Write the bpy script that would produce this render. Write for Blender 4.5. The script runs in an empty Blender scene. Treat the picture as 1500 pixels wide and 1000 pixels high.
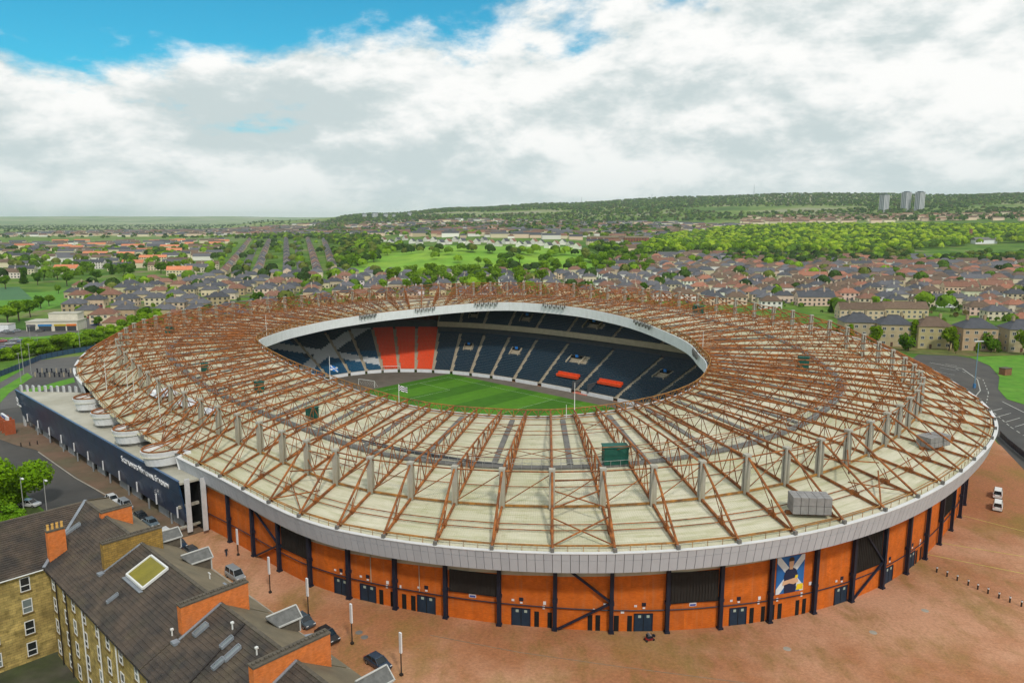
import bpy, math, random
import numpy as np
from mathutils import Vector, Matrix
sc = bpy.context.scene
R = math.radians
# ------------------------------------------------------------------ camera
CAM_H, FPX, YH = 60.0, 1080.0, 322.0
PITCH = math.atan((500 - YH) / FPX)
cam = bpy.data.cameras.new('camera'); camo = bpy.data.objects.new('camera', cam)
sc.collection.objects.link(camo); sc.camera = camo
cam.sensor_width = 36.0; cam.lens = 36.0 * FPX / 1500.0
cam.clip_start = 1.0; cam.clip_end = 60000
camo.location = (0, 0, CAM_H); camo.rotation_euler = (R(90) - PITCH, 0, 0)
# ------------------------------------------------------------------ light, sky, exposure
SUN_AZ, SUN_EL = R(158), R(48)          # azimuth measured clockwise from +Y (view direction)
sun = bpy.data.lights.new('sun', 'SUN'); suno = bpy.data.objects.new('sun', sun); sc.collection.objects.link(suno)
sun.energy = 2.2; sun.angle = R(6); sun.color = (1.0, 0.95, 0.86)
sd = Vector((math.sin(SUN_AZ) * math.cos(SUN_EL), math.cos(SUN_AZ) * math.cos(SUN_EL), math.sin(SUN_EL)))
suno.rotation_euler = sd.to_track_quat('Z', 'Y').to_euler(); suno.location = (0, 0, 300)
sc.view_settings.view_transform = 'Standard'; sc.view_settings.look = 'None'
sc.view_settings.exposure = 0.0; sc.view_settings.gamma = 1.0
sc.view_settings.use_curve_mapping = False
sc.render.engine = 'CYCLES'
sc.cycles.max_bounces = 5; sc.cycles.diffuse_bounces = 2; sc.cycles.glossy_bounces = 2
sc.cycles.transmission_bounces = 2; sc.cycles.volume_bounces = 1; sc.cycles.transparent_max_bounces = 6
sc.cycles.use_adaptive_sampling = True; sc.cycles.adaptive_threshold = 0.02
sc.cycles.use_denoising = True
sc.cycles.volume_step_rate = 10

def world_sky():
    w = bpy.data.worlds.new('World'); sc.world = w; w.use_nodes = True
    nt = w.node_tree; nt.nodes.clear(); N = nt.nodes.new; L = nt.links.new
    def math_(op, a, b=None, c=None, clamp=False):
        n = N('ShaderNodeMath'); n.operation = op; n.use_clamp = clamp
        for i, x in enumerate((a, b, c)):
            if x is None: continue
            if isinstance(x, (int, float)): n.inputs[i].default_value = x
            else: L(x, n.inputs[i])
        return n.outputs[0]
    def ramp(x, lo, hi, a=0.0, b=1.0):
        n = N('ShaderNodeMapRange'); n.interpolation_type = 'SMOOTHSTEP'
        L(x, n.inputs[0]); n.inputs[1].default_value = lo; n.inputs[2].default_value = hi
        n.inputs[3].default_value = a; n.inputs[4].default_value = b
        return n.outputs[0]
    def mix(f, a, b):
        n = N('ShaderNodeMix'); n.data_type = 'RGBA'
        if isinstance(f, float): n.inputs[0].default_value = f
        else: L(f, n.inputs[0])
        for i, x in ((6, a), (7, b)):
            if isinstance(x, tuple): n.inputs[i].default_value = (*x, 1)
            else: L(x, n.inputs[i])
        return n.outputs[2]
    sky = N('ShaderNodeTexSky'); sky.sky_type = 'NISHITA'; sky.sun_disc = False
    sky.sun_elevation = SUN_EL; sky.sun_rotation = SUN_AZ; sky.air_density = 1.0; sky.ozone_density = 2.0
    sk = N('ShaderNodeVectorMath'); sk.operation = 'MULTIPLY'; L(sky.outputs[0], sk.inputs[0]); sk.inputs[1].default_value = (0.022, 0.120, 0.128)
    tc = N('ShaderNodeTexCoord'); sep = N('ShaderNodeSeparateXYZ'); L(tc.outputs['Generated'], sep.inputs[0])
    X, Y, Z = sep.outputs
    zc = math_('MAXIMUM', Z, 0.0)
    den = math_('ADD', zc, 0.10)
    px = math_('DIVIDE', X, den); py = math_('DIVIDE', Y, den)
    cmb = N('ShaderNodeCombineXYZ'); L(px, cmb.inputs[0]); L(py, cmb.inputs[1])
    def noise(vec, scale, detail, rough=0.55, off=(0, 0, 0), dist=0.0):
        m = N('ShaderNodeVectorMath'); m.operation = 'ADD'; L(vec, m.inputs[0]); m.inputs[1].default_value = off
        n = N('ShaderNodeTexNoise'); n.inputs['Scale'].default_value = scale; n.inputs['Detail'].default_value = detail
        n.inputs['Roughness'].default_value = rough; n.inputs['Distortion'].default_value = dist
        L(m.outputs[0], n.inputs['Vector']); return n.outputs['Fac']
    # puffy structure: direction space stretched a little sideways, big billows with fine edges
    st = N('ShaderNodeVectorMath'); st.operation = 'MULTIPLY'; L(tc.outputs['Generated'], st.inputs[0]); st.inputs[1].default_value = (1.0, 1.0, 2.1)
    n1 = noise(cmb.outputs[0], 0.62, 9, 0.56, (3.1, 1.7, 0.0), 0.25)
    n2 = noise(st.outputs[0], 5.6, 11, 0.60, (1.3, 4.2, 0.7), 0.12)
    n3 = noise(st.outputs[0], 3.1, 8, 0.55, (7.3, 2.2, 5.1), 0.2)
    big = noise(cmb.outputs[0], 0.22, 2, 0.5, (9.0, 4.0, 2.0))
    # blue break in the cloud deck, up and to the left of the view
    az = math_('ARCTAN2', X, Y); el = math_('ARCSINE', Z)
    def gap(az0, el0, wa, we):
        a = math_('DIVIDE', math_('SUBTRACT', az, R(az0)), R(wa)); e = math_('DIVIDE', math_('SUBTRACT', el, R(el0)), R(we))
        return math_('SUBTRACT', 1.0, math_('SQRT', math_('ADD', math_('MULTIPLY', a, a), math_('MULTIPLY', e, e))))
    g = math_('MAXIMUM', gap(-20.5, 20.0, 43, 13.4), gap(-150, 40, 40, 14))
    g = math_('MAXIMUM', g, gap(90, 50, 50, 14))
    dens = math_('ADD', math_('MULTIPLY', n2, 0.75), math_('MULTIPLY', n1, 0.55))       # ~0.65 mean
    dens = math_('ADD', dens, math_('MULTIPLY', big, 0.25))
    dens = math_('SUBTRACT', dens, math_('MULTIPLY', math_('MAXIMUM', g, -0.35), 0.66))
    cover = ramp(dens, 0.50, 0.65)
    # shade inside the clouds: billows lit from above, darker bases
    n2u = noise(st.outputs[0], 5.6, 11, 0.60, (1.3, 4.2, 0.7 + 0.06), 0.12)
    relief = math_('SUBTRACT', n2, n2u)
    sh = math_('ADD', math_('ADD', math_('MULTIPLY', n3, 1.0), math_('MULTIPLY', big, 0.35)), math_('MULTIPLY', relief, 1.5))
    shade = ramp(sh, 0.44, 0.86)
    col = mix(shade, (0.60, 0.69, 0.70), (1.02, 1.02, 1.0))
    hz = ramp(Z, 0.0, 0.13, 1.0, 0.0)
    col = mix(math_('MULTIPLY', hz, 0.42), col, (0.66, 0.76, 0.78))
    out = mix(cover, sk.outputs[0], col)
    dn = ramp(Z, -0.02, 0.0)
    out = mix(dn, (0.32, 0.36, 0.34), out)
    bg = N('ShaderNodeBackground'); L(out, bg.inputs[0]); bg.inputs[1].default_value = 1.0
    o = N('ShaderNodeOutputWorld'); L(bg.outputs[0], o.inputs[0])
    w.cycles.sampling_method = 'MANUAL'; w.cycles.sample_map_resolution = 512
world_sky()

# ------------------------------------------------------------------ projection helpers (to find where things stand)
cP, sP = math.cos(PITCH), math.sin(PITCH)
def ray(u, v):
    a = (u - 750) / FPX; b = (500 - v) / FPX
    return np.array([a, cP + b * sP, -sP + b * cP])
def un(u, v, z=0.0):
    d = ray(u, v); return d[:2] * ((z - CAM_H) / d[2])
def proj(x, y, z):
    zz = z - CAM_H; zc = y * cP - zz * sP
    return 750 + FPX * x / zc, 500 - FPX * (y * sP + zz * cP) / zc
# stadium axes: a along the pitch, n towards the two-tier stand
AX = np.array([.73, -.684]); AX = AX / np.linalg.norm(AX); NX = np.array([-AX[1], AX[0]]); SC = np.array([-9.6, 218.0])
SROT = math.atan2(AX[1], AX[0])
def W(a, n): return SC + a * AX + n * NX
def toan(p): d = np.asarray(p)[:2] - SC; return float(d @ AX), float(d @ NX)
def una(u, v, z=0.0): return toan(un(u, v, z))

# ------------------------------------------------------------------ object helpers
col = sc.collection
def link(name, data, parent=None):
    o = bpy.data.objects.new(name, data); col.objects.link(o)
    if parent is not None: o.parent = parent
    return o
def tag(o, label, cat, group=None):
    o['label'] = label; o['category'] = cat
    if group: o['group'] = group
    return o
def kind(o, k): o['kind'] = k; return o
def empty(name, loc=(0, 0, 0), rz=0.0):
    o = link(name, None); o.location = loc; o.rotation_euler = (0, 0, rz); o.empty_display_size = 0.5; return o
def mesh_from(name, V, F, mats, mi=None, smooth=False):
    m = bpy.data.meshes.new(name); m.from_pydata([tuple(v) for v in V], [], F); 
    for x in (mats if isinstance(mats, (list, tuple)) else [mats]): m.materials.append(x)
    if mi is not None: m.polygons.foreach_set('material_index', mi)
    if smooth: m.polygons.foreach_set('use_smooth', [True] * len(m.polygons))
    m.update(); return m
BOXF = [(0, 3, 2, 1), (4, 5, 6, 7), (0, 1, 5, 4), (1, 2, 6, 5), (2, 3, 7, 6), (3, 0, 4, 7)]
class MB:
    def __init__(s): s.V = []; s.F = []; s.M = []
    def add(s, V, F, m=0):
        o = len(s.V); s.V += [tuple(map(float, v)) for v in V]; s.F += [tuple(o + i for i in f) for f in F]; s.M += [m] * len(F); return s
    def box(s, c, d, rz=0.0, m=0):
        x, y, z = d[0] / 2, d[1] / 2, d[2] / 2
        P = [(-x, -y, -z), (x, -y, -z), (x, y, -z), (-x, y, -z), (-x, -y, z), (x, -y, z), (x, y, z), (-x, y, z)]
        k, q = math.cos(rz), math.sin(rz)
        return s.add([(c[0] + k * p[0] - q * p[1], c[1] + q * p[0] + k * p[1], c[2] + p[2]) for p in P], BOXF, m)
    def hexa(s, b, t, m=0): return s.add(list(b) + list(t), BOXF, m)
    def quad(s, *p, m=0): return s.add(p, [tuple(range(len(p)))], m)
    def tube(s, p, q, r, n=6, m=0, r2=None, cap=False):
        p = Vector(p); q = Vector(q); d = q - p
        if d.length < 1e-6: return s
        d.normalize(); u = d.cross(Vector((0, 0, 1)))
        if u.length < 1e-3: u = d.cross(Vector((1, 0, 0)))
        u.normalize(); w = d.cross(u); r2 = r if r2 is None else r2
        V = []
        for c, rr in ((p, r), (q, r2)):
            for i in range(n):
                t = 2 * math.pi * i / n; V.append(c + u * (rr * math.cos(t)) + w * (rr * math.sin(t)))
        F = [(i, (i + 1) % n, n + (i + 1) % n, n + i) for i in range(n)]
        if cap: F += [tuple(range(n))[::-1], tuple(range(n, 2 * n))]
        return s.add(V, F, m)
    def beam(s, p, q, w, h, m=0):            # rectangular bar, width w across, height h
        p = Vector(p); q = Vector(q); d = (q - p).normalized(); u = d.cross(Vector((0, 0, 1)))
        if u.length < 1e-3: u = Vector((1, 0, 0))
        u.normalize(); v = u.cross(d); u *= w / 2; v *= h / 2
        return s.hexa([p - u - v, p + u - v, q + u - v, q - u - v], [p - u + v, p + u + v, q + u + v, q - u + v], m)
    def mesh(s, name, mats, smooth=False): return mesh_from(name, s.V, s.F, mats, s.M, smooth)
    def build(s, name, mats, parent=None, smooth=False): return link(name, s.mesh(name, mats, smooth), parent)

# ------------------------------------------------------------------ materials
MAT = {}
def pm(name, c, rough=0.8, var=0.12, scale=0.6, c2=None, detail=5, bump=0.0, bscale=20.0, objc=0.0, spec=0.3, metal=0.0, wave=None, coord='Object', streak=None, p2=(0.4, 0.65)):
    """base colour broken by fbm noise; optional second colour patches, object-colour tint, streaks, bump"""
    if name in MAT: return MAT[name]
    m = bpy.data.materials.new(name); m.use_nodes = True; nt = m.node_tree; N = nt.nodes.new; L = nt.links.new
    b = nt.nodes['Principled BSDF']; b.inputs['Roughness'].default_value = rough; b.inputs['Metallic'].default_value = metal
    b.inputs['Specular IOR Level'].default_value = spec
    tc = N('ShaderNodeTexCoord'); vec = tc.outputs[coord]
    if coord == 'World':
        pass
    def noise(sc_, det=detail, rg=0.6, mul=None):
        n = N('ShaderNodeTexNoise'); n.inputs['Scale'].default_value = sc_; n.inputs['Detail'].default_value = det; n.inputs['Roughness'].default_value = rg
        if mul:
            mm = N('ShaderNodeMapping'); mm.inputs['Scale'].default_value = mul; L(vec, mm.inputs[0]); L(mm.outputs[0], n.inputs['Vector'])
        else: L(vec, n.inputs['Vector'])
        return n.outputs['Fac']
    def rng(x, a, b_, lo, hi):
        n = N('ShaderNodeMapRange'); L(x, n.inputs[0]); n.inputs[1].default_value = a; n.inputs[2].default_value = b_; n.inputs[3].default_value = lo; n.inputs[4].default_value = hi; return n.outputs[0]
    def mixc(f, a, b_, mode='MIX'):
        n = N('ShaderNodeMix'); n.data_type = 'RGBA'; n.blend_type = mode
        if isinstance(f, float): n.inputs[0].default_value = f
        else: L(f, n.inputs[0])
        for i, x in ((6, a), (7, b_)):
            if isinstance(x, tuple): n.inputs[i].default_value = (*x, 1)
            else: L(x, n.inputs[i])
        return n.outputs[2]
    cur = tuple(c)
    if objc > 0:
        oi = N('ShaderNodeObjectInfo'); cur = mixc(float(objc), cur, oi.outputs['Color'])
    if c2 is not None: cur = mixc(rng(noise(scale * 0.37, 4), p2[0], p2[1], 0, 1), cur, tuple(c2))
    if streak is not None:     # (colour, scale vector, amount)
        cur = mixc(rng(noise(1.0, 4, 0.6, streak[1]), 0.52, 0.75, 0, streak[2]), cur, tuple(streak[0]))
    v = rng(noise(scale), 0.25, 0.75, 1 - var, 1 + var)
    vv = N('ShaderNodeCombineXYZ'); [L(v, vv.inputs[i]) for i in range(3)]
    cur = mixc(1.0, cur, vv.outputs[0], 'MULTIPLY')
    L(cur, b.inputs['Base Color'])
    if bump > 0:
        bp = N('ShaderNodeBump'); bp.inputs['Strength'].default_value = bump; bp.inputs['Distance'].default_value = 0.05
        L(noise(bscale, 4), bp.inputs['Height']); L(bp.outputs[0], b.inputs['Normal'])
    if wave:                    # (axis, scale, strength): ribs as fine relief
        wv = N('ShaderNodeTexWave'); wv.bands_direction = wave[0]; wv.inputs['Scale'].default_value = wave[1]; L(tc.outputs['UV' if len(wave) > 3 else coord], wv.inputs['Vector'])
        bp = N('ShaderNodeBump'); bp.inputs['Strength'].default_value = wave[2]; bp.inputs['Distance'].default_value = 0.08
        L(wv.outputs['Fac'], bp.inputs['Height']); L(bp.outputs[0], b.inputs['Normal'])
    MAT[name] = m; return m
def brickm(name, c1, c2, mortar, bw=0.45, bh=0.15, ms=0.02, var=0.25, rough=0.9, rot=None, dirt=None, dscale=0.12, mul=None):
    if name in MAT: return MAT[name]
    m = bpy.data.materials.new(name); m.use_nodes = True; nt = m.node_tree; N = nt.nodes.new; L = nt.links.new
    b = nt.nodes['Principled BSDF']; b.inputs['Roughness'].default_value = rough; b.inputs['Specular IOR Level'].default_value = 0.15
    tc = N('ShaderNodeTexCoord'); vec = tc.outputs['UV']
    br = N('ShaderNodeTexBrick'); L(vec, br.inputs['Vector']); br.inputs['Scale'].default_value = 1.0
    br.inputs['Color1'].default_value = (*c1, 1); br.inputs['Color2'].default_value = (*c2, 1); br.inputs['Mortar'].default_value = (*mortar, 1)
    br.inputs['Brick Width'].default_value = bw; br.inputs['Row Height'].default_value = bh; br.inputs['Mortar Size'].default_value = ms
    n = N('ShaderNodeTexNoise'); n.inputs['Scale'].default_value = dscale * 4; n.inputs['Detail'].default_value = 7; L(vec, n.inputs['Vector'])
    mr = N('ShaderNodeMapRange'); L(n.outputs['Fac'], mr.inputs[0]); mr.inputs[1].default_value = .25; mr.inputs[2].default_value = .75; mr.inputs[3].default_value = 1 - var; mr.inputs[4].default_value = 1 + var
    mx = N('ShaderNodeMix'); mx.data_type = 'RGBA'; mx.blend_type = 'MULTIPLY'; mx.inputs[0].default_value = 1
    L(br.outputs['Color'], mx.inputs[6]); cc = N('ShaderNodeCombineXYZ'); [L(mr.outputs[0], cc.inputs[i]) for i in range(3)]; L(cc.outputs[0], mx.inputs[7])
    cur = mx.outputs[2]
    if dirt is not None:
        n2 = N('ShaderNodeTexNoise'); n2.inputs['Scale'].default_value = dscale; n2.inputs['Detail'].default_value = 6; n2.inputs['Roughness'].default_value = 0.65; L(vec, n2.inputs['Vector'])
        m2 = N('ShaderNodeMapRange'); L(n2.outputs['Fac'], m2.inputs[0]); m2.inputs[1].default_value = .45; m2.inputs[2].default_value = .72; m2.inputs[3].default_value = 0; m2.inputs[4].default_value = dirt[1]
        x2 = N('ShaderNodeMix'); x2.data_type = 'RGBA'; L(m2.outputs[0], x2.inputs[0]); L(cur, x2.inputs[6]); x2.inputs[7].default_value = (*dirt[0], 1); cur = x2.outputs[2]
    if mul is not None:
        mp = N('ShaderNodeMapping'); mp.inputs['Scale'].default_value = mul[0]; L(vec, mp.inputs[0]); n3 = N('ShaderNodeTexNoise'); n3.inputs['Scale'].default_value = 1; n3.inputs['Detail'].default_value = 6; n3.inputs['Roughness'].default_value = .7; L(mp.outputs[0], n3.inputs['Vector'])
        m3 = N('ShaderNodeMapRange'); L(n3.outputs['Fac'], m3.inputs[0]); m3.inputs[1].default_value = .52; m3.inputs[2].default_value = .75; m3.inputs[3].default_value = 0; m3.inputs[4].default_value = mul[2]
        x3 = N('ShaderNodeMix'); x3.data_type = 'RGBA'; L(m3.outputs[0], x3.inputs[0]); L(cur, x3.inputs[6]); x3.inputs[7].default_value = (*mul[1], 1); cur = x3.outputs[2]
    L(cur, b.inputs['Base Color'])
    bp = N('ShaderNodeBump'); bp.inputs['Strength'].default_value = 0.4; bp.inputs['Distance'].default_value = 0.02; L(br.outputs['Fac'], bp.inputs['Height']); bp.invert = True
    L(bp.outputs[0], b.inputs['Normal'])
    MAT[name] = m; return m
def glassm(name, c, rough=0.12):
    m = pm(name, c, rough, var=0.25, scale=0.5, spec=0.6); return m
def uvbox(o, s=1.0):
    """box-project UVs in metres (x/y run along the wall, z up)"""
    me = o.data; uv = me.uv_layers.new(name='UVMap'); nl = len(me.loops); buf = np.zeros(nl * 2)
    for p in me.polygons:
        nx, ny, nz = p.normal
        t = Vector((-ny, nx, 0))
        if abs(nz) > 0.95 or t.length < 1e-4: t = Vector((1, 0, 0))
        t.normalize(); bt = p.normal.cross(t)
        for li in p.loop_indices:
            c = me.vertices[me.loops[li].vertex_index].co
            buf[2 * li] = c.dot(t) * s; buf[2 * li + 1] = c.dot(bt) * s
    uv.data.foreach_set('uv', buf); return o

# ------------------------------------------------------------------ terrain
T_U = [-700, 0, 300, 430, 560, 680, 820, 1000, 1200, 1400, 1500, 2200]
T_D = [0, 600, 800, 1000, 1300, 2000, 3000, 4500, 5600, 7500, 12000, 17500, 26000]
T_Y = np.array([  # apparent image row of the ground at each distance (0 = flat)
 [0, 0, 0, 0, 0, 0, 0, 0, 0, 0, 327, 317.5, 321],
 [0, 0, 0, 0, 0, 0, 0, 0, 0, 0, 327, 317.5, 321],
 [0, 0, 0, 0, 0, 0, 0, 0, 0, 0, 327, 318.0, 321],
 [0, 0, 0, 0, 368, 350, 340, 331, 323, 328, 327, 318.5, 321],
 [0, 0, 401, 375, 360, 345, 336, 322, 315, 326, 326, 319, 321],
 [0, 0, 400, 364, 352, 340, 331, 313, 306, 322, 325, 320, 321],
 [0, 0, 400, 366, 353, 340, 329, 306, 299, 320, 325, 320, 321],
 [0, 0, 401, 384, 366, 344, 328, 300, 291, 318, 325, 321, 321],
 [0, 0, 402, 387, 371, 338, 322, 299, 288, 318, 325, 321, 321],
 [0, 0, 402, 387, 371, 338, 321, 300, 292, 318, 325, 321, 321],
 [0, 0, 402, 387, 371, 338, 321, 300, 291, 318, 325, 321, 321],
 [0, 0, 402, 387, 371, 338, 321, 300, 291, 318, 325, 321, 321]], float)
T_H = np.zeros_like(T_Y)
for i in range(len(T_U)):
    for j, d in enumerate(T_D):
        T_H[i, j] = 0.0 if T_Y[i, j] == 0 else 60 - (T_Y[i, j] - 322) * d / 1080
_r = np.random.RandomState(5)
_wv = [(_r.uniform(-1, 1, 2) * s, _r.uniform(0, 6.28), a) for s, a in ((1 / 90., 1.0), (1 / 140., 1.3), (1 / 220., 2.0), (1 / 350., 3.0), (1 / 600., 5), (1 / 900., 7))]
def hgt(x, y):
    x = np.asarray(x, float); y = np.asarray(y, float)
    d = np.hypot(x, y); u = 750 + FPX * x / np.maximum(y, 1.0); u = np.where(y <= 1, np.where(x > 0, 2200, -700), u); u = np.clip(u, -700, 2199)
    d = np.minimum(d, 25999)
    iu = np.clip(np.searchsorted(T_U, u, 'right') - 1, 0, len(T_U) - 2); jd = np.clip(np.searchsorted(T_D, d, 'right') - 1, 0, len(T_D) - 2)
    U = np.array(T_U, float); D = np.array(T_D, float)
    fu = (u - U[iu]) / (U[iu + 1] - U[iu]); fd = (d - D[jd]) / (D[jd + 1] - D[jd]); fu = fu * fu * (3 - 2 * fu)
    h = (T_H[iu, jd] * (1 - fu) + T_H[iu + 1, jd] * fu) * (1 - fd) + (T_H[iu, jd + 1] * (1 - fu) + T_H[iu + 1, jd + 1] * fu) * fd
    w = np.clip((d - 1400) / 3000, 0, 1)
    e = sum(a * np.sin(k[0] * x + k[1] * y + p) for k, p, a in _wv)
    return h + e * w * np.where(h > 20, 1.0, 0.3)
def ground_hit(u, v):
    """where the line of sight meets the terrain"""
    d = ray(u, v); t = np.concatenate([np.arange(60, 1500, 2.0), np.arange(1500, 9000, 8.0), np.arange(9000, 24000, 40.0)])
    P = d[None, :] * t[:, None]; z = P[:, 2] + CAM_H; h = hgt(P[:, 0], P[:, 1])
    k = np.argmax(z < h)
    if z[k] >= h[k]: return None
    return P[k, 0], P[k, 1], float(h[k])
# ================================================================== THE STADIUM (local x = along the pitch, y = towards the two-tier stand)
def sheet_mat():
    m = bpy.data.materials.new('roof_sheet'); m.use_nodes = True; nt = m.node_tree; N = nt.nodes.new; L = nt.links.new; b = nt.nodes['Principled BSDF']; b.inputs['Roughness'].default_value = .6; b.inputs['Specular IOR Level'].default_value = .25
    tc = N('ShaderNodeTexCoord')
    def noise(out, mul, det=6, rg=.65):
        mp = N('ShaderNodeMapping'); mp.inputs['Scale'].default_value = mul; L(tc.outputs[out], mp.inputs[0]); n = N('ShaderNodeTexNoise'); n.inputs['Scale'].default_value = 1; n.inputs['Detail'].default_value = det; n.inputs['Roughness'].default_value = rg; L(mp.outputs[0], n.inputs['Vector']); return n.outputs['Fac']
    def mr(x, a, c, lo=0., hi=1.):
        n = N('ShaderNodeMapRange'); L(x, n.inputs[0]); n.inputs[1].default_value = a; n.inputs[2].default_value = c; n.inputs[3].default_value = lo; n.inputs[4].default_value = hi; return n.outputs[0]
    def mix(f, a, c):
        n = N('ShaderNodeMix'); n.data_type = 'RGBA'; L(f, n.inputs[0])
        for i, x in ((6, a), (7, c)):
            if isinstance(x, tuple): n.inputs[i].default_value = (*x, 1)
            else: L(x, n.inputs[i])
        return n.outputs[2]
    c = mix(mr(noise('Object', (.06, .06, .06)), .38, .66), (.60, .565, .44), (.47, .455, .31))      # weathering in large areas
    c = mix(mr(noise('UV', (1.1, .10, 1), 7, .7), .47, .72, 0, .85), c, (.31, .31, .14))             # stains along the laps
    c = mix(mr(noise('Object', (.5, .5, .5), 7, .75), .56, .76, 0, .7), c, (.26, .245, .11))          # lichen spots
    w = N('ShaderNodeTexWave'); w.bands_direction = 'X'; w.wave_profile = 'SAW'; w.inputs['Scale'].default_value = .115; w.inputs['Distortion'].default_value = .0; L(tc.outputs['UV'], w.inputs['Vector'])
    c = mix(mr(w.outputs['Fac'], .90, .97, 0, .35), c, (.30, .27, .15))                              # sheet laps
    L(c, b.inputs['Base Color'])
    w2 = N('ShaderNodeTexWave'); w2.bands_direction = 'Y'; w2.inputs['Scale'].default_value = .9; L(tc.outputs['UV'], w2.inputs['Vector'])
    bp = N('ShaderNodeBump'); bp.inputs['Strength'].default_value = .35; bp.inputs['Distance'].default_value = .08; L(w2.outputs['Fac'], bp.inputs['Height']); L(bp.outputs[0], b.inputs['Normal']); return m
M_sheet = sheet_mat()
M_perf = pm('perforated_sheet', (0.66, 0.63, 0.46), 0.6, var=0.1)
M_rust = pm('rust_paint', (0.34, 0.115, 0.026), 0.7, var=0.40, scale=1.6, c2=(0.17, 0.058, 0.019), p2=(.38, .6))
M_rust2 = pm('ochre_rust', (0.36, 0.165, 0.035), 0.7, var=0.4, scale=1.3, c2=(0.18, 0.095, 0.04))
M_conc = pm('mast_concrete', (0.42, 0.40, 0.35), 0.8, var=0.2, scale=1.5, c2=(0.29, 0.26, 0.19), streak=((0.14, 0.12, 0.07), (2.5, 2.5, 0.35), 0.6))
M_fascia = pm('fascia_metal', (0.47, 0.495, 0.54), 0.45, var=0.05, scale=0.5, spec=0.4, objc=0.0)
M_fascia2 = pm('fascia_metal_b', (0.44, 0.465, 0.51), 0.45, var=0.05, scale=0.5, spec=0.4)
M_cap = pm('fascia_cap', (0.62, 0.62, 0.62), 0.5, var=0.08)
M_white = pm('white_cladding', (0.74, 0.75, 0.77), 0.5, var=0.06, scale=0.7, streak=((0.5, 0.5, 0.48), (0.8, 0.8, 0.1), 0.35))
M_soffit = pm('soffit', (0.20, 0.19, 0.17), 0.9)
M_band = pm('concrete_band', (0.42, 0.385, 0.29), 0.85, var=0.15, scale=0.4, streak=((0.22, 0.2, 0.13), (0.6, 0.6, 0.3), 0.5))
M_brick = brickm('orange_brick', (0.66, 0.155, 0.014), (0.55, 0.115, 0.011), (0.44, 0.12, 0.03), 0.44, 0.15, 0.012, 0.22, dirt=((0.30, 0.085, 0.025), 0.7), dscale=0.22, mul=((1.3, .10, 1), (.42, .19, .09), .55))
M_navy = pm('navy_steel', (0.012, 0.016, 0.032), 0.5, var=0.2)
M_ndoor = pm('navy_door', (0.014, 0.03, 0.055), 0.55, var=0.25, scale=0.8)
M_black = pm('dark_opening', (0.008, 0.008, 0.008), 0.8)
M_louv = pm('louvre_grille', (0.022, 0.019, 0.017), 0.7, var=0.25, scale=0.8)
M_sign = pm('sign_white', (0.7, 0.7, 0.72), 0.5)
M_signb = pm('sign_blue', (0.03, 0.06, 0.30), 0.5)
M_gut = pm('gutter_grey', (0.15, 0.145, 0.135), 0.8, var=0.25, scale=0.8)
M_rail = pm('galvanised_rail', (0.33, 0.33, 0.32), 0.6)
M_green = pm('green_cabin', (0.010, 0.085, 0.062), 0.6, var=0.25)
M_seat = pm('navy_seat', (0.012, 0.034, 0.058), 0.5, var=0.35, scale=3.0, spec=0.4)
M_seat2 = pm('blue_seat', (0.012, 0.075, 0.15), 0.5, var=0.3, scale=3.0)
M_seatw = pm('white_seat', (0.48, 0.50, 0.52), 0.5, var=0.2, scale=3.0)
M_seatr = pm('red_seat', (0.72, 0.075, 0.018), 0.5, var=0.2, scale=3.0)
M_step = pm('terrace_concrete', (0.40, 0.34, 0.255), 0.9, var=0.15, scale=0.8)
M_dstep = pm('terrace_dark', (0.07, 0.075, 0.085), 0.9, var=0.2)  # even dark grey for the walls round the seating
M_track = pm('track_grey', (0.125, 0.105, 0.085), 0.9, var=0.2, scale=0.25)
M_pole = pm('white_pole', (0.7, 0.7, 0.68), 0.5)

def sup(t, A, B, p):
    c, s = math.cos(t), math.sin(t)
    return (A * math.copysign(abs(c) ** (2 / p), c), B * math.copysign(abs(s) ** (2 / p), s))
def ztab(tab):
    th = [R(t) for t, z in tab]; zs = [z for t, z in tab]
    g = np.linspace(-math.pi, math.pi, 720, endpoint=False)
    v = np.interp(g, th, zs, period=2 * math.pi)
    k = np.hanning(41); k /= k.sum()
    v = np.convolve(np.concatenate([v[-40:], v, v[:40]]), k, 'same')[40:-40]
    return lambda t: float(np.interp(t, g, v, period=2 * math.pi))
zout = ztab([(-180, 21.6), (-161, 21.2), (-146, 20.8), (-132, 20.0), (-118, 17.6), (-105, 14.9), (-92, 13.4), (-77, 12.6), (-70, 12.2), (-60, 12.8), (-49, 13.9), (-38, 14.9), (-25, 16.0), (-8, 17.2), (5, 17.2), (20, 17.0), (33, 18.0), (44, 20.5), (53, 22.7), (62, 24.5), (80, 26.5), (100, 27.0), (125, 25.8), (150, 24.0), (167, 22.8)])
# inner edge of the roof: plan and height measured round the opening (a, n, z)
_IN = [(-52.9, -43.2, 23.2), (-63.5, -32.3, 22.7), (-72.9, -13.9, 22.9), (-74.3, 7.3, 23.9), (-66.9, 27.4, 25.3), (-48.6, 46.5, 27.8), (-36.0, 52.5, 28.7), (-5.7, 56.0, 28.6), (16.6, 53.3, 27.2), (37.4, 45.1, 25.0), (57.2, 26.8, 23.6), (69.9, 7.4, 23.2), (74.2, -5.4, 22.2), (73.1, -18.9, 21.2), (67.6, -31.1, 20.3), (60.1, -39.8, 19.6), (47.2, -46.9, 19.2), (35.2, -51.8, 19.2), (20.0, -53.8, 20.0), (0.9, -54.0, 21.2), (-23.6, -52.0, 22.4), (-42.2, -47.6, 23.0)]
_ia = np.array([math.atan2(n / 53, a / 75) for a, n, z in _IN]); _ir = np.array([math.hypot(n / 53, a / 75) for a, n, z in _IN]); _iz = np.array([z for a, n, z in _IN])
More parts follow.
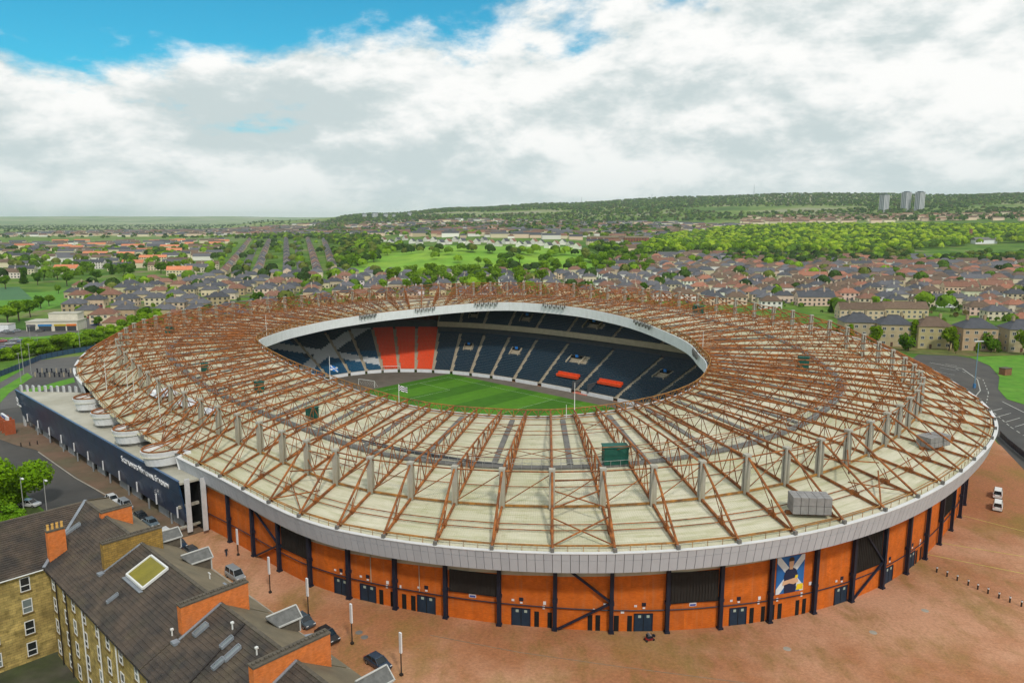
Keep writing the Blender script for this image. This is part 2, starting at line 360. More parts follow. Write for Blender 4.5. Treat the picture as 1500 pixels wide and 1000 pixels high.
_ig = np.linspace(-math.pi, math.pi, 720, endpoint=False); _kk = np.hanning(35); _kk /= _kk.sum()
def _sm(v):
    v = np.interp(_ig, _ia, v, period=2 * math.pi); return np.convolve(np.concatenate([v[-40:], v, v[:40]]), _kk, 'same')[40:-40]
_irs, _izs = _sm(_ir), _sm(_iz)
def isup(t, off=0.0):
    r = float(np.interp(t, _ig, _irs, period=2 * math.pi)); return ((75 * r + off) * math.cos(t), (53 * r + off) * math.sin(t))
def zin(t): return float(np.interp(t, _ig, _izs, period=2 * math.pi))
OA, OB, OP = 130.0, 99.0, 2.5
def osup(t, *_):
    """outer edge; pulled in a little along the side with the rounded canopies"""
    a, n = sup(t, OA, OB, OP); d = math.degrees((t + math.pi) % (2 * math.pi) - math.pi)
    w = min(max((d + 122) / 16, 0), 1) * min(max((-66 - d) / 18, 0), 1); w = w * w * (3 - 2 * w)
    return a, n + 3.8 * w
# nodes at equal steps along the outer edge
_g = np.linspace(-math.pi, math.pi, 7200); _pts = np.array([osup(t) for t in _g])
_L = np.concatenate([[0], np.cumsum(np.hypot(*np.diff(_pts, axis=0).T))])
NB = 86
def _node_theta(f): return float(np.interp((f % 1.0) * _L[-1], _L, _g))
_t0 = None
best = 9e9
for i in range(200):                       # slide the node pattern until a node stands at image x = 809
    f0 = i / 200 / NB
    for k in range(NB):
        t = _node_theta(f0 + k / NB)
        if -1.2 < t < -0.5:
            a, n = osup(t); w = W(a, n); u, v = proj(w[0], w[1], zout(t))
            if abs(u - 809) < best: best = abs(u - 809); _t0 = f0
TH = [_node_theta(_t0 + k / NB) for k in range(NB)]
_ae = np.array([sup(t, 75, 53, 2.5) for t in _ig]); _ang = np.unwrap(np.arctan2(_ae[:, 1] / 53, _ae[:, 0] / 75))
def thin(t):
    t = t - R(6.5) * math.sin(2 * t); d = round((t) / (2 * math.pi)); tt = t - d * 2 * math.pi
    return float(np.interp(tt, _ig, _ang)) + d * 2 * math.pi
def roofp(k, s, dz=0.0, f=0.0):
    """point on the roof at node k (+f of the bay), s from outer edge 0 to inner edge 1"""
    t0 = TH[k % NB]; t1 = TH[(k + 1) % NB]
    if t1 < t0: t1 += 2 * math.pi
    def at(t):
        o = osup(t); ti = thin(t); i = isup(ti); zo = zout(t); zi = zin(ti)
        return np.array([o[0] + (i[0] - o[0]) * s, o[1] + (i[1] - o[1]) * s, zo + (zi - zo) * s + 1.2 * math.sin(math.pi * s) * 0.6])
    p = at(t0) if f == 0 else at(t0) * (1 - f) + at(t1) * f
    p[2] += dz; return p

stadium = empty('stadium', (SC[0], SC[1], 0), SROT)
tag(stadium, 'huge oval football stadium with rusty steel roof trusses and orange brick walls', 'stadium')
SM, SG = 0.235, 0.50            # mast ring and gutter ring
MH = 6.2
LOBES = [(-53.4, -90.2), (-34.3, -92.0), (-14.8, -93.8), (5.6, -95.4)]

# ---- roof sheets (three to a bay)
def sheet(k, s0, s1, mat, lift=0.0, nseg=4):
    V = []; UV = []
    for j in range(nseg + 1):
        s = s0 + (s1 - s0) * j / nseg
        for f in (0.0, 1.0):
            p = roofp(k, s, lift) if f == 0 else roofp(k + 1, s, lift)
            V.append(p)
    n = len(V); F = [(2 * j, 2 * j + 1, 2 * j + 3, 2 * j + 2) for j in range(nseg)]
    V2 = [p - np.array([0, 0, 0.25]) for p in V]
    F2 = [tuple(n + i for i in f[::-1]) for f in F] + [(0, n, n + 1, 1), (n - 2, n - 1, 2 * n - 1, 2 * n - 2)]
    for j in range(nseg): F2 += [(2 * j, 2 * j + 2, n + 2 * j + 2, n + 2 * j), (2 * j + 1, n + 2 * j + 1, n + 2 * j + 3, 2 * j + 3)]
    me = mesh_from('roof_sheet', V + V2, F + F2, mat)
    uv = me.uv_layers.new(name='UVMap'); buf = np.zeros(len(me.loops) * 2)
    for li, l in enumerate(me.loops):
        i = l.vertex_index % n; buf[2 * li] = (s0 + (i // 2) / nseg * (s1 - s0)) * 50; buf[2 * li + 1] = (i % 2) * 8 + k * 8
    uv.data.foreach_set('uv', buf)
    return link('roof_sheet', me, stadium)
for k in range(NB):
    sheet(k, 0.012, SM, M_sheet, 0.0, 3); sheet(k, SM, SG, M_sheet, 0.05, 3); sheet(k, SG, 0.985, M_sheet, 0.0, 4)

# ---- trusses, masts, bracing
def near(k):
    p = roofp(k, 0.5); w = W(p[0], p[1]); return math.hypot(w[0], w[1])
n_brace = 0
CONC = mesh_from('mast', *(lambda m: (m.V, m.F))(MB().box((-0.30, 0, 0), (0.34, 0.9, 1)).box((0.30, 0, 0), (0.34, 0.9, 1)).box((0, 0, 0), (0.34, 0.35, 1)).box((0, 0, 0.497), (1.05, 1.0, 0.05))), M_conc)
for k in range(NB):
    ns = 7 if near(k) < 200 else 5
    pt = lambda s, h: roofp(k, s, h)
    mastb = pt(SM, 0.05); mastt = pt(SM, MH)
    def top(s):   # height of top chord over the roof
        return MH - 0.2 + (1.5 - MH + 0.2) * ((s - SM) / (1 - SM)) ** 0.9
    bs = [SM + (0.99 - SM) * j / 7 for j in range(8)]; b9 = [SM + (0.99 - SM) * j / 9 for j in range(10)]
    web = MB()
    for j in range(9):
        sm_ = (b9[j] + b9[j + 1]) / 2
        web.tube(pt(b9[j], top(b9[j])) if j else mastt, pt(sm_, 0.45), 0.09, 4); web.tube(pt(sm_, 0.45), pt(b9[j + 1], top(b9[j + 1])), 0.09, 4)
        if j < 7: web.tube(pt(b9[j + 1], top(b9[j + 1])), pt(b9[j + 1], 0.4), 0.065, 4)
    tr = web.build('roof_truss', M_rust, stadium); web = MB()
    so = 0.4 * SM; web.tube(pt(so, 0.45), pt(so + 0.02, MH * (so / SM) * 0.97), 0.09, 4)
    web.tube(pt(so, 0.4), pt(SM * 0.72, MH * 0.70), 0.075, 4)
    q = pt(so, 0.4); r_ = pt(so + .015, .4); web.beam(q, q + (r_ - q) * 1.6, 0.5, 0.7); web.build('stay_web', M_rust, tr)
    b = MB()
    for j in range(7): b.tube(pt(bs[j], top(bs[j])), pt(bs[j + 1], top(bs[j + 1])), 0.185, ns)
    b.build('top_chord', M_rust, tr)
    b = MB()
    cuts = [0.02, SM * 0.5, SM] + bs[1:]
    for j in range(len(cuts) - 1): b.beam(pt(cuts[j], 0.32), pt(cuts[j + 1], 0.32), 0.32, 0.36)
    b.build('bottom_chord', M_rust, tr)
    MB().tube(pt(0.008, 0.55), mastt, 0.19, ns).build('back_stay', M_rust, tr)
    MB().box(tuple(pt(0.006, 0.35)), (0.5, 0.5, 0.8), TH[k]).build('bearing', M_gut, tr)
    dxy = roofp(k, 0.4) - roofp(k, 0.1); rz = math.atan2(dxy[1], dxy[0])
    o = link('mast', CONC, tr); o.location = (mastb + mastt) / 2 + np.array([0, 0, -0.1]); o.scale = (1, 1, MH + 0.4); o.rotation_euler = (0, 0, rz)
    # bay steel between this node and the next
    P = lambda s, h: roofp(k, s, h); Q = lambda s, h: roofp(k + 1, s, h)
    T = [(P(SM, MH - 0.25), Q(SM, MH - 0.25), .13), (P(SM, 0.5), Q(SM, MH - 0.5), .085), (P(SM + 0.12, 0.35), Q(SM + 0.12, 0.35), .08)]
    for s in (0.105, 0.135): T.append((P(s, 0.35), Q(s, 0.35), .085))
    for j in (2, 4): T.append((P(bs[j], top(bs[j])), Q(bs[j], top(bs[j])), .075))
    for j in (3, 5, 6): T.append((P(bs[j], 0.5), Q(bs[j], 0.5), .075))
    T += [(P(bs[2], top(bs[2])), Q(bs[3], 0.6), .065), (Q(bs[2], top(bs[2])), P(bs[3], 0.6), .065)]
    if k % 3 == 0: T += [(P(bs[4], top(bs[4])), Q(bs[6], 0.6), .075), (Q(bs[4], top(bs[4])), P(bs[6], 0.6), .075)]
    if k % 6 == 2:      # braced bay
        m1 = 0.13
        for x, y, h0, h1 in ((0.02, m1, .7, 1.6), (m1, SM, 3.0, 3.0), (SM, SM + 0.14, 4.5, 1.0)): T += [(P(x, h0), Q(y, h1), .13), (Q(x, h0), P(y, h1), .11)]
    tdeg = math.degrees(TH[k]) + 2; tdeg = (tdeg + 180) % 360 - 180
    if tdeg > 80 or tdeg < -84:     # plan bracing, dense on the street side and beyond
        T += [(P(SM, MH - .3), Q(bs[2], top(bs[2])), .09), (Q(SM, MH - .3), P(bs[2], top(bs[2])), .09), (P(bs[2], top(bs[2])), Q(bs[4], top(bs[4])), .085), (Q(bs[4], top(bs[4])), P(bs[6], top(bs[6])), .085), (P(bs[4], .5), Q(bs[6], .5), .08), (P(bs[1], .5), Q(bs[1], .5), .085), (P(bs[6], top(bs[6])), Q(bs[6], top(bs[6])), .08)]
        T += [(P(0.02, .7), Q(SM, MH - .4), .11), (Q(0.02, .7), P(SM, MH - .4), .11), (P(SM * .5, MH * .5), Q(SM * .5, MH * .5), .09), (P(SM, .5), Q(.02, .6), .09)]
    if near(k) < 152 and n_brace + len(T) < 300:
        n_brace += len(T)
        for p_, q_, r2_ in T: MB().tube(p_, q_, r2_, 5).build('bay_brace', M_rust, stadium)
    else:
        b = MB(); [b.tube(p_, q_, r2_, 4) for p_, q_, r2_ in T]; kind(b.build('bay_bracing', M_rust, stadium), 'stuff')
    b = MB(); b.beam(P(SM, 0.35), Q(SM, 0.35), 0.3, 0.3); b.tube(P(0.02, 0.65), Q(0.02, 0.65), 0.11, 5); b.tube(P(0.035, 0.30), Q(0.035, 0.30), 0.08, 4)
    for f in (0.25, 0.5, 0.75): q = roofp(k, 0.014, 0, f); b.tube(q, q + np.array([0, 0, .75]), 0.05, 4)
    kind(b.build('edge_rail', M_rust2, stadium), 'stuff')
    # inner ring truss
    b = MB(); i0, i1 = P(0.985, 0), Q(0.985, 0); j0, j1 = P(0.955, 0), Q(0.955, 0); zz = lambda p, h: p + np.array([0, 0, h])
    for h in (0.35, 1.9): b.tube(zz(i0, h), zz(i1, h), 0.13, 5)
    b.tube(zz(j0, .35), zz(j1, .35), 0.09, 4)
    for f in (0, .5):
        e = i0 * (1 - f) + i1 * f; g = i0 * (.5 - f) + i1 * (.5 + f)
        b.tube(zz(e, .3), zz(e, 1.95), 0.11, 4); b.tube(zz(e, .35), zz((e + g) / 2, 1.9), 0.07, 4); b.tube(zz((e + g) / 2, 1.9), zz(g, .35), 0.07, 4)
    b.build('edge_truss', M_rust2, stadium)
    # inner white fascia with a thin dark kerb
    b = MB()
    for f0, f1 in ((0, .333), (.333, .666), (.666, 1.0)):
        e0 = P(1.0, 0) * (1 - f0) + Q(1.0, 0) * f0; e1 = P(1.0, 0) * (1 - f1) + Q(1.0, 0) * f1
        d0 = e0 - P(.97, 0) * (1 - f0) - Q(.97, 0) * f0; d0[2] = 0; d0 /= np.linalg.norm(d0) + 1e-9
        g = (e1 - e0) * 0.006
        o0, o1 = e0 + g, e1 - g
        b.hexa([zz(o0, -2.9) - d0 * .25, zz(o0, -2.9), zz(o1, -2.9), zz(o1, -2.9) - d0 * .25], [zz(o0, .35) - d0 * .25, zz(o0, .35), zz(o1, .35), zz(o1, .35) - d0 * .25])
    b.build('inner_fascia', M_white, stadium)
    # gutter walkway and its handrail
    b = MB(); b.beam(P(SG, 0.2), Q(SG, 0.2), 1.5, 0.3)
    gt = b.build('gutter', M_gut, stadium)
    b = MB()
    for s in (SG + .016, SG - .018):
        b.tube(P(s, 1.35), Q(s, 1.35), 0.04, 4)
        for f in (0.0, .25, .5, .75): q = roofp(k, s, 0.2, f); b.tube(q, q + np.array([0, 0, 1.2]), 0.035, 4)
    b.build('handrail', M_rail, gt)
    if k % 2 == 0:
        b = MB(); f = 0.5
        b.beam(roofp(k, SG + .02, 0.22, f), roofp(k, 0.95, 0.22, f), 1.0, 0.22); b.build('walkway', M_gut, stadium)

# ---- outer fascia, soffit, wall
def edge(t, off=0.0, z=None):
    """point on the outer edge pushed out by off"""
    o = np.array(osup(t)); e = 1e-2; d = np.array(osup(t + e)) - np.array(osup(t - e)); d /= np.linalg.norm(d)
    nrm = np.array([d[1], -d[0]]); p = o + nrm * off
    return np.array([p[0], p[1], zout(t) if z is None else z])
def bay_t(k, f):
    t0 = TH[k % NB]; t1 = TH[(k + 1) % NB]
    if t1 < t0: t1 += 2 * math.pi
    return t0 + (t1 - t0) * f
FH = 3.05
def in_lobes(k):
    a, n = osup(bay_t(k, 0.5)); return n < 0 and LOBES[0][0] - 6 < a < LOBES[-1][0] + 8
far = MB(); caps = MB()
nfp = 0
for k in range(NB):
    tm = math.degrees(bay_t(k, .5))
    if in_lobes(k): continue
    vis = -122 < tm < 28
    for j in range(7):
        t0 = bay_t(k, j / 7 + .004); t1 = bay_t(k, (j + 1) / 7 - .004)
        z0, z1 = zout(t0), zout(t1)
        b = MB() if vis else far
        for h0, h1, o0, o1 in ((-FH, -1.02, -0.75, -0.27), (-0.98, 0.10, -0.26, 0.0)):
            A_ = [edge(t0, o0 - .2, z0 + h0), edge(t1, o0 - .2, z1 + h0), edge(t1, o0, z1 + h0), edge(t0, o0, z0 + h0)]
            B_ = [edge(t0, o1 - .2, z0 + h1), edge(t1, o1 - .2, z1 + h1), edge(t1, o1, z1 + h1), edge(t0, o1, z0 + h1)]
            b.hexa(A_, B_, 0)
        if vis: b.build('fascia_panel', M_fascia if (k * 7 + j * 3) % 5 else M_fascia2, stadium); nfp += 1
    for j in range(3):
        t0, t1 = bay_t(k, j / 3), bay_t(k, (j + 1) / 3)
        A_ = [edge(t0, -.55, zout(t0) + .11), edge(t1, -.55, zout(t1) + .11), edge(t1, .1, zout(t1) + .11), edge(t0, .1, zout(t0) + .11)]
        caps.hexa(A_, [p + np.array([0, 0, .12]) for p in A_])
kind(far.build('fascia_run', M_fascia, stadium), 'stuff'); caps.build('fascia_cap', M_cap, stadium)
def woff(t):
    d = (math.degrees(t) + 180) % 360 - 180; return float(np.interp(d, [-180, -85, -72, -60, -49, -32, 0, 180], [-4.0, -1.8, -2.2, -3.8, -4.9, -5.5, -5.0, -4.0]))
sof = MB()
for k in range(NB):
    for j in range(2):
        t0, t1 = bay_t(k, j / 2), bay_t(k, (j + 1) / 2)
        A_ = [edge(t0, woff(t0) - .6, zout(t0) - FH), edge(t1, woff(t1) - .6, zout(t1) - FH), edge(t1, -.8, zout(t1) - FH + .02), edge(t0, -.8, zout(t0) - FH + .02)]
        sof.hexa(A_, [p + np.array([0, 0, .2]) for p in A_])
sof.build('soffit', M_soffit, stadium)

def wp(k, f, z, off=0.0): return edge(bay_t(k, f), woff(bay_t(k, f)) + off, z)
def wbox(b, k, f0, f1, z0, z1, o0, o1, m=0, z1b=None):
    b.hexa([wp(k, f0, z0, o0), wp(k, f0, z0, o1), wp(k, f1, z0, o1), wp(k, f1, z0, o0)],
           [wp(k, f0, z1, o0), wp(k, f0, z1, o1), wp(k, f1, z1 if z1b is None else z1b, o1), wp(k, f1, z1 if z1b is None else z1b, o0)], m)
KN = min(range(NB), key=lambda k: abs(proj(*W(*edge(TH[k])[:2]), zout(TH[k]))[0] - 809) + (0 if -1.3 < TH[k] < -.4 else 1e4))
BAYS = {-6: 'plain', -5: 'louvre', -4: 'door_r', -3: 'door_turn', -2: 'turn_door', -1: 'louvre_s', 0 - 0: 'x', 0: 'turns_k', 1: 'turn_door2', 2: 'louvre_s', 3: 'door_turn', 4: 'banner', 5: 'door_r', 6: 'louvre_k', 7: 'door_c', 8: 'door_turn', 9: 'plain', 10: 'louvre'}
BAYS[-1] = 'door_turn'; BAYS[-2] = 'louvre_s'; BAYS[-3] = 'turn_door'; BAYS[-4] = 'door_turn'; BAYS[-5] = 'door_r'; BAYS[-6] = 'louvre'; BAYS[-7] = 'brace'; BAYS[-8] = 'plain'
def sub(b, name, mat, wall): return b.build(name, mat, wall)
for k in range(NB):
    r = (k - KN + NB // 2) % NB - NB // 2
    typ = BAYS.get(r, 'plain' if r % 5 else 'louvre')
    tm = math.degrees(bay_t(k, .5)); hid = max(0, (-woff(bay_t(k, .5)) - .75) * .47); za = zout(TH[k]) - FH; zb = zout(bay_t(k, 1.0)) - FH
    b = MB(); n = 3
    for j in range(n):
        za_ = za + (zb - za) * j / n; zb_ = za + (zb - za) * (j + 1) / n
        wbox(b, k, j / n, (j + 1) / n, -0.3, za_ - hid - .66, -0.5, 0.0, 0, zb_ - hid - .66)
    wall = uvbox(b.build('brick_wall', M_brick, stadium))
    b = MB()
    for j in range(n):
        za_ = za + (zb - za) * j / n; zb_ = za + (zb - za) * (j + 1) / n
        b.hexa([wp(k, j / n, za_ - hid - .65, -.5), wp(k, j / n, za_ - hid - .65, .06), wp(k, (j + 1) / n, zb_ - hid - .65, .06), wp(k, (j + 1) / n, zb_ - hid - .65, -.5)],
               [wp(k, j / n, za_ + .1, -.5), wp(k, j / n, za_ + .1, .06), wp(k, (j + 1) / n, zb_ + .1, .06), wp(k, (j + 1) / n, zb_ + .1, -.5)])
    sub(b, 'concrete_band', M_band, wall)
    # column at the node
    b = MB(); q = wp(k, 0, 0, .55); rz = math.atan2(*(wp(k, .02, 0) - wp(k, 0, 0))[1::-1])
    for o_ in (-.26, .26): b.box((q[0] + .0, q[1], za / 2), (0.50, 0.12, za + .02), rz) if False else None
    b.box((q[0], q[1], za / 2 - .05), (0.46, 0.34, za), rz); b.box((*wp(k, 0, 0, .78)[:2], za / 2 - .05), (0.56, 0.12, za), rz); b.box((*wp(k, 0, 0, .32)[:2], za / 2 - .05), (0.56, 0.12, za), rz)
    b.box((*wp(k, 0, 0, .55)[:2], 0.15), (0.8, 0.8, 0.3), rz); b.box((*wp(k, 0, 0, .5)[:2], 4.7), (0.75, 0.7, 0.5), rz)
    b.build('column', M_navy, stadium)
    if not (-120 < tm < 40): continue
    b = MB(); 
    for j in range(3): b.tube(wp(k, j / 3, 3.45, .25), wp(k, (j + 1) / 3, 3.45, .25), 0.09, 5)
    sub(b, 'tie_rail', M_navy, wall)
    if typ == 'plain' and r > 10: continue
    def door(f0, f1, h=2.75):
        b = MB(); wbox(b, k, f0, f1, 0, h, -.1, .05); d = sub(b, 'exit_door', M_ndoor, wall)
        # pale panels over the leaves
        b = MB()
        for q in (.2, .68): wbox(b, k, f0 + (f1 - f0) * q, f0 + (f1 - f0) * (q + .16), h - .55, h - .12, .05, .08)
    def turn(f, w=.085, h=2.5):
        b = MB(); wbox(b, k, f, f + w, 0, h, -.1, .04); sub(b, 'turnstile_door', M_black, wall)
    def sign(f, z, w=.05, h=.55, mat=M_sign):
        b = MB(); wbox(b, k, f, f + w, z, z + h, 0, .08); sub(b, 'sign', mat, wall)
    def doorset(f0, f1):
        door(f0, f1); fm = (f0 + f1) / 2
        for q in (.2, .68):
            b = MB(); wbox(b, k, f0 + (f1 - f0) * q, f0 + (f1 - f0) * (q + .16), 2.2, 2.6, .055, .085); sub(b, 'door_pane', pm('pale_pane', (.35, .42, .36), .4), wall)
        b = MB(); wbox(b, k, f0 - .012, f0, 0, 2.85, -.05, .14); wbox(b, k, f1, f1 + .012, 0, 2.85, -.05, .14); wbox(b, k, f0, f1, 2.76, 2.87, -.05, .14); sub(b, 'door_frame', M_navy, wall)
        b = MB(); wbox(b, k, fm - .006, fm + .006, 0.05, 2.7, .05, .075); sub(b, 'door_joint', M_black, wall)
        sign(fm - .035, 4.0, .075, .55, M_navy); sign(fm - .02, 3.62, .045, .22); sign(fm - .17, 3.9, .02, .3); sign(fm - .145, 3.9, .02, .3)
    if typ.startswith('louvre'):
        top = min(za, zb) - hid - .45
        b = MB(); wbox(b, k, .06, .95, 4.55, top, -.05, .26); lv = sub(b, 'louvre', M_louv, wall)
        b = MB()
        for i in range(16): f = .08 + .86 * i / 15; wbox(b, k, f - .006, f + .006, 4.6, top - .05, .26, .32)
        sub(b, 'louvre_blade', M_louv, wall)
        b = MB(); wbox(b, k, .05, .96, 4.42, 4.55, 0, .34); sub(b, 'louvre_sill', M_black, wall)
        if typ == 'louvre_s': sign(.42, 3.75, .13, .6, M_sign); b = MB(); wbox(b, k, .43, .54, 3.82, 4.1, .08, .095); sub(b, 'sign', M_signb, wall)
    if typ in ('door_r',): doorset(.60, .93)
    if typ in ('door_c',): doorset(.2, .5)
    if typ == 'door_turn': doorset(.22, .54); turn(.62); turn(.86, .08); sign(.77, 3.0, .04, .5); sign(.78, 3.7, .05, .5)
    if typ == 'turn_door': turn(.10); turn(.28, .09) if r % 2 else None; sign(.06, 3.3, .03, .6); doorset(.42, .76)
    if typ == 'turn_door2': turn(.05, .09); turn(.29, .085); doorset(.42, .74); sign(.17, 2.9, .03, .4); sign(.2, 2.9, .03, .4)
    if typ in ('turns_k',): turn(.58); turn(.72); sign(.67, 2.9, .035, .6); sign(.86, 3.9, .055, .5)
    if typ in ('turns_k', 'louvre_k', 'brace'):
        top = min(za, zb)
        b = MB(); b.beam(wp(k, .06, top - .2, .5), wp(k, .96, 5.0, .5), .3, .3); b.beam(wp(k, .06, .25, .5), wp(k, .96, 4.6, .5), .3, .3); b.build('wall_brace', M_navy, stadium)
    if typ == 'banner':
        # flat printed banner: blue and white diagonal cross with a plain figure in a navy shirt
        f0, f1, z0, z1 = .14, .76, 4.1, min(za, zb) - hid - .55
        def S(x, y, o=.1): 
            return wp(k, f0 + (f1 - f0) * x, z0 + (z1 - z0) * y, o)
        cols = dict(blue=pm('print_blue', (.02, .13, .38), .5), white=pm('print_white', (.62, .66, .68), .5), skin=pm('print_skin', (.62, .38, .24), .5), shirt=pm('print_navy', (.014, .022, .06), .5), hair=pm('print_hair', (.05, .03, .02), .5), gold=pm('print_gold', (.75, .55, .02), .5))
        b = MB(); wbox(b, k, f0, f1, z0, z1, 0, .1); ban = sub(b, 'banner', cols['blue'], wall)
        ml = list(cols.values()); ix = {n_: i for i, n_ in enumerate(cols)}
        b = MB()
        def poly(pts, c, o): b.add([S(x, y, o) for x, y in pts], [tuple(range(len(pts)))], ix[c])
        poly([(0, 1), (0, .86), (.88, 0), (1, 0), (1, .14), (.12, 1)], 'white', .108); poly([(1, 1), (1, .86), (.12, 0), (0, 0), (0, .14), (.88, 1)], 'white', .112)
        poly([(.30, .0), (.70, .0), (.76, .48), (.70, .62), (.58, .68), (.44, .68), (.32, .62), (.26, .48)], 'shirt', .116)
        poly([(.45, .64), (.57, .64), (.57, .74), (.45, .74)], 'skin', .119)
        poly([(.43, .76), (.47, .70), (.56, .70), (.60, .76), (.60, .88), (.56, .92), (.47, .92), (.43, .88)], 'skin', .122)
        poly([(.42, .86), (.61, .86), (.61, .92), (.56, .97), (.46, .97), (.42, .92)], 'hair', .125)
        poly([(.22, .22), (.72, .30), (.74, .40), (.24, .34)], 'skin', .125); poly([(.24, .32), (.62, .22), (.80, .26), (.78, .34), (.5, .36)], 'skin', .128)
        poly([(.66, .38), (.77, .38), (.77, .46), (.68, .46)], 'gold', .131); poly([(.72, .04), (.98, .04), (.98, .2), (.76, .2)], 'gold', .131)
        b.build('print', ml, wall)
        turn(.06); turn(.22); turn(.62); turn(.78); sign(.17, 3.0, .04, .5); sign(.72, 3.0, .04, .7); sign(.9, 4.6, .06, .5)
    if r in (-4, -2 - 1): 
        b = MB(); b.tube(wp(k, .46, 3.5, .12), wp(k, .46, min(za, zb) - 1.2, .12), .06, 5); sub(b, 'drain_pipe', M_band, wall)

# ---- seating bowl
FA, FB = 83.5, 47.3
def bowl(t, d):
    """point d metres behind the front of the stand at angle t"""
    return np.array(sup(t, FA + d * .95, FB + d, 2.55))
TT0, TT1 = R(38), R(135)          # the two-tier stand
TIERS = []
def row_z(d): return 1.3 + 0.50 * d
ROWS = 30
SECT = []
def roof_over(x, y):
    """roof height above a stadium-local point"""
    t = math.atan2(y / OB, x / OA); o = np.hypot(*osup(t)); 
    ti = math.atan2(y / 53, x / 75); i = np.hypot(*isup(ti)); r = math.hypot(x, y); s_ = min(max((o - r) / (o - i), 0), 1)
    return zout(t) + (zin(ti) - zout(t)) * s_
def make_section(t0, t1, d0, nrow, z0, rake, color, gapf, seats=True, pitch_=.85, vom=None):
    """one block of seats: stepped concrete with a seat at every half metre"""
    tm_ = (t0 + t1) / 2; n_ok = 0
    for i in range(nrow):
        p = bowl(tm_, d0 + i * pitch_); q = [bowl(t0, d0 + i * pitch_), bowl(t1, d0 + i * pitch_)]
        if min(roof_over(*p), roof_over(*q[0]), roof_over(*q[1])) - 1.9 < z0 + i * pitch_ * rake: break
        n_ok += 1
    nrow = n_ok
    if nrow < 2: return None
    b = MB(); nt = 3
    for i in range(nrow):
        d = d0 + i * pitch_; z = z0 + i * pitch_ * rake
        for j in range(nt):
            ta, tb = t0 + (t1 - t0) * j / nt, t0 + (t1 - t0) * (j + 1) / nt
            p0, p1, q0, q1 = bowl(ta, d), bowl(tb, d), bowl(ta, d + pitch_), bowl(tb, d + pitch_)
            zl = z - pitch_ * rake
            b.add([(*p0, zl), (*p1, zl), (*p1, z), (*p0, z), (*q0, z), (*q1, z)], [(0, 1, 2, 3), (3, 2, 5, 4)])
    terr = b.build('terrace', M_step, stadium)
    if not seats: return terr
    VV = []; MI = []
    for i in range(nrow):
        d = d0 + (i + .55) * pitch_; z = z0 + i * pitch_ * rake + .02
        P = np.array([bowl(t, d) for t in np.linspace(t0, t1, 5)]); L_ = np.concatenate([[0], np.cumsum(np.hypot(*np.diff(P, axis=0).T))])
        n = int((L_[-1] - 2 * gapf) / .56)
        if n < 1: continue
        f = gapf + (np.arange(n) + .5) * .56
        if vom and vom[2] < i < vom[3]: f = f[(f / L_[-1] < vom[0]) | (f / L_[-1] > vom[1])]
        I_ = lambda g: np.stack([np.interp(g, L_, P[:, 0]), np.interp(g, L_, P[:, 1])], 1)
        C_ = I_(f); E = I_(f + .1) - I_(f - .1); E /= np.linalg.norm(E, axis=1)[:, None] + 1e-9
        Nn = np.stack([E[:, 1], -E[:, 0]], 1); Nn *= np.sign((Nn * C_).sum(1))[:, None]; E = E * .25
        blk = np.zeros((len(f), 8, 3))
        for q, (e, nn, h) in enumerate(((-1, -.22, .42), (1, -.22, .42), (1, .18, .46), (-1, .18, .46), (-1, .26, .86), (1, .26, .86), (-1, -.22, 0), (1, -.22, 0))):
            blk[:, q, :2] = C_ + E * e + Nn * nn; blk[:, q, 2] = z + h
        VV.append(blk.reshape(-1, 3)); MI += [(color(x, y, i, 0) if callable(color) else color) for x, y in C_]
    if VV:
        V = np.vstack(VV); ns = len(V) // 8; o = (np.arange(ns) * 8)[:, None]
        F = np.concatenate([o + np.array([[0, 1, 2, 3]]), o + np.array([[3, 2, 5, 4]]), o + np.array([[6, 7, 1, 0]])], 1).reshape(-1, 4)
        me = mesh_from('seat_block', V.tolist(), F.tolist(), [M_seat, M_seat2, M_seatw, M_seatr], np.repeat(MI, 3).tolist())
        kind(link('seat_block', me, terr), 'stuff')
    return terr
def saltire(x, y, i, j):
    # big white diagonal cross worked into blue seats at the end stand
    g = math.atan2(y, -x + 1e-9); d = i * .85
    u = (y + 14) / 40; v = d / 24
    if u < -0.1 or u > 1.25: return 1
    if abs(v - (u * .95 + .0)) < .10 or abs(v - (0.92 - u * .82)) < .10: return 2
    return 1 if (v < .45 or u < .3) else 0
ts = []
t = R(-180)
step = R(6.4)
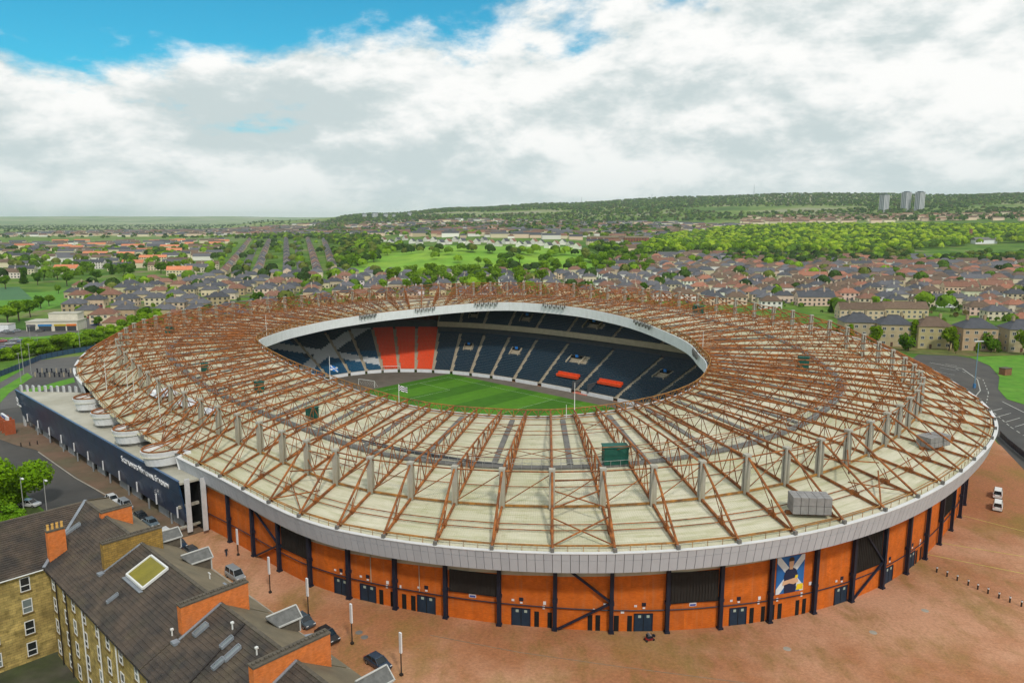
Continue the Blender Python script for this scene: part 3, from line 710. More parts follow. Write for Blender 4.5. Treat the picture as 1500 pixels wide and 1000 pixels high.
for i in range(48):
    t0 = R(-180) + 2 * math.pi * i / 48; t1 = t0 + 2 * math.pi / 48
    tm = (t0 + t1) / 2; dg = math.degrees(tm)
    visible = dg > -25 or dg < -150
    two = TT0 < tm < TT1
    if two:
        make_section(t0, t1, 0, 26, 1.3, .52, 0 if (i % 3) else 0, .55, True, vom=(.30, .70, 13, 19) if i % 2 == 0 else None)
        make_section(t0, t1, 20.5, 17, 17.2, .55, 0, .5, True, vom=(.34, .66, 3, 8) if i % 2 == 0 else None)
    else:
        red = 135 < dg < 157.6; sal = dg > 157.6 or dg < -150
        make_section(t0, t1, 0, 30, 1.3, .50, 3 if red else (saltire if sal else 0), .5, visible)
    # white boards at the front
    b = MB(); p, q = bowl(t0 + .01, -.3), bowl(t1 - .01, -.3)
    b.beam((*p, .65), (*q, .65), .25, 1.2); b.build('perimeter_board', M_white, stadium)
    if visible:
        for (d0, zz_, r_, v) in ([(11.5, 7.3, .52, 1), (23.6, 19.2, .62, 1)] if two else []):
            if i % 2 or roof_over(*bowl((t0 + t1) / 2, d0 + 4)) < zz_ + 4: continue
            # vomitory: pale side walls; a solid black block paints the unlit inside
            b = MB(); lf = .33; rt = .67
            tl, tr_ = t0 + (t1 - t0) * lf, t0 + (t1 - t0) * rt
            for tt in (tl, tr_):
                p, q = bowl(tt, d0), bowl(tt, d0 + 4.4)
                b.hexa([(*p, zz_ - 1), (*bowl(tt + .004, d0), zz_ - 1), (*bowl(tt + .004, d0 + 4.4), zz_ - 1), (*q, zz_ - 1)], [(*p, zz_ + .75), (*bowl(tt + .004, d0), zz_ + .75), (*bowl(tt + .004, d0 + 4.4), zz_ + 2.6), (*q, zz_ + 2.6)])
            vo = b.build('vomitory', M_step, stadium)
            b = MB(); p0, p1, q0, q1 = bowl(tl + .004, d0 + 3.2), bowl(tr_, d0 + 3.2), bowl(tl + .004, d0 + 4.6), bowl(tr_, d0 + 4.6)
            b.hexa([(*p0, zz_ - .5), (*p1, zz_ - .5), (*q1, zz_ - .5), (*q0, zz_ - .5)], [(*p0, zz_ + 2.3), (*p1, zz_ + 2.3), (*q1, zz_ + 2.4), (*q0, zz_ + 2.4)]); b.build('doorway', M_black, vo)
            b = MB(); c = bowl((tl + tr_) / 2, d0 + 3.0); b.box((c[0], c[1], zz_ + 2.6), (1.1, .5, .9), 0); b.build('gangway_sign', pm('sky_blue_sign', (.03, .2, .62), .5), vo)
# tier front wall and back walls
b = MB(); b2 = MB(); b3 = MB(); nseg = 40
for j in range(nseg):
    ta, tb = TT0 + (TT1 - TT0) * j / nseg, TT0 + (TT1 - TT0) * (j + 1) / nseg
    def strip(mb, d0, z0, d1, z1, th=.3): mb.hexa([(*bowl(ta, d0), z0), (*bowl(tb, d0), z0), (*bowl(tb, d0 + th), z0), (*bowl(ta, d0 + th), z0)], [(*bowl(ta, d1), z1), (*bowl(tb, d1), z1), (*bowl(tb, d1 + th), z1), (*bowl(ta, d1 + th), z1)])
    strip(b, 20.0, 15.5, 20.0, 17.6, .4) if roof_over(*bowl(ta, 20)) > 19 else None; strip(b2, 22.6, 12.3, 22.6, 15.5, .3); (strip(b3, 33.6, 22.0, 33.6, min(24.2, roof_over(*bowl(ta, 33.6)) - .6)) if roof_over(*bowl(ta, 33.6)) > 23.5 else None)
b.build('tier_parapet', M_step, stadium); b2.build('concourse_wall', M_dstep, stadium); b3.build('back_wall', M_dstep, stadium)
b = MB()
for j in range(60):
    ta, tb = TT1 + (2 * math.pi - (TT1 - TT0)) * j / 60, TT1 + (2 * math.pi - (TT1 - TT0)) * (j + 1) / 60
    b.hexa([(*bowl(ta, 25.5), 13.8), (*bowl(tb, 25.5), 13.8), (*bowl(tb, 25.8), 13.8), (*bowl(ta, 25.8), 13.8)], [(*bowl(ta, 25.5), 17.5), (*bowl(tb, 25.5), 17.5), (*bowl(tb, 25.8), 17.5), (*bowl(ta, 25.8), 17.5)])
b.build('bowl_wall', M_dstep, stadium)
# players' tunnel with red carpet and dugout seats in front of the two-tier stand
b = MB(); b.hexa([(-1, 46.3, .05), (5, 46.3, .05), (5, 54, 2.4), (-1, 54, 2.4)], [(-1, 46.3, .12), (5, 46.3, .12), (5, 54, 3.0), (-1, 54, 3.0)]); tn = b.build('tunnel_ramp', pm('carpet_pink', (.42, .13, .09), .9), stadium)
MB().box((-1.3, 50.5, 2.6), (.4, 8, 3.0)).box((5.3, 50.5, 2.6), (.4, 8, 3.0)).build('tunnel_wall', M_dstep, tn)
for x in (-7.5, 11):
    MB().box((x, 51.2, 4.4), (9.5, 1.2, .9)).box((x, 52.2, 5.0), (9.5, .9, 1.0)).build('dugout_seats', M_seatr, stadium)
for a0 in (-2, 15):                # glazed boxes on the tier front
    for i in range(5):
        p = bowl(math.atan2(73, 22 + a0 * 1.0 + i * 2.6), 20.3); MB().box((p[0], p[1], 18.3), (1.5, .6, 1.5)).build('glazed_box', M_white, stadium)

# ---- roof furniture
_RP = [(k, roofp(k, s_, 0, f)) for k in range(NB) for s_ in np.linspace(.03, .97, 40) for f in (0, .33, .66)]
_RK = [k for k, p in _RP]; _RP = np.array([p for k, p in _RP]); _RW = SC[None, :] + _RP[:, :1] * AX[None, :] + _RP[:, 1:2] * NX[None, :]
_RU = np.array(proj(_RW[:, 0], _RW[:, 1], _RP[:, 2]))
def onroof(u, v):
    """stadium-local point of the roof seen at image position (u, v)"""
    i = int(np.argmin((_RU[0] - u) ** 2 + (_RU[1] - v) ** 2)); return _RP[i].copy(), _RK[i]
for u, v, d in ((905, 680, (4.2, 2.6, 3.0)), (456, 612, (2.2, 1.8, 2.2)), (381, 576, (2.0, 1.6, 2.2)), (301, 545, (2.0, 1.5, 2.2)), (1174, 541, (3.4, 2.4, 3.0)), (1022, 460, (3.4, 2.2, 2.6)), (250, 488, (2.5, 2, 2))):
    p, k = onroof(u, v); rz = TH[k] + math.pi / 2
    g = MB().box((p[0], p[1], p[2] + d[2] / 2 + .3), d, rz).box((p[0], p[1], p[2] + d[2] + .35), (d[0] + .3, d[1] + .3, .12), rz).build('roof_cabin', M_green, stadium)
M_tank = pm('tank_panel', (.25, .24, .235), .7, var=.2, scale=1.0)
for u, v, d in ((1186, 752, (5.6, 3.0, 2.6)), (1368, 655, (5.6, 3.0, 2.0))):
    p, k = onroof(u, v); dd = roofp(k, .4) - roofp(k, .1); rz = math.atan2(dd[1], dd[0]) + math.pi / 2 - .35
    tk = MB().box((p[0], p[1], p[2] + .35), (d[0] + 1.2, .5, .5), rz).build('tank_base', M_rust, stadium)
    nx, ny, nz = 5, 3, 2; c_, s_ = math.cos(rz), math.sin(rz)
    for i in range(nx):
        for j in range(ny):
            for l in range(nz):
                x = (i + .5) / nx * d[0] - d[0] / 2; y = (j + .5) / ny * d[1] - d[1] / 2; z = (l + .5) / nz * d[2]
                MB().box((p[0] + c_ * x - s_ * y, p[1] + s_ * x + c_ * y, p[2] + .6 + z), (d[0] / nx - .07, d[1] / ny - .07, d[2] / nz - .07), rz).build('tank_panel', M_tank, tk)
M_tarp = pm('plastic_sheet', (.55, .60, .66), .3, var=.35, scale=1.2, bump=.6, bscale=1.5, c2=(.75, .75, .75))
rr = random.Random(3)
for u, v, w_, l_ in ((243, 578, 6, 9), (275, 592, 5, 6), (310, 603, 5, 5)):
    p, k = onroof(u, v); b = MB(); n = 7; V = [];
    for i in range(n):
        for j in range(n):
            V.append((p[0] + (i / (n - 1) - .5) * w_ + rr.uniform(-.3, .3), p[1] + (j / (n - 1) - .5) * l_ * .6 + rr.uniform(-.3, .3), p[2] + .5 + rr.uniform(0, 1.2) * (0 < i < n - 1) * (0 < j < n - 1)))
    b.add(V, [(i * n + j, (i + 1) * n + j, (i + 1) * n + j + 1, i * n + j + 1) for i in range(n - 1) for j in range(n - 1)])
    b.build('plastic_sheeting', M_tarp, stadium)
p, k = onroof(183, 560); MB().hexa([(p[0] - 4, p[1] - 3, p[2] + .3), (p[0] + 5, p[1] - 3, p[2] + .3), (p[0] + 5, p[1] + 2, p[2] + .3), (p[0] - 4, p[1] + 2, p[2] + .3)], [(p[0] - 4, p[1] - 3, p[2] + 1.4), (p[0] + 5, p[1] - 3, p[2] + 3.8), (p[0] + 5, p[1] + 2, p[2] + 3.8), (p[0] - 4, p[1] + 2, p[2] + 1.4)]).build('plant_room', M_sheet, stadium)
for u, v, h in ((155, 577, 8), (188, 592, 9), (197, 600, 9), (235, 628, 10), (843, 612, 7.5), (392, 495, 7), (1023, 520, 6), (590, 592, 5), (491, 552, 7), (832, 612, 3)):
    p, k = onroof(u, v); MB().tube(p, p + np.array([0, 0, h]), .10, 6, r2=.05).build('roof_pole', M_pole, stadium)
# signs on the inner fascia facing the pitch, blocked out as plain boxes
for dg in (168, 140, 116, 97, 78, 38):
    t = R(dg); b = MB(); 
    for i in range(-5, 6):
        tt = thin(t) + i * .012; p = np.array(isup(tt, -.7)); z = zin(tt) - .2
        b.box((p[0], p[1], z + (.35 if i % 2 else -.3)), (.42, .42, .6 + .2 * (i % 3)), t); b.box((p[0], p[1], z + .6), (.12, .12, 1.6), t)
    b.build('rim_sign', M_gut, stadium)

# ---- four rounded canopies over the blue building
M_drum = pm('canopy_drum', (.27, .26, .24), .7, var=.2)
for li, (a0, n0) in enumerate(LOBES):
    zc_ = 14.3
    pl = [(a0 - 4.4, n0 + 4.0), (a0 - 3.9, n0 + 1.0)]
    for i in range(15):
        g = R(-188 + 196 * i / 14); pl.append((a0 + 3.7 * math.cos(g), n0 - .3 + 4.3 * math.sin(g)))
    pl += [(a0 + 4.2, n0 + 1.8), (a0 + 5.8, n0 + 2.6)]
    zs_ = [zc_] * len(pl)
    if li < 3: pl += [(LOBES[li + 1][0] - 4.2, LOBES[li + 1][1] + 3.8)]; zs_ += [zc_]
    else:
        ks = min((k for k in range(NB) if not in_lobes(k) and osup(bay_t(k, 0))[1] < -60 and osup(bay_t(k, 0))[0] > a0), key=lambda k: osup(bay_t(k, 0))[0])
        q = edge(bay_t(ks, 0.0)); pl += [((a0 + 5.8 + q[0]) / 2, (n0 + 2.0 + q[1]) / 2), (q[0], q[1])]; zs_ += [(zc_ + q[2]) / 2 + .1, q[2] + .1]
    lo = [(a0 + (x - a0) * (.84 if 1 < i < 17 else 1.0), y + (.8 if 1 < i < 17 else .5)) for i, (x, y) in enumerate(pl)]
    b = MB()
    def nrm(i):
        x0, y0 = pl[max(i - 1, 0)]; x1, y1 = pl[min(i + 1, len(pl) - 1)]; l = math.hypot(x1 - x0, y1 - y0); return (-(y1 - y0) / l * .22, (x1 - x0) / l * .22)
    for i in range(len(pl) - 1):
        (x0, y0), (x1, y1) = pl[i], pl[i + 1]; (u0, v0), (u1, v1) = lo[i], lo[i + 1]; m0, m1 = nrm(i), nrm(i + 1); za_, zb_ = zs_[i], zs_[i + 1]
        b.hexa([(u0 + m0[0], v0 + m0[1], za_ - 2.9), (u1 + m1[0], v1 + m1[1], zb_ - 2.9), (u1, v1, zb_ - 2.9), (u0, v0, za_ - 2.9)], [(x0 + m0[0], y0 + m0[1], za_), (x1 + m1[0], y1 + m1[1], zb_), (x1, y1, zb_), (x0, y0, za_)])
    cp = b.build('canopy', M_white, stadium)
    b = MB(); ring = [(a0 + 2.6 * math.cos(R(i * 20)), n0 + .4 + 3.0 * math.sin(R(i * 20))) for i in range(18)]
    b.add([(x, y, 10.5) for x, y in ring] + [(x, y, zc_ - 2.6) for x, y in ring], [(i, (i + 1) % 18, 18 + (i + 1) % 18, 18 + i) for i in range(18)]); b.build('drum', M_drum, cp)
    b = MB(); b.add([(x * .985 + a0 * .015, y, zc_ - 1.0) for x, y in pl[:18]] + [(a0 + 4.5, n0 + 6, zc_ - .8), (a0 - 4.5, n0 + 6, zc_ - .8)], [tuple(range(20))]); b.build('canopy_roof', M_sheet, cp)
    b = MB()
    for r_, z_ in ((.93, .25),):
        for i in range(1, 17): b.tube((a0 + (pl[i][0] - a0) * r_, n0 + (pl[i][1] - n0) * r_, zc_ + z_), (a0 + (pl[i + 1][0] - a0) * r_, n0 + (pl[i + 1][1] - n0) * r_, zc_ + z_), .17, 5)
    for i in range(3, 17, 4): b.tube((a0, n0 + 3.5, zc_ + 1.2), (a0 + (pl[i][0] - a0) * .93, n0 + (pl[i][1] - n0) * .93, zc_ + .1), .12, 5)
    b.build('canopy_steel', M_rust, cp)

# ---- blue building along the street side
M_blue = pm('blue_panel', (0.0075, 0.030, 0.082), .32, var=.30, scale=.35, spec=.5, c2=(0.010, 0.045, 0.098))
M_blueB = pm('blue_edge', (.07, .13, .24), .4)
M_deck = pm('deck_grey', (.46, .44, .37), .8, var=.10, scale=.2, c2=(.36, .34, .27))
M_fin = pm('metal_fin', (.55, .56, .57), .4, var=.12, scale=.8, streak=((.3, .3, .3), (2, 2, .3), .5))
hall = empty('entrance_building', (*W(-35, -97.5), 0), SROT); tag(hall, 'long dark blue entrance building with white lettering against the stadium', 'building')
def hl(a, n, z): return (a + 35, n + 97.5, z)
A0, A1, NT, NB_, ZT = -93.5, 18.5, -98.5, -97.0, 11.0
npan = 22
for i in range(npan):
    x0 = A0 + (A1 - A0) * i / npan + .03; x1 = A0 + (A1 - A0) * (i + 1) / npan - .03
    for z0, z1 in ((2.4, 5.2), (5.23, 8.05), (8.08, ZT)):
        f0 = (z0 - 2) / 9; f1 = (z1 - 2) / 9; n0 = NB_ + (NT - NB_) * f0; n1 = NB_ + (NT - NB_) * f1
        MB().hexa([hl(x0, n0, z0), hl(x1, n0, z0), hl(x1, n0 + .3, z0), hl(x0, n0 + .3, z0)], [hl(x0, n1, z1), hl(x1, n1, z1), hl(x1, n1 + .3, z1), hl(x0, n1 + .3, z1)]).build('facade_panel', M_blue, hall)
MB().box(hl((A0 + A1) / 2, NT + .2, ZT + .12), (A1 - A0 + .2, .42, .16)).build('parapet_cap', M_blueB, hall)
pd = una(117, 574, 10.6)
MB().hexa([hl(A0 + .3, NT + .5, 10.2), hl(A1 - .2, NT + .5, 10.2), hl(A1 - .2, -84, 10.2), hl(-78, -85.5, 10.2)], [hl(A0 + .3, NT + .5, 10.6), hl(A1 - .2, NT + .5, 10.6), hl(A1 - .2, -84, 10.6), hl(-78, -85.5, 10.6)]).build('flat_roof', M_deck, hall)
M_under = pm('undercroft_wall', (.24, .25, .26), .8, var=.3, scale=.3)
for i in range(14):
    x0 = A0 + 8 + i * 7.3
    if i % 3 == 2: continue
    MB().box(hl(x0 + 3, -96.2, 1.25), (5.2, .3, 2.5)).build('plinth_panel', M_under, hall)
for i in range(9): MB().tube(hl(A0 + 14 + i * 11.3, NB_ - .1, 0), hl(A0 + 14 + i * 11.3, NB_ - .1, 2.4), .2, 8).build('pillar', M_under, hall)
MB().box(hl((A0 + A1) / 2 + 3, -93.6, 5.0), (A1 - A0 - 8, 1.0, 10)).build('inner_wall', M_black, hall)
for i in range(11): MB().box(hl(A0 + 7 + i * 10.2, NB_ - .68, 3.9), (.22, .22, 2.2)).build('light_strip', M_sign, hall)
for i in range(11):
    f = i / 10; a = A0 + .6 + f * 15.0; n = -97.0 + f * 11.6
    MB().box(hl(a, n, 6.0), (1.5, .4, 12.6), ).build('fin', M_fin, hall)
for i in range(3): MB().box(hl(A1 + .7 + i * 1.5, -97.0 + i * 2.4, 6.1), (.25, .95, 10.6)).build('fin', M_fin, hall)
MB().box(hl(A1 - 1.5, -92, 5.4), (.6, 12, .5)).box(hl(A1 - 1.5, -92, 1.2), (.6, 12, .3)).build('floor_edge', M_conc, hall)
def text3d(body, size, loc, rot, mat, parent, name, ext=.06):
    c = bpy.data.curves.new(name, 'FONT'); c.body = body; c.size = size; c.extrude = ext; c.small_caps_scale = .75
    o = bpy.data.objects.new(name, c); col.objects.link(o)
    dg = bpy.context.evaluated_depsgraph_get(); me = bpy.data.meshes.new_from_object(o.evaluated_get(dg)); bpy.data.objects.remove(o)
    me.materials.clear(); me.materials.append(mat); m = link(name, me, parent); m.location = loc; m.rotation_euler = rot; return m
lean = math.atan2(NB_ - NT, 9.0)
def letters(x, z, s, size):
    # capitals with small capitals, one mesh per word
    for w_ in s.split(' '):
        big = text3d(w_[0], size, hl(x, NT - .05 + .145 * (ZT - z), z), (R(90) + lean * .9, 0, 0), M_sign, hall, 'letter', .08); x += big.data.vertices and max(v.co.x for v in big.data.vertices) + .08
        sm_ = text3d(w_[1:].upper(), size * .74, hl(x, NT - .05 + .145 * (ZT - z), z), (R(90) + lean * .9, 0, 0), M_sign, hall, 'word', .08); x += max(v.co.x for v in sm_.data.vertices) + .62
letters(-11.0, 8.3, "Scotland's National Stadium", 2.0)
text3d('Q', 2.3, hl(A0 + 1.8, NT - .12, 7.9), (R(90) + lean, 0, 0), M_sign, hall, 'emblem', .08); text3d('HAMPDEN', .85, hl(A0 + .9, NT + .1, 6.6), (R(90) + lean, 0, 0), M_sign, hall, 'word', .08)

# ---- pitch and track (setting)
sg = []
trk = [bowl(t, -.5) for t in np.linspace(-math.pi, math.pi, 97)[:-1]]
m = mesh_from('track', [(p[0], p[1], 0.05) for p in trk], [tuple(range(96))], M_track); o = link('running_track', m); o.location = (SC[0], SC[1], 0); o.rotation_euler = (0, 0, SROT); kind(o, 'structure')
M_g1 = pm('pitch_green', (.040, .135, .004), .9, var=.2, scale=.35, c2=(.04, .13, .004)); M_g2 = pm('pitch_green_pale', (.064, .185, .006), .9, var=.16, scale=.35)
b = MB(); nx, ny = 12, 7
for i in range(nx):
    for j in range(ny):
        x0, x1 = -57 + 114 * i / nx, -57 + 114 * (i + 1) / nx; y0, y1 = -38 + 77 * j / ny, -38 + 77 * (j + 1) / ny
        b.quad((x0, y0, .09), (x1, y0, .09), (x1, y1, .09), (x0, y1, .09), m=i % 2)
o = b.build('pitch', [M_g1, M_g2]); o.location = (SC[0], SC[1], 0); o.rotation_euler = (0, 0, SROT); kind(o, 'structure')
b = MB()
for x0, y0, x1, y1 in ((-52.5, -34, 52.5, -34), (-52.5, 34, 52.5, 34), (-52.5, -34, -52.5, 34), (52.5, -34, 52.5, 34), (0, -34, 0, 34), (-36, -20, -36, 20), (-52.5, 20, -36, 20), (36, -20, 36, 20), (36, 20, 52.5, 20)):
    b.beam((x0, y0, .098), (x1, y1, .098), .10, .012)
ml = b.build('pitch_line', pm('line_white', (.40, .50, .34), .8)); ml.location = (SC[0], SC[1], 0); ml.rotation_euler = (0, 0, SROT); kind(ml, 'structure')
def goal(u, v, rz, label, w=7.3):
    x, y = un(u, v, .1); g = empty('football_goal', (x, y, .1), rz); tag(g, label, 'goal', 'football goals')
    for s in (-1, 1): MB().tube((s * w / 2, 0, 0), (s * w / 2, 0, 2.44), .09, 6).build('post', M_pole, g)
    MB().tube((-w / 2, 0, 2.44), (w / 2, 0, 2.44), .09, 6).build('crossbar', M_pole, g)
    b = MB()
    for s in (-1, 1): b.tube((s * w / 2, 0, 2.44), (s * w / 2, 1.9, 0), .05, 4)
    for i in range(9):
        x_ = -w / 2 + w * i / 8; b.tube((x_, 0, 2.44), (x_, 1.9, .05), .014, 3)
    for i in range(5): f = i / 4; b.tube((-w / 2, 1.9 * f, 2.44 * (1 - f) + .03), (w / 2, 1.9 * f, 2.44 * (1 - f) + .03), .014, 3)
    b.build('net', M_pole, g)
goal(573, 545, 0.05, 'white goal frame standing on the track before the red seats'); goal(537, 566, R(-28), 'white goal frame at the near edge of the grass, partly behind the roof')
def flag(u, v, kindf, label):
    p, k = onroof(u, v); w = W(p[0], p[1]); f = empty('flag', (w[0], w[1], p[2] + 3.2), R(20)); tag(f, label, 'flag')
    b = MB(); V = []; n = 9
    for i in range(n):
        for j in range(6): V.append((.05 + i * .24, .15 * math.sin(i * .9 + j * .3), 1.6 - j * .24 - i * .09))
    F = []; 
    for i in range(n - 1):
        for j in range(5): 
            F.append((i * 6 + j, i * 6 + j + 1, (i + 1) * 6 + j + 1, (i + 1) * 6 + j))
    mi = []
    for i in range(n - 1):
        for j in range(5):
            if kindf == 'cross': mi.append(1 if abs(i / 7 - j / 4) < .16 or abs(i / 7 - (1 - j / 4)) < .16 else 0)
            else: mi.append(1 if (j % 2 == 0) ^ (i % 4 == 1) else 0)
    me = mesh_from('cloth', V, F, [pm('flag_blue', (.02, .17, .55), .8) if kindf == 'cross' else pm('flag_black', (.02, .02, .025), .8), M_sign], mi); link('cloth', me, f)
    MB().tube((0, 0, -3.0), (0, 0, 1.8), .06, 6).build('pole', M_pole, f)
flag(590, 592, 'check', 'small black and white flag on a pole at the roof opening'); flag(491, 552, 'cross', 'small blue flag with white diagonal cross on a pole at the roof opening')
# ------------------------------------------------------------------ ground sheet
def terrain():
    ang = np.linspace(-math.pi, math.pi, 361)[:-1]
    fr = np.radians(np.concatenate([np.arange(-180, -45, 3), np.arange(-45, 45, .3), np.arange(45, 180, 3)]))
    rad = np.concatenate([[30], np.geomspace(60, 26000, 150)])
    A, D = np.meshgrid(fr, rad, indexing='ij'); X = D * np.sin(A); Y = D * np.cos(A); Z = hgt(X, Y) - .02
    V = np.stack([X.ravel(), Y.ravel(), Z.ravel()], 1); na, nd = A.shape
    I = np.arange(na * nd).reshape(na, nd); F = []
    i0 = I; i1 = np.roll(I, -1, axis=0)
    F = np.stack([i0[:, :-1].ravel(), i0[:, 1:].ravel(), i1[:, 1:].ravel(), i1[:, :-1].ravel()], 1)
    c = len(V); V = np.vstack([V, [[0, 0, -.02]]])
    F = F.tolist() + [(c, int(a), int(b)) for a, b in zip(i0[:, 0], i1[:, 0])]
    me = mesh_from('ground', V, F, ground_mat(), smooth=True); return kind(link('ground', me), 'structure')
def ground_mat():
    m = bpy.data.materials.new('ground'); m.use_nodes = True; nt = m.node_tree; N = nt.nodes.new; L = nt.links.new; b = nt.nodes['Principled BSDF']
    b.inputs['Roughness'].default_value = .95; b.inputs['Specular IOR Level'].default_value = .1
    tc = N('ShaderNodeTexCoord')
    def noise(s, d=5, r=.6, mul=None):
        n = N('ShaderNodeTexNoise'); n.inputs['Scale'].default_value = s; n.inputs['Detail'].default_value = d; n.inputs['Roughness'].default_value = r
        L(tc.outputs['Object'], n.inputs['Vector']); return n.outputs['Fac']
    def rmp(x, stops):
        n = N('ShaderNodeValToRGB'); L(x, n.inputs[0]); e = n.color_ramp.elements
        while len(e) < len(stops): e.new(.5)
        for q, (p, c) in zip(e, stops): q.position = p; q.color = (*c, 1)
        return n.outputs[0]
    a = rmp(noise(.02, 6, .65), [(.30, (.035, .085, .015)), (.45, (.07, .15, .02)), (.56, (.12, .20, .03)), (.66, (.20, .165, .10)), (.75, (.16, .15, .14))])
    f = rmp(noise(.0016, 7, .7), [(.34, (.035, .08, .02)), (.44, (.09, .16, .03)), (.52, (.20, .25, .07)), (.60, (.32, .28, .22)), (.70, (.13, .19, .05))])
    g = N('ShaderNodeNewGeometry'); ln = N('ShaderNodeVectorMath'); ln.operation = 'LENGTH'; L(g.outputs['Position'], ln.inputs[0])
    mr = N('ShaderNodeMapRange'); L(ln.outputs['Value'], mr.inputs[0]); mr.inputs[1].default_value = 1500; mr.inputs[2].default_value = 4500
    mx = N('ShaderNodeMix'); mx.data_type = 'RGBA'; L(mr.outputs[0], mx.inputs[0]); L(a, mx.inputs[6]); L(f, mx.inputs[7]); L(mx.outputs[2], b.inputs['Base Color'])
    return m
terrain()
# ------------------------------------------------------------------ near ground sheets
M_asph = pm('asphalt', (.062, .060, .058), .9, var=.18, scale=.15, c2=(.085, .078, .07), coord='Object')
M_asph2 = pm('asphalt_pale', (.105, .10, .095), .9, var=.18, scale=.15)
M_lawn = pm('lawn', (.075, .22, .012), .95, var=.25, scale=.3, c2=(.11, .25, .02))
M_brickpath = pm('paved_footway', (.17, .105, .07), .9, var=.22, scale=.3, c2=(.12, .10, .06))
M_mark = pm('road_paint', (.36, .36, .33), .8, var=.2, scale=1.0)
M_yel = pm('yellow_line', (.50, .42, .10), .8, var=.25, scale=.6)
M_kerb = pm('kerb_stone', (.33, .30, .25), .9, var=.2)
def plaza_mat():
    m = bpy.data.materials.new('plaza_paving'); m.use_nodes = True; nt = m.node_tree; N = nt.nodes.new; L = nt.links.new; b = nt.nodes['Principled BSDF']
    b.inputs['Roughness'].default_value = .9; b.inputs['Specular IOR Level'].default_value = .15
    tc = N('ShaderNodeTexCoord'); vec = tc.outputs['Object']
    def noise(s, d=6, r=.65, rot=0, mul=(1, 1, 1)):
        mp = N('ShaderNodeMapping'); mp.inputs['Scale'].default_value = mul; mp.inputs['Rotation'].default_value = (0, 0, rot); L(vec, mp.inputs[0])
        n = N('ShaderNodeTexNoise'); n.inputs['Scale'].default_value = s; n.inputs['Detail'].default_value = d; n.inputs['Roughness'].default_value = r; L(mp.outputs[0], n.inputs['Vector']); return n.outputs['Fac']
    def mr(x, a, c, lo=0., hi=1.):
        n = N('ShaderNodeMapRange'); n.interpolation_type = 'SMOOTHSTEP'; L(x, n.inputs[0]); n.inputs[1].default_value = a; n.inputs[2].default_value = c; n.inputs[3].default_value = lo; n.inputs[4].default_value = hi; return n.outputs[0]
    def mix(f, a, c, mode='MIX'):
        n = N('ShaderNodeMix'); n.data_type = 'RGBA'; n.blend_type = mode; L(f, n.inputs[0]) if not isinstance(f, float) else None
        if isinstance(f, float): n.inputs[0].default_value = f
        for i, x in ((6, a), (7, c)):
            if isinstance(x, tuple): n.inputs[i].default_value = (*x, 1)
            else: L(x, n.inputs[i])
        return n.outputs[2]
    br = N('ShaderNodeTexBrick'); br.inputs['Scale'].default_value = 1; br.inputs['Brick Width'].default_value = .42; br.inputs['Row Height'].default_value = .21; br.inputs['Mortar Size'].default_value = .012
    br.inputs['Color1'].default_value = (.41, .165, .075, 1); br.inputs['Color2'].default_value = (.33, .135, .065, 1); br.inputs['Mortar'].default_value = (.18, .12, .06, 1); L(vec, br.inputs['Vector'])
    c = mix(mr(noise(.022, 5), .40, .62), br.outputs['Color'], (.50, .27, .165))       # faded pinkish areas
    c = mix(mr(noise(.16, 8, .72, .5, (1, .45, 1)), .46, .68, 0, .65), c, (.21, .135, .04))         # mossy streaks
    c = mix(mr(noise(.5, 8, .75), .55, .78, 0, .6), c, (.20, .10, .045))
    c = mix(mr(noise(.055, 6, .6, 1.1), .50, .72, 0, .55), c, (.21, .16, .035))
    v = mr(noise(2.2, 4, .7), .2, .8, .8, 1.2); cc = N('ShaderNodeCombineXYZ'); [L(v, cc.inputs[i]) for i in range(3)]
    c = mix(1.0, c, cc.outputs[0], 'MULTIPLY'); L(c, b.inputs['Base Color']); return m
def sheetg(name, pts, z, mat, an=True, k='structure'):
    P = [(*(W(*p) if an else p), z) for p in pts]
    o = link(name, mesh_from(name, P, [tuple(range(len(P)))], mat)); 
    if o.data.polygons[0].normal.z < 0: o.data.flip_normals()
    return kind(o, k)
def strip_line(name, pts, w, z, mat, an=True, dash=None):
    b = MB(); Q = [Vector((*(W(*p) if an else p), z)) for p in pts]
    for p, q in zip(Q, Q[1:]):
        L_ = (q - p).length; d = (q - p) / L_
        if not dash: b.beam(p, q, w, .02)
        else:
            t = 0
            while t < L_: b.beam(p + d * t, p + d * min(t + dash[0], L_), w, .02); t += dash[0] + dash[1]
    return kind(b.build(name, mat), 'structure')
fe = [una(*q) for q in ((1462, 650), (1480, 660), (1500, 688))]
pl = sheetg('plaza', [(-70, 95), (19, -40), (19, -112.5), (330, -112.5), (330, -40), (200, 0), fe[2], fe[1], fe[0], (112, 100), (60, 120)], .03, plaza_mat())
sheetg('street', [(-260, -112.5), (20, -112.5), (20, -92), (-120, -92), (-150, -86), (-260, -80)], .02, M_asph)
sheetg('side_street', [(18, -112.5), (120, -112.5), (120, -106.5), (70, -104.2), (18, -102.5)], .045, M_asph2)
sheetg('footway', [(-64, -101.6), (19, -100.6), (19, -94), (-95, -94), (-100, -101), (-84, -106), (-72, -104)], .10, M_brickpath)
strip_line('kerb', [una(56, 662), una(110, 700), una(155, 725), (30, -100.4), (120, -101.5)], .3, .12, M_kerb)
strip_line('yellow_line', [(80, -102.6), (110, -103)], .15, .065, M_yel)
# faint drainage lines and joints across the plaza
strip_line('drain_channel', [una(630, 930), una(760, 955), una(900, 975), una(1130, 1005)], .14, .045, pm('drain_iron', (.24, .17, .11), .9, var=.3, scale=1))
for p, q in (((1225, 770), (1500, 815)), ((1410, 755), (1500, 778)), ((1250, 790), (1500, 840))):
    strip_line('bay_line', [una(*p), una(*q)], .15, .045, M_yel)
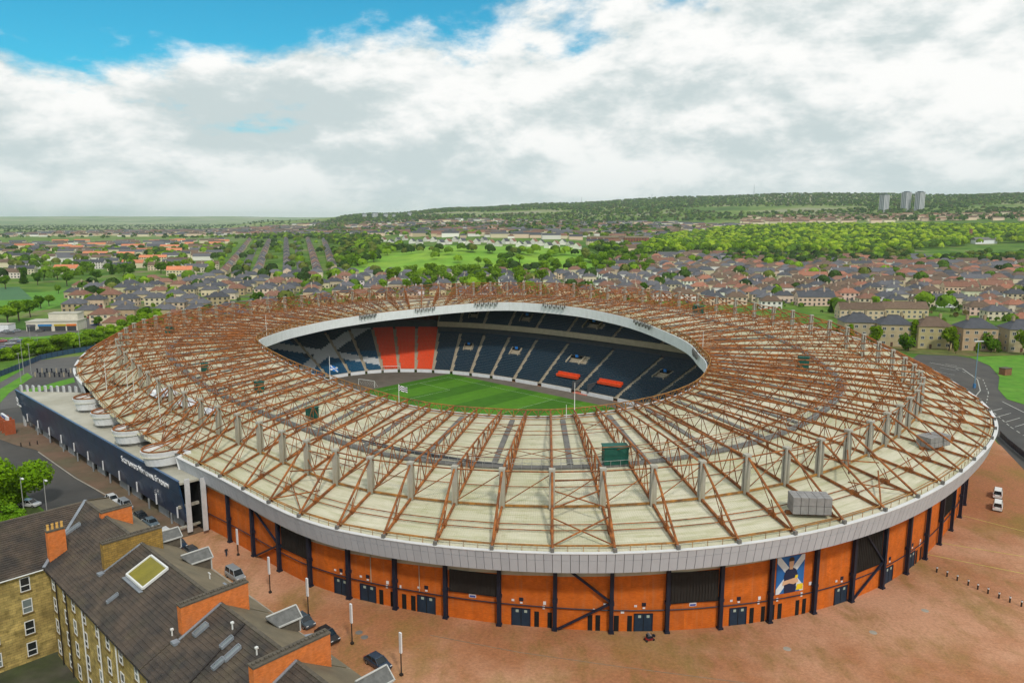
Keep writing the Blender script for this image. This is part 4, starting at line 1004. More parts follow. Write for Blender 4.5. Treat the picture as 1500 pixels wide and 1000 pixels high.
# left approach: road, verges
sheetg('approach_road', [una(0, 600), una(0, 560), una(50, 528), una(130, 520), una(118, 560), una(60, 590)], .03, M_asph2)
sheetg('forecourt', [una(30, 560), una(60, 545), una(125, 540), una(125, 575), una(40, 580)], .05, M_asph)
sheetg('verge', [una(0, 590), una(14, 575), una(48, 552), una(40, 546), una(0, 570)], .07, M_lawn)
sheetg('verge', [una(24, 574), una(50, 575), una(110, 560), una(108, 553), una(88, 558), una(60, 566)], .09, M_lawn)
sheetg('verge', [una(0, 560), una(35, 541), una(30, 537), una(0, 552)], .08, M_lawn)
sheetg('car_park', [una(-60, 530), una(-60, 498), una(20, 494), una(52, 498), una(30, 514)], .04, M_asph2)
sheetg('shop_road', [una(-60, 496), una(-60, 488), una(110, 480), una(118, 486), una(60, 493)], .06, M_asph2)
sheetg('shop_street', [una(122, 482), una(118, 450), una(150, 444), una(160, 470), una(146, 482)], .05, M_asph2)
sheetg('verge', [una(-60, 498), una(-60, 496), una(60, 493), una(150, 484), una(150, 489), una(50, 497)], .07, M_lawn)
sheetg('sports_field', [una(-80, 462), una(-80, 428), una(60, 428), una(160, 418), una(165, 426), una(60, 455)], .04, M_lawn)
sheetg('artificial_pitch', [una(-60, 442), una(-60, 424), una(28, 420), una(48, 438)], .08, pm('artificial_turf', (.06, .15, .06), .9, var=.15, scale=.1))
# right approach: car park with markings and a lawn
sheetg('car_park', [una(1330, 530), una(1345, 519), una(1400, 521), una(1460, 530), una(1560, 560), una(1560, 690), una(1500, 688), una(1462, 648), una(1420, 580)], .04, M_asph)
def curve_px(pts): return [una(*p) for p in pts]
lawn = curve_px([(1500, 520), (1420, 523), (1450, 536), (1464, 552), (1462, 570), (1475, 585), (1505, 594), (1600, 600), (1600, 525)])
sheetg('lawn', lawn, .12, M_lawn)
sheetg('lawn', curve_px([(1215, 492), (1330, 517), (1420, 522), (1500, 520), (1600, 524), (1600, 508), (1300, 500)]), .06, pm('rough_grass', (.10, .13, .025), .95, var=.4, scale=.2, c2=(.16, .13, .05)))
strip_line('lane_line', curve_px([(1362, 531), (1410, 540), (1432, 556), (1436, 572), (1425, 585)]), .35, .055, M_mark)
strip_line('lane_dash', curve_px([(1400, 540), (1440, 556), (1448, 575), (1445, 590)]), .3, .057, M_mark, dash=(2.5, 3))
strip_line('lane_line', curve_px([(1468, 588), (1500, 604), (1540, 620)]), .35, .055, M_mark)
for i in range(5):
    p = np.array(una(1385 - i * 8, 533 + i * 5.5)); q = np.array(una(1402 - i * 2, 536 + i * 6.5)); strip_line('bay_line', [tuple(p), tuple(q)], .25, .055, M_mark)
for i in range(4):
    p = una(1445 + i * 14, 604 + i * 7); q = una(1468 + i * 13, 598 + i * 7); strip_line('bay_line', [p, q], .25, .055, M_mark)
strip_line('lane_dash', curve_px([(1445, 595), (1480, 625), (1500, 638)]), .3, .057, M_mark, dash=(2.2, 2.2))
# ================================================================== TENEMENT (courtyard block in the near corner)
M_stone = brickm('sandstone', (.52, .38, .13), (.34, .26, .09), (.22, .165, .07), .85, .36, .02, .55, dirt=((.10, .07, .028), .8), dscale=.3)
M_stone2 = brickm('sandstone_clean', (.36, .22, .055), (.27, .17, .05), (.16, .11, .04), .7, .3, .02, .3, dirt=((.15, .09, .03), .5), dscale=.4)
M_obrick = brickm('orange_stack_brick', (.74, .20, .04), (.62, .15, .03), (.5, .2, .08), .3, .1, .01, .2, dirt=((.42, .17, .08), .5), dscale=.5)
M_tile = pm('roof_tile', (.088, .066, .050), .85, var=.30, scale=.9, c2=(.042, .037, .034), streak=((.10, .085, .05), (.3, .3, .3), .5))
M_slate = pm('street_slate', (.185, .15, .098), .9, var=.16, scale=.5, c2=(.14, .118, .08), streak=((.24, .20, .12), (.2, .2, .2), .5))
M_lead = pm('lead_flashing', (.22, .24, .27), .6, var=.25)
M_frame = pm('white_frame', (.68, .68, .66), .5, var=.08)
M_pane = glassm('window_glass', (.018, .020, .022), .12)
M_skyg = pm('mossy_glass', (.20, .17, .012), .35, var=.18, scale=.9)
M_pot = pm('clay_pot', (.62, .36, .10), .8, var=.25, scale=2)
M_pipe = pm('drain_pipe_paint', (.025, .02, .018), .6)
M_cope = pm('coping_stone', (.10, .085, .065), .9, var=.35, scale=2)
TO = (60.0, -119.0)
ten = empty('tenement', (*W(*TO), 0), SROT); tag(ten, 'L-shaped sandstone tenement with dark tiled roof and orange brick chimney stacks', 'tenement')
def tl(a, n, z): return (a - TO[0], n - TO[1], z)
RN, EN, SN, ZE, ZR = -118.4, -127.3, -111.8, 13.0, 17.1
AE, AW = 130.0, 22.5      # ends of the main range
WR, WE, WO = 33.6, 44.5, 22.5   # left wing: ridge line, courtyard eave, outer eave (a)
WEND = -165.0
# walls
b = MB(); b.hexa([tl(WE + .5, EN + .45, -.2), tl(AE, EN + .45, -.2), tl(AE, SN - .4, -.2), tl(WE + .5, SN - .4, -.2)], [tl(WE + .5, EN + .45, ZE), tl(AE, EN + .45, ZE), tl(AE, SN - .4, ZE), tl(WE + .5, SN - .4, ZE)])
wall_m = uvbox(b.build('wall', M_stone, ten))
b = MB(); b.hexa([tl(WO + .5, WEND, -.2), tl(WE - .45, WEND, -.2), tl(WE - .45, SN - .42, -.2), tl(WO + .5, SN - .42, -.2)], [tl(WO + .5, WEND, ZE), tl(WE - .45, WEND, ZE), tl(WE - .45, SN - .42, ZE), tl(WO + .5, SN - .42, ZE)])
wall_w = uvbox(b.build('wall', M_stone, ten))
# roofs: real courses of tiles (each course a strip overlapping the next); the courses themselves are too fine to pick apart
def roof_slope(p0, p1, e0, e1, mat, name, course=.5, lift=.085, parent=ten, clip=None, tiles=True):
    """slope between ridge p0-p1 and eave e0-e1 laid in overlapping courses with tile joints"""
    p0, p1, e0, e1 = map(Vector, (p0, p1, e0, e1)); L_ = ((e0 - p0).length + (e1 - p1).length) / 2; n = max(1, int(L_ / course)); b = MB()
    nrm = (e0 - p0).cross(p1 - p0).normalized(); nrm = nrm if nrm.z > 0 else -nrm
    for i in range(n):
        f0, f1 = i / n, (i + 1) / n
        a0, a1 = p0.lerp(e0, f0), p1.lerp(e1, f0); c0, c1 = p0.lerp(e0, f1), p1.lerp(e1, f1)
        w = (c1 - c0).length; m = max(1, int(w / .33)) if tiles else 1
        off = (i % 2) * .5
        top0, top1 = a0 + nrm * .0, a1 + nrm * .0; bot0, bot1 = c0 + nrm * lift, c1 + nrm * lift
        if not tiles:
            b.add([top0, top1, bot1, bot0, c0, c1], [(0, 1, 2, 3), (3, 2, 5, 4)])
        else:
            # pantile rolls: zig-zag section across the course
            V = []; k = m * 2
            for j in range(k + 1):
                f = j / k; h = .035 if j % 2 else 0.0
                V += [top0.lerp(top1, f) + nrm * h, bot0.lerp(bot1, f) + nrm * h]
            F = [(2 * j, 2 * j + 2, 2 * j + 3, 2 * j + 1) for j in range(k)]
            V += [c0, c1]; F.append(tuple([2 * j + 1 for j in range(k + 1)] + [len(V) - 1, len(V) - 2]))
            b.add(V, F)
    o = b.build(name, mat, parent); 
    return o
def flat_roof(name, pts, mat, parent=ten):
    b = MB(); P = [Vector(p) for p in pts]; n = (P[1] - P[0]).cross(P[2] - P[0]).normalized(); n = n if n.z > 0 else -n
    b.add([p - n * .05 for p in P], [tuple(range(len(P)))]); return b.build(name, mat, parent)
# courtyard slope of the main range, split at the party stacks
cuts = [WR, 55.2, 78.2, 94.3, 116, AE]
r0 = None
for i in range(len(cuts) - 1):
    a0, a1 = cuts[i], cuts[i + 1]
    e0 = WE if i == 0 else a0
    dz = (0, .0, -.05, -.1, -.1)[i]
    kind(roof_slope(tl(a0, RN, ZR + dz), tl(a1, RN, ZR + dz), tl(e0, EN, ZE - .15 + dz), tl(a1, EN, ZE - .15 + dz), M_tile, 'roof_tiles', tiles=True), 'stuff')
    s0 = AW if i == 0 else a0
    roof_slope(tl(a0, RN, ZR + dz), tl(a1, RN, ZR + dz), tl(s0, SN, ZE - .1 + dz), tl(a1, SN, ZE - .1 + dz), M_slate, 'street_roof', course=.34, lift=.02, tiles=False)
    b = MB()
    for j in range(int((a1 - a0) / .45)): b.box(tl(a0 + .25 + j * .45, RN, ZR + dz + .05), (.42, .42, .16))
    kind(b.build('ridge_tiles', M_cope, ten), 'stuff')
    b = MB(); b.tube(tl(e0, EN - .05, ZE - .25 + dz), tl(a1, EN - .05, ZE - .25 + dz), .09, 6); b.build('gutter', M_pipe, ten)
# left wing slopes
kind(roof_slope(tl(WR, WEND, ZR), tl(WR, RN, ZR), tl(WE, WEND, ZE - .15), tl(WE, EN, ZE - .15), M_tile, 'roof_tiles', tiles=True), 'stuff')
roof_slope(tl(WR, WEND, ZR), tl(WR, RN, ZR), tl(WO, WEND, ZE - .15), tl(WO, SN, ZE - .15), M_slate, 'street_roof', course=.5, tiles=False)
MB().beam(tl(WR, RN, ZR + .16), tl(WE, EN, ZE + .04), .42, .16).build('valley_lead', M_lead, ten)
MB().beam(tl(WR, RN, ZR + .08), tl(WO + .3, SN, ZE), .3, .12).build('hip_lead', M_slate, ten)
MB().tube(tl(WE + .05, WEND, ZE - .25), tl(WE + .05, EN, ZE - .25), .09, 6).build('gutter', M_frame, ten)
# party stacks
def stack(a, n0, n1, zt, mat, pots=0, w=1.0, zb=13.0):
    st = uvbox(MB().box(tl(a, (n0 + n1) / 2, (zb + zt) / 2), (w, n1 - n0, zt - zb)).build('chimney_stack', mat, ten))
    MB().box(tl(a, (n0 + n1) / 2, zt + .09), (w + .14, n1 - n0 + .14, .18)).build('coping', M_cope, st)
    b = MB(); m = int((n1 - n0) / .42)
    for i in range(m): b.box(tl(a, n0 + .25 + i * (n1 - n0 - .5) / max(1, m - 1), zt + .26), (.30, .26, .18))
    if pots == 0: kind(b.build('capped_flues', M_cope, st), 'stuff')
    for i in range(pots):
        n = n0 + (n1 - n0) * (i + .5) / pots
        b = MB(); z = zt + .16; prof = [(.17, 0), (.15, .25), (.14, .55), (.18, .6), (.18, .72), (.10, .72)]
        for (r0_, h0), (r1_, h1) in zip(prof, prof[1:]): b.tube(tl(a, n, z + h0), tl(a, n, z + h1 + .001), r0_, 10, r2=r1_)
        b.build('chimney_pot', M_pot, st)
    return st
stack(55.2, -123.1, -115.6, 18.4, M_stone2); stack(78.2, -122.8, -115.0, 18.3, M_obrick); stack(94.3, -122.8, -114.4, 18.2, M_obrick); stack(116.0, -122.8, -113.0, 18.3, M_obrick)
stack(42.0, -119.0, -114.8, 17.7, M_obrick)
d = uvbox(MB().box(tl(43.6, -125.3, 15.3), (1.0, 2.2, 4.6)).build('chimney_stack', M_obrick, ten))
MB().box(tl(43.6, -125.3, 17.7), (1.15, 2.35, .2)).build('coping', M_cope, d)
for i in range(4):
    b = MB(); z = 17.8; n = -126.15 + i * .57
    for (r0_, h0), (r1_, h1) in zip([(.19, 0), (.17, .3), (.16, .65), (.2, .7)], [(.17, .3), (.16, .65), (.2, .7), (.12, .82)]): b.tube(tl(43.6, n, z + h0), tl(43.6, n, z + h1 + .001), r0_, 10, r2=r1_)
    b.build('chimney_pot', M_pot, d)
for a in (55.9, 78.9, 95.0):      # lead strips down the stacks
    MB().beam(tl(a, RN, ZR + .12), tl(a, -123.3, 14.85), .3, .1).build('flashing', M_lead, ten)
    MB().box(tl(a, -123.7, 14.7), (.9, .7, .3)).build('flashing', M_lead, ten)
# skylights on the courtyard slope
sl = (ZR - ZE + .15) / (RN - EN)
def slope_pt(a, n, h=0): return Vector(tl(a, n, ZR + (n - RN) * sl + h * .9)) + Vector((0, -.4 * h, 0))
def skylight(a0, a1, n0, n1, fr=.14, glass=None, h=.22, name='skylight'):
    b = MB()
    for (x0, y0), (x1, y1) in (((a0, n0), (a1, n0)), ((a1, n0), (a1, n1)), ((a1, n1), (a0, n1)), ((a0, n1), (a0, n0))): b.beam(slope_pt(x0, y0, h), slope_pt(x1, y1, h), fr, .3)
    o = b.build(name, M_frame if glass else M_lead, ten)
    b = MB(); b.add([slope_pt(a0, n0, h), slope_pt(a1, n0, h), slope_pt(a1, n1, h), slope_pt(a0, n1, h)], [(0, 1, 2, 3)]); b.build('pane', glass or pm('skylight_glass', (.20, .23, .24), .15, var=.25), o)
skylight(60.6, 65.8, -122.0, -117.9 - 1.0, .22, M_skyg, .3)
MB().beam(slope_pt(60.4, -122.35, .15), slope_pt(66.0, -122.35, .15), .5, .1).build('skylight_apron', M_lead, ten)
for a, n, w, h in ((39.7, -122.0, .8, 1.9), (80.3, -121.4, .8, 1.5), (85.2, -120.8, .6, 1.3), (87.2, -121.2, .65, 1.7), (86.9, -122.6, .6, 1.2), (62.9, -124.6, .4, 1.3)): skylight(a - w / 2, a + w / 2, n - h / 2, n + h / 2, .08)
for a, n in ((77.4, -123.4), (84, -119.6), (90, -120.0)): MB().tube(slope_pt(a, n), slope_pt(a, n) + Vector((0, 0, .75)), .09, 6).box(tuple(slope_pt(a, n) + Vector((0, 0, .8))), (.3, .3, .18)).build('roof_vent', M_frame, ten)
MB().beam(slope_pt(84.8, -118.6, .1), slope_pt(86.2, -127.2, .1), .22, .1).build('roof_joint', M_pipe, ten)
# windows: sash with frame, meeting bar, panes; sill
def window(par, c, wdir, nrm, w=1.15, h=2.0, curtain=False):
    c = Vector(c); u = Vector(wdir); n = Vector(nrm); z = Vector((0, 0, 1))
    def bx(b, x0, x1, z0, z1, d0, d1): b.hexa([c + u * x0 + z * z0 + n * d0, c + u * x1 + z * z0 + n * d0, c + u * x1 + z * z0 + n * d1, c + u * x0 + z * z0 + n * d1], [c + u * x0 + z * z1 + n * d0, c + u * x1 + z * z1 + n * d0, c + u * x1 + z * z1 + n * d1, c + u * x0 + z * z1 + n * d1])
    b = MB(); f = .11
    bx(b, -w / 2, -w / 2 + f, -h / 2, h / 2, 0, .07); bx(b, w / 2 - f, w / 2, -h / 2, h / 2, 0, .07); bx(b, -w / 2 + f, w / 2 - f, -h / 2, -h / 2 + f, 0, .07); bx(b, -w / 2 + f, w / 2 - f, h / 2 - f, h / 2, 0, .07); bx(b, -w / 2 + f, w / 2 - f, -.22, -.12, 0, .08)
    o = b.build('window', M_frame, par)
    for z0, z1 in ((-h / 2 + f, -.22), (-.12, h / 2 - f)):
        b = MB(); bx(b, -w / 2 + f, w / 2 - f, z0, z1, .0, .02); b.build('pane', pm('curtained_glass', (.16, .19, .19), .2, var=.2) if curtain else M_pane, o)
    b = MB(); bx(b, -w / 2 - .12, w / 2 + .12, -h / 2 - .18, -h / 2 - .02, 0, .16); b.build('sill', M_stone2, o)
for i, n in enumerate((-129.6, -133.7, -139.5, -143.5, -149.3)):
    for fl in range(4): window(ten, tl(WE - .44, n - .0, 11.3 - fl * 3.15), (0, 1, 0), (1, 0, 0), 1.2, 2.0, (i + fl) in (1, 4, 7))
for i in range(13):
    for fl in range(4): window(ten, tl(46.6 + i * 4.1 + (.6 if i % 3 == 1 else 0), EN + .44, 11.3 - fl * 3.15), (1, 0, 0), (0, -1, 0), 1.15, 2.0, (i * 3 + fl) % 7 == 0)
b = None
for a in (48.3, 52.4, 58.8, 64.6, 70.3, 76.9): 
    MB().tube(tl(a, EN + .25, 0), tl(a, EN + .25, ZE - .3), .085, 6).build('downpipe', M_pipe if a < 56 else M_frame, ten)
MB().tube(tl(WE - .3, -135.7, 0), tl(WE - .3, -135.7, ZE - .2), .1, 6).build('downpipe', M_pipe, ten)
MB().tube(tl(WE - .3, -146.5, 0), tl(WE - .3, -146.5, ZE - .2), .1, 6).build('downpipe', M_pipe, ten)
# dormers on the street slope
for a in (50.6, 60.4, 78.6 + 4.4, 100.2):
    n0, n1, w, zb_, zt_ = SN + .1, SN - 2.6, 2.1, ZE + .0, ZE + 1.6
    D = MB(); D.hexa([tl(a - w / 2, n1, zb_), tl(a + w / 2, n1, zb_), tl(a + w / 2, n0, zb_), tl(a - w / 2, n0, zb_)], [tl(a - w / 2, n1, zt_), tl(a + w / 2, n1, zt_), tl(a + w / 2, n0, zt_), tl(a - w / 2, n0, zt_)])
    dm = D.build('dormer', M_cope, ten)
    b = MB(); zr = zt_ + .95
    for s in (-1, 1): b.hexa([tl(a + s * (w / 2 + .2), n0 + .2, zt_ - .1), tl(a, n0 + .2, zr), tl(a, n1 - .9, zr), tl(a + s * (w / 2 + .2), n1, zt_ - .1)], [tl(a + s * (w / 2 + .2), n0 + .2, zt_ + .02), tl(a, n0 + .2, zr + .12), tl(a, n1 - .9, zr + .12), tl(a + s * (w / 2 + .2), n1, zt_ + .02)])
    b.build('dormer_roof', pm('dormer_slate', (.13, .13, .125), .85, var=.3, scale=2), dm)
    b = MB()
    for s in (-1, 1): b.beam(tl(a + s * (w / 2 + .25), n0 + .26, zt_), tl(a, n0 + .26, zr + .15), .11, .2)
    b.tube(tl(a, n0 + .2, zr + .18), tl(a, n1 - .8, zr + .18), .1, 6)
    for s in (-1, 1): b.beam(tl(a + s * (w / 2 + .2), n0 + .2, zt_ + .02), tl(a + s * (w / 2 + .2), n1, zt_ + .02), .16, .16); b.beam(tl(a + s * w / 2, n0 + .06, zb_), tl(a + s * w / 2, n0 + .06, zt_), .16, .16)
    b.build('bargeboard', pm('weathered_trim', (.46, .46, .44), .7, var=.15), dm)
    MB().box(tl(a, n0 + .02, zb_ + .9), (1.6, .08, 1.5)).build('dormer_window', M_pane, dm)
for a in (69, 88.5, 92, 104, 108): MB().box(tl(a, -113.4, ZE + .85), (1.6, .7, .10)).build('roof_light', M_lead, ten)
MB().box(tl(67.5, -114.6, ZE + 1.9), (.12, .12, 1.2)).box(tl(67.5, -114.6, ZE + 2.45), (.6, .12, .12)).build('aerial', M_frame, ten)
for a in (86.5, 105): MB().hexa([tl(a - 1.8, SN - .3, ZE - 1.5), tl(a + 1.8, SN - .3, ZE - 1.5), tl(a + 1.8, SN + 1.5, ZE - 1.5), tl(a - 1.8, SN + 1.5, ZE - 1.5)], [tl(a - 1.8, SN - .3, ZE - .15), tl(a + 1.8, SN - .3, ZE - .15), tl(a + 1.1, SN + 1.5, ZE - .3), tl(a - 1.1, SN + 1.5, ZE - .3)]).build('bay_roof', M_lead, ten)
# courtyard ground and a neighbouring low roof
sheetg('back_court', [(43.5, -126.3), (130, -126.3), (130, -165), (43.5, -165)], .03, pm('court_ground', (.07, .065, .05), .95, var=.4, scale=.3, c2=(.05, .07, .02)))
sheetg('garden', [(-60, -113), (22, -113), (22, -165), (-60, -165)], .04, pm('garden_ground', (.06, .09, .02), .95, var=.4, scale=.3, c2=(.10, .08, .05)))
gs = una(8, 800, 4); sh = empty('shed', (*W(*gs), 0), SROT); tag(sh, 'low mossy flat-roofed outbuilding behind the tenement wing beside the hedge', 'shed')
MB().box((0, 0, 2.2), (7, 7, 4.4)).build('wall', M_stone2, sh); MB().box((0, 0, 4.5), (7.4, 7.4, .25)).build('roof', pm('mossy_felt', (.17, .16, .05), .9, var=.3), sh)
gw = una(57, 768, 0); g = uvbox(MB().box((0, 0, 1.0), (9.0, .4, 2.0)).box((0, 0, 2.06), (9.2, .55, .12)).build('garden_wall', M_obrick)); g.location = (*W(*gw), 0); g.rotation_euler = (0, 0, SROT + R(75)); tag(g, 'short orange brick garden wall behind the tenement roof beside the parked white car', 'wall')
# brick gatehouse at the far end of the blue building
gp = una(11, 633); gh = empty('gatehouse', (*W(*gp), 0), SROT); tag(gh, 'small red brick gate kiosk with white sign at the blue building corner', 'kiosk')
uvbox(MB().box((-3.2, 0, 2.1), (.7, 2.6, 4.2)).box((0, 0, 2.1), (.7, 2.6, 4.2)).box((3.2, 0, 2.1), (.7, 2.6, 4.2)).build('pier', brickm('red_brick', (.42, .09, .03), (.34, .07, .03), (.3, .12, .06), .3, .1, .01, .2), gh))
MB().box((0, .6, 1.8), (6.2, .3, 3.6)).build('gate', M_black, gh); MB().box((0, -.2, 4.6), (6.8, .5, 1.1)).build('sign_board', M_sign, gh); text3d('HAMPDEN', .9, (-2.6, -.5, 4.3), (R(90), 0, 0), M_signb, gh, 'lettering', .02)
# ================================================================== TREES
def leaf_mat(name, c, c2, tr=.35):
    m = bpy.data.materials.new(name); m.use_nodes = True; nt = m.node_tree; N = nt.nodes.new; L = nt.links.new; nt.nodes.remove(nt.nodes['Principled BSDF'])
    oi = N('ShaderNodeObjectInfo'); tc = N('ShaderNodeTexCoord'); n = N('ShaderNodeTexNoise'); n.inputs['Scale'].default_value = .55; n.inputs['Detail'].default_value = 3; L(tc.outputs['Object'], n.inputs['Vector'])
    mr = N('ShaderNodeMapRange'); L(n.outputs['Fac'], mr.inputs[0]); mr.inputs[1].default_value = .35; mr.inputs[2].default_value = .65
    mx = N('ShaderNodeMix'); mx.data_type = 'RGBA'; L(mr.outputs[0], mx.inputs[0]); mx.inputs[6].default_value = (*c, 1); mx.inputs[7].default_value = (*c2, 1)
    mu = N('ShaderNodeMix'); mu.data_type = 'RGBA'; mu.blend_type = 'MULTIPLY'; mu.inputs[0].default_value = 1; L(mx.outputs[2], mu.inputs[6]); L(oi.outputs['Color'], mu.inputs[7])
    d = N('ShaderNodeBsdfDiffuse'); t = N('ShaderNodeBsdfTranslucent'); L(mu.outputs[2], d.inputs[0]); L(mu.outputs[2], t.inputs[0])
    ms = N('ShaderNodeMixShader'); ms.inputs[0].default_value = tr; L(d.outputs[0], ms.inputs[1]); L(t.outputs[0], ms.inputs[2]); L(ms.outputs[0], nt.nodes['Material Output'].inputs[0]); return m
M_leaf = leaf_mat('leaves', (.14, .26, .018), (.22, .36, .026)); M_bark = pm('bark', (.06, .045, .03), .95, var=.3)
rng = np.random.RandomState(7)
def leaf_cloud(n, lobes, size, rs):
    """n leaf clumps (two crossed faces) spread through a set of ellipsoid lobes, denser near the skin"""
    w = np.array([l[3] * l[4] * l[5] for l in lobes]); k = rs.choice(len(lobes), n, p=w / w.sum()); L_ = np.array(lobes)[k]
    d = rs.normal(size=(n, 3)); d /= np.linalg.norm(d, axis=1)[:, None]; r = rs.uniform(.25, 1.0, n) ** .45
    C_ = L_[:, :3] + d * r[:, None] * L_[:, 3:6]
    a = rs.normal(size=(n, 3)); a -= (a * d).sum(1)[:, None] * d * .55; a /= np.linalg.norm(a, axis=1)[:, None]
    b_ = np.cross(a, d + rs.normal(size=(n, 3)) * .45); b_ /= np.linalg.norm(b_, axis=1)[:, None] + 1e-9
    s = size * rs.uniform(.6, 1.35, n)[:, None]
    V = np.stack([C_ - a * s - b_ * s * .7, C_ + a * s - b_ * s * .7, C_ + a * s * .8 + b_ * s * .75, C_ - a * s * .8 + b_ * s * .75], 1).reshape(-1, 3)
    return V
def mesh_quads(name, V, mat):
    n = len(V) // 4; me = bpy.data.meshes.new(name); me.vertices.add(len(V)); me.vertices.foreach_set('co', np.asarray(V, np.float32).ravel())
    me.loops.add(n * 4); me.loops.foreach_set('vertex_index', np.arange(n * 4, dtype=np.int32)); me.polygons.add(n); me.polygons.foreach_set('loop_start', np.arange(0, n * 4, 4, dtype=np.int32))
    me.materials.append(mat); me.update(calc_edges=True); return me
def tree_variant(i, n=900, size=.5, shape='round'):
    rs = np.random.RandomState(100 + i); lobes = []
    H = 10.0
    if shape == 'round':
        for j in range(9):
            a = rs.uniform(0, 6.28); r = rs.uniform(.8, 2.7); z = rs.uniform(4.0, 8.2); q = rs.uniform(1.2, 2.1); lobes.append((r * math.cos(a), r * math.sin(a), z, q, q, q * .85))
        lobes.append((0, 0, 6.2, 2.4, 2.4, 2.6))
    elif shape == 'tall':
        for j in range(9): z = 2.5 + j * .85; q = 1.5 * math.sin(math.pi * (j + 1.2) / 11) + .5; lobes.append((rs.uniform(-.5, .5), rs.uniform(-.5, .5), z, q, q, 1.0))
    elif shape == 'conifer':
        for j in range(9): z = 1.2 + j * 1.0; q = 2.1 * (1 - j / 9.5) + .2; lobes.append((0, 0, z, q, q, .7))
    elif shape == 'bush':
        for j in range(9):
            a = rs.uniform(0, 6.28); r = rs.uniform(.5, 2.8); lobes.append((r * math.cos(a), r * math.sin(a), rs.uniform(1.2, 5.8), rs.uniform(1.4, 2.2), rs.uniform(1.4, 2.2), rs.uniform(1.2, 1.9)))
    crown = mesh_quads('crown', leaf_cloud(n, lobes, size, rs), M_leaf)
    b = MB(); th = 3.8 if shape == 'round' else 2.0
    b.tube((0, 0, 0), (rs.uniform(-.2, .2), rs.uniform(-.2, .2), th), .30, 7, r2=.2)
    for j in range(6):
        l = lobes[j % len(lobes)]; b.tube((0, 0, th * (.7 + .05 * j)), (l[0] * .8, l[1] * .8, l[2]), .13, 5, r2=.04)
    return crown, b.mesh('trunk', M_bark)
TV = [tree_variant(i, 760, .42, s) for i, s in enumerate(['round'] * 5 + ['tall', 'conifer', 'bush', 'bush'])]
BIG = tree_variant(20, 16000, .125, 'round'); BUSHN = tree_variant(21, 3000, .28, 'bush'); BIG = tree_variant(22, 15000, .12, 'bush')
def tree(x, y, z, h, color, label, var=0, name='tree', group=None, wide=1.0, mesh=None, cat='tree'):
    cr, tk = mesh or TV[var]; t = empty(name, (x, y, z), rng.uniform(0, 6.28)); s = h / 10.0; t.scale = (s * wide, s * wide, s); tag(t, label, cat, group)
    c = link('crown', cr, t); c.color = (*color, 1); link('trunk', tk, t); return t
# ---- pixel-space zones of the town, used to place things on the ground
def inpoly(u, v, poly):
    u = np.asarray(u, float); v = np.asarray(v, float); ins = np.zeros(u.shape, bool); n = len(poly)
    for i in range(n):
        x0, y0 = poly[i]; x1, y1 = poly[(i + 1) % n]
        c = ((y0 > v) != (y1 > v)) & (u < (x1 - x0) * (v - y0) / ((y1 - y0) if y1 != y0 else 1e-9) + x0); ins ^= c
    return ins
def scatter(poly, density, rs, dmin=200, dmax=6000, cap=20000, margin=0):
    """random ground points (x, y, z, u, v, d) whose image lies in poly; density per 1000 m2"""
    us = [p[0] for p in poly]; u0, u1 = min(us), max(us); t0, t1 = math.atan((u0 - 750) / FPX), math.atan((u1 - 750) / FPX)
    vs = [p[1] for p in poly]
    area = .5 * (dmax ** 2 - dmin ** 2) * (t1 - t0); n = int(min(area / 1000 * density, 400000))
    d = np.sqrt(rs.uniform(dmin ** 2, dmax ** 2, n)); t = rs.uniform(t0, t1, n); x = d * np.sin(t); y = d * np.cos(t); z = hgt(x, y); u, v = proj(x, y, z)
    ok = inpoly(u, v, poly); A_ = np.stack([x, y, z, u, v, d], 1)[ok]; return A_[:cap]
def clear_stadium(A_, m=14):
    dx = A_[:, 0] - SC[0]; dy = A_[:, 1] - SC[1]; a = dx * AX[0] + dy * AX[1]; n = dx * NX[0] + dy * NX[1]
    return (np.abs(a) / (OA + m)) ** 2.5 + (np.abs(n) / (OB + m)) ** 2.5 > 1
GOLF = [(500, 402), (520, 372), (575, 358), (850, 362), (880, 392), (800, 402), (640, 408)]
WOODR = [(935, 372), (960, 352), (1050, 338), (1180, 326), (1500, 318), (1600, 322), (1600, 352), (1440, 358), (1310, 372), (1180, 372), (1080, 372)]
HOUSES = []      # x, y, z, u, v, d, district, row, rot, type, roof colour, wall colour
roofc = {'grey': (.105, .105, .118), 'slate': (.068, .071, .083), 'red-brown': (.20, .10, .068), 'brown': (.135, .09, .062), 'orange': (.56, .20, .10), 'russet': (.29, .125, .08)}
wallc = {'cream': (.64, .56, .40), 'pale pink': (.66, .50, .38), 'white': (.74, .71, .66), 'tan': (.42, .33, .20), 'buff': (.55, .45, .30)}
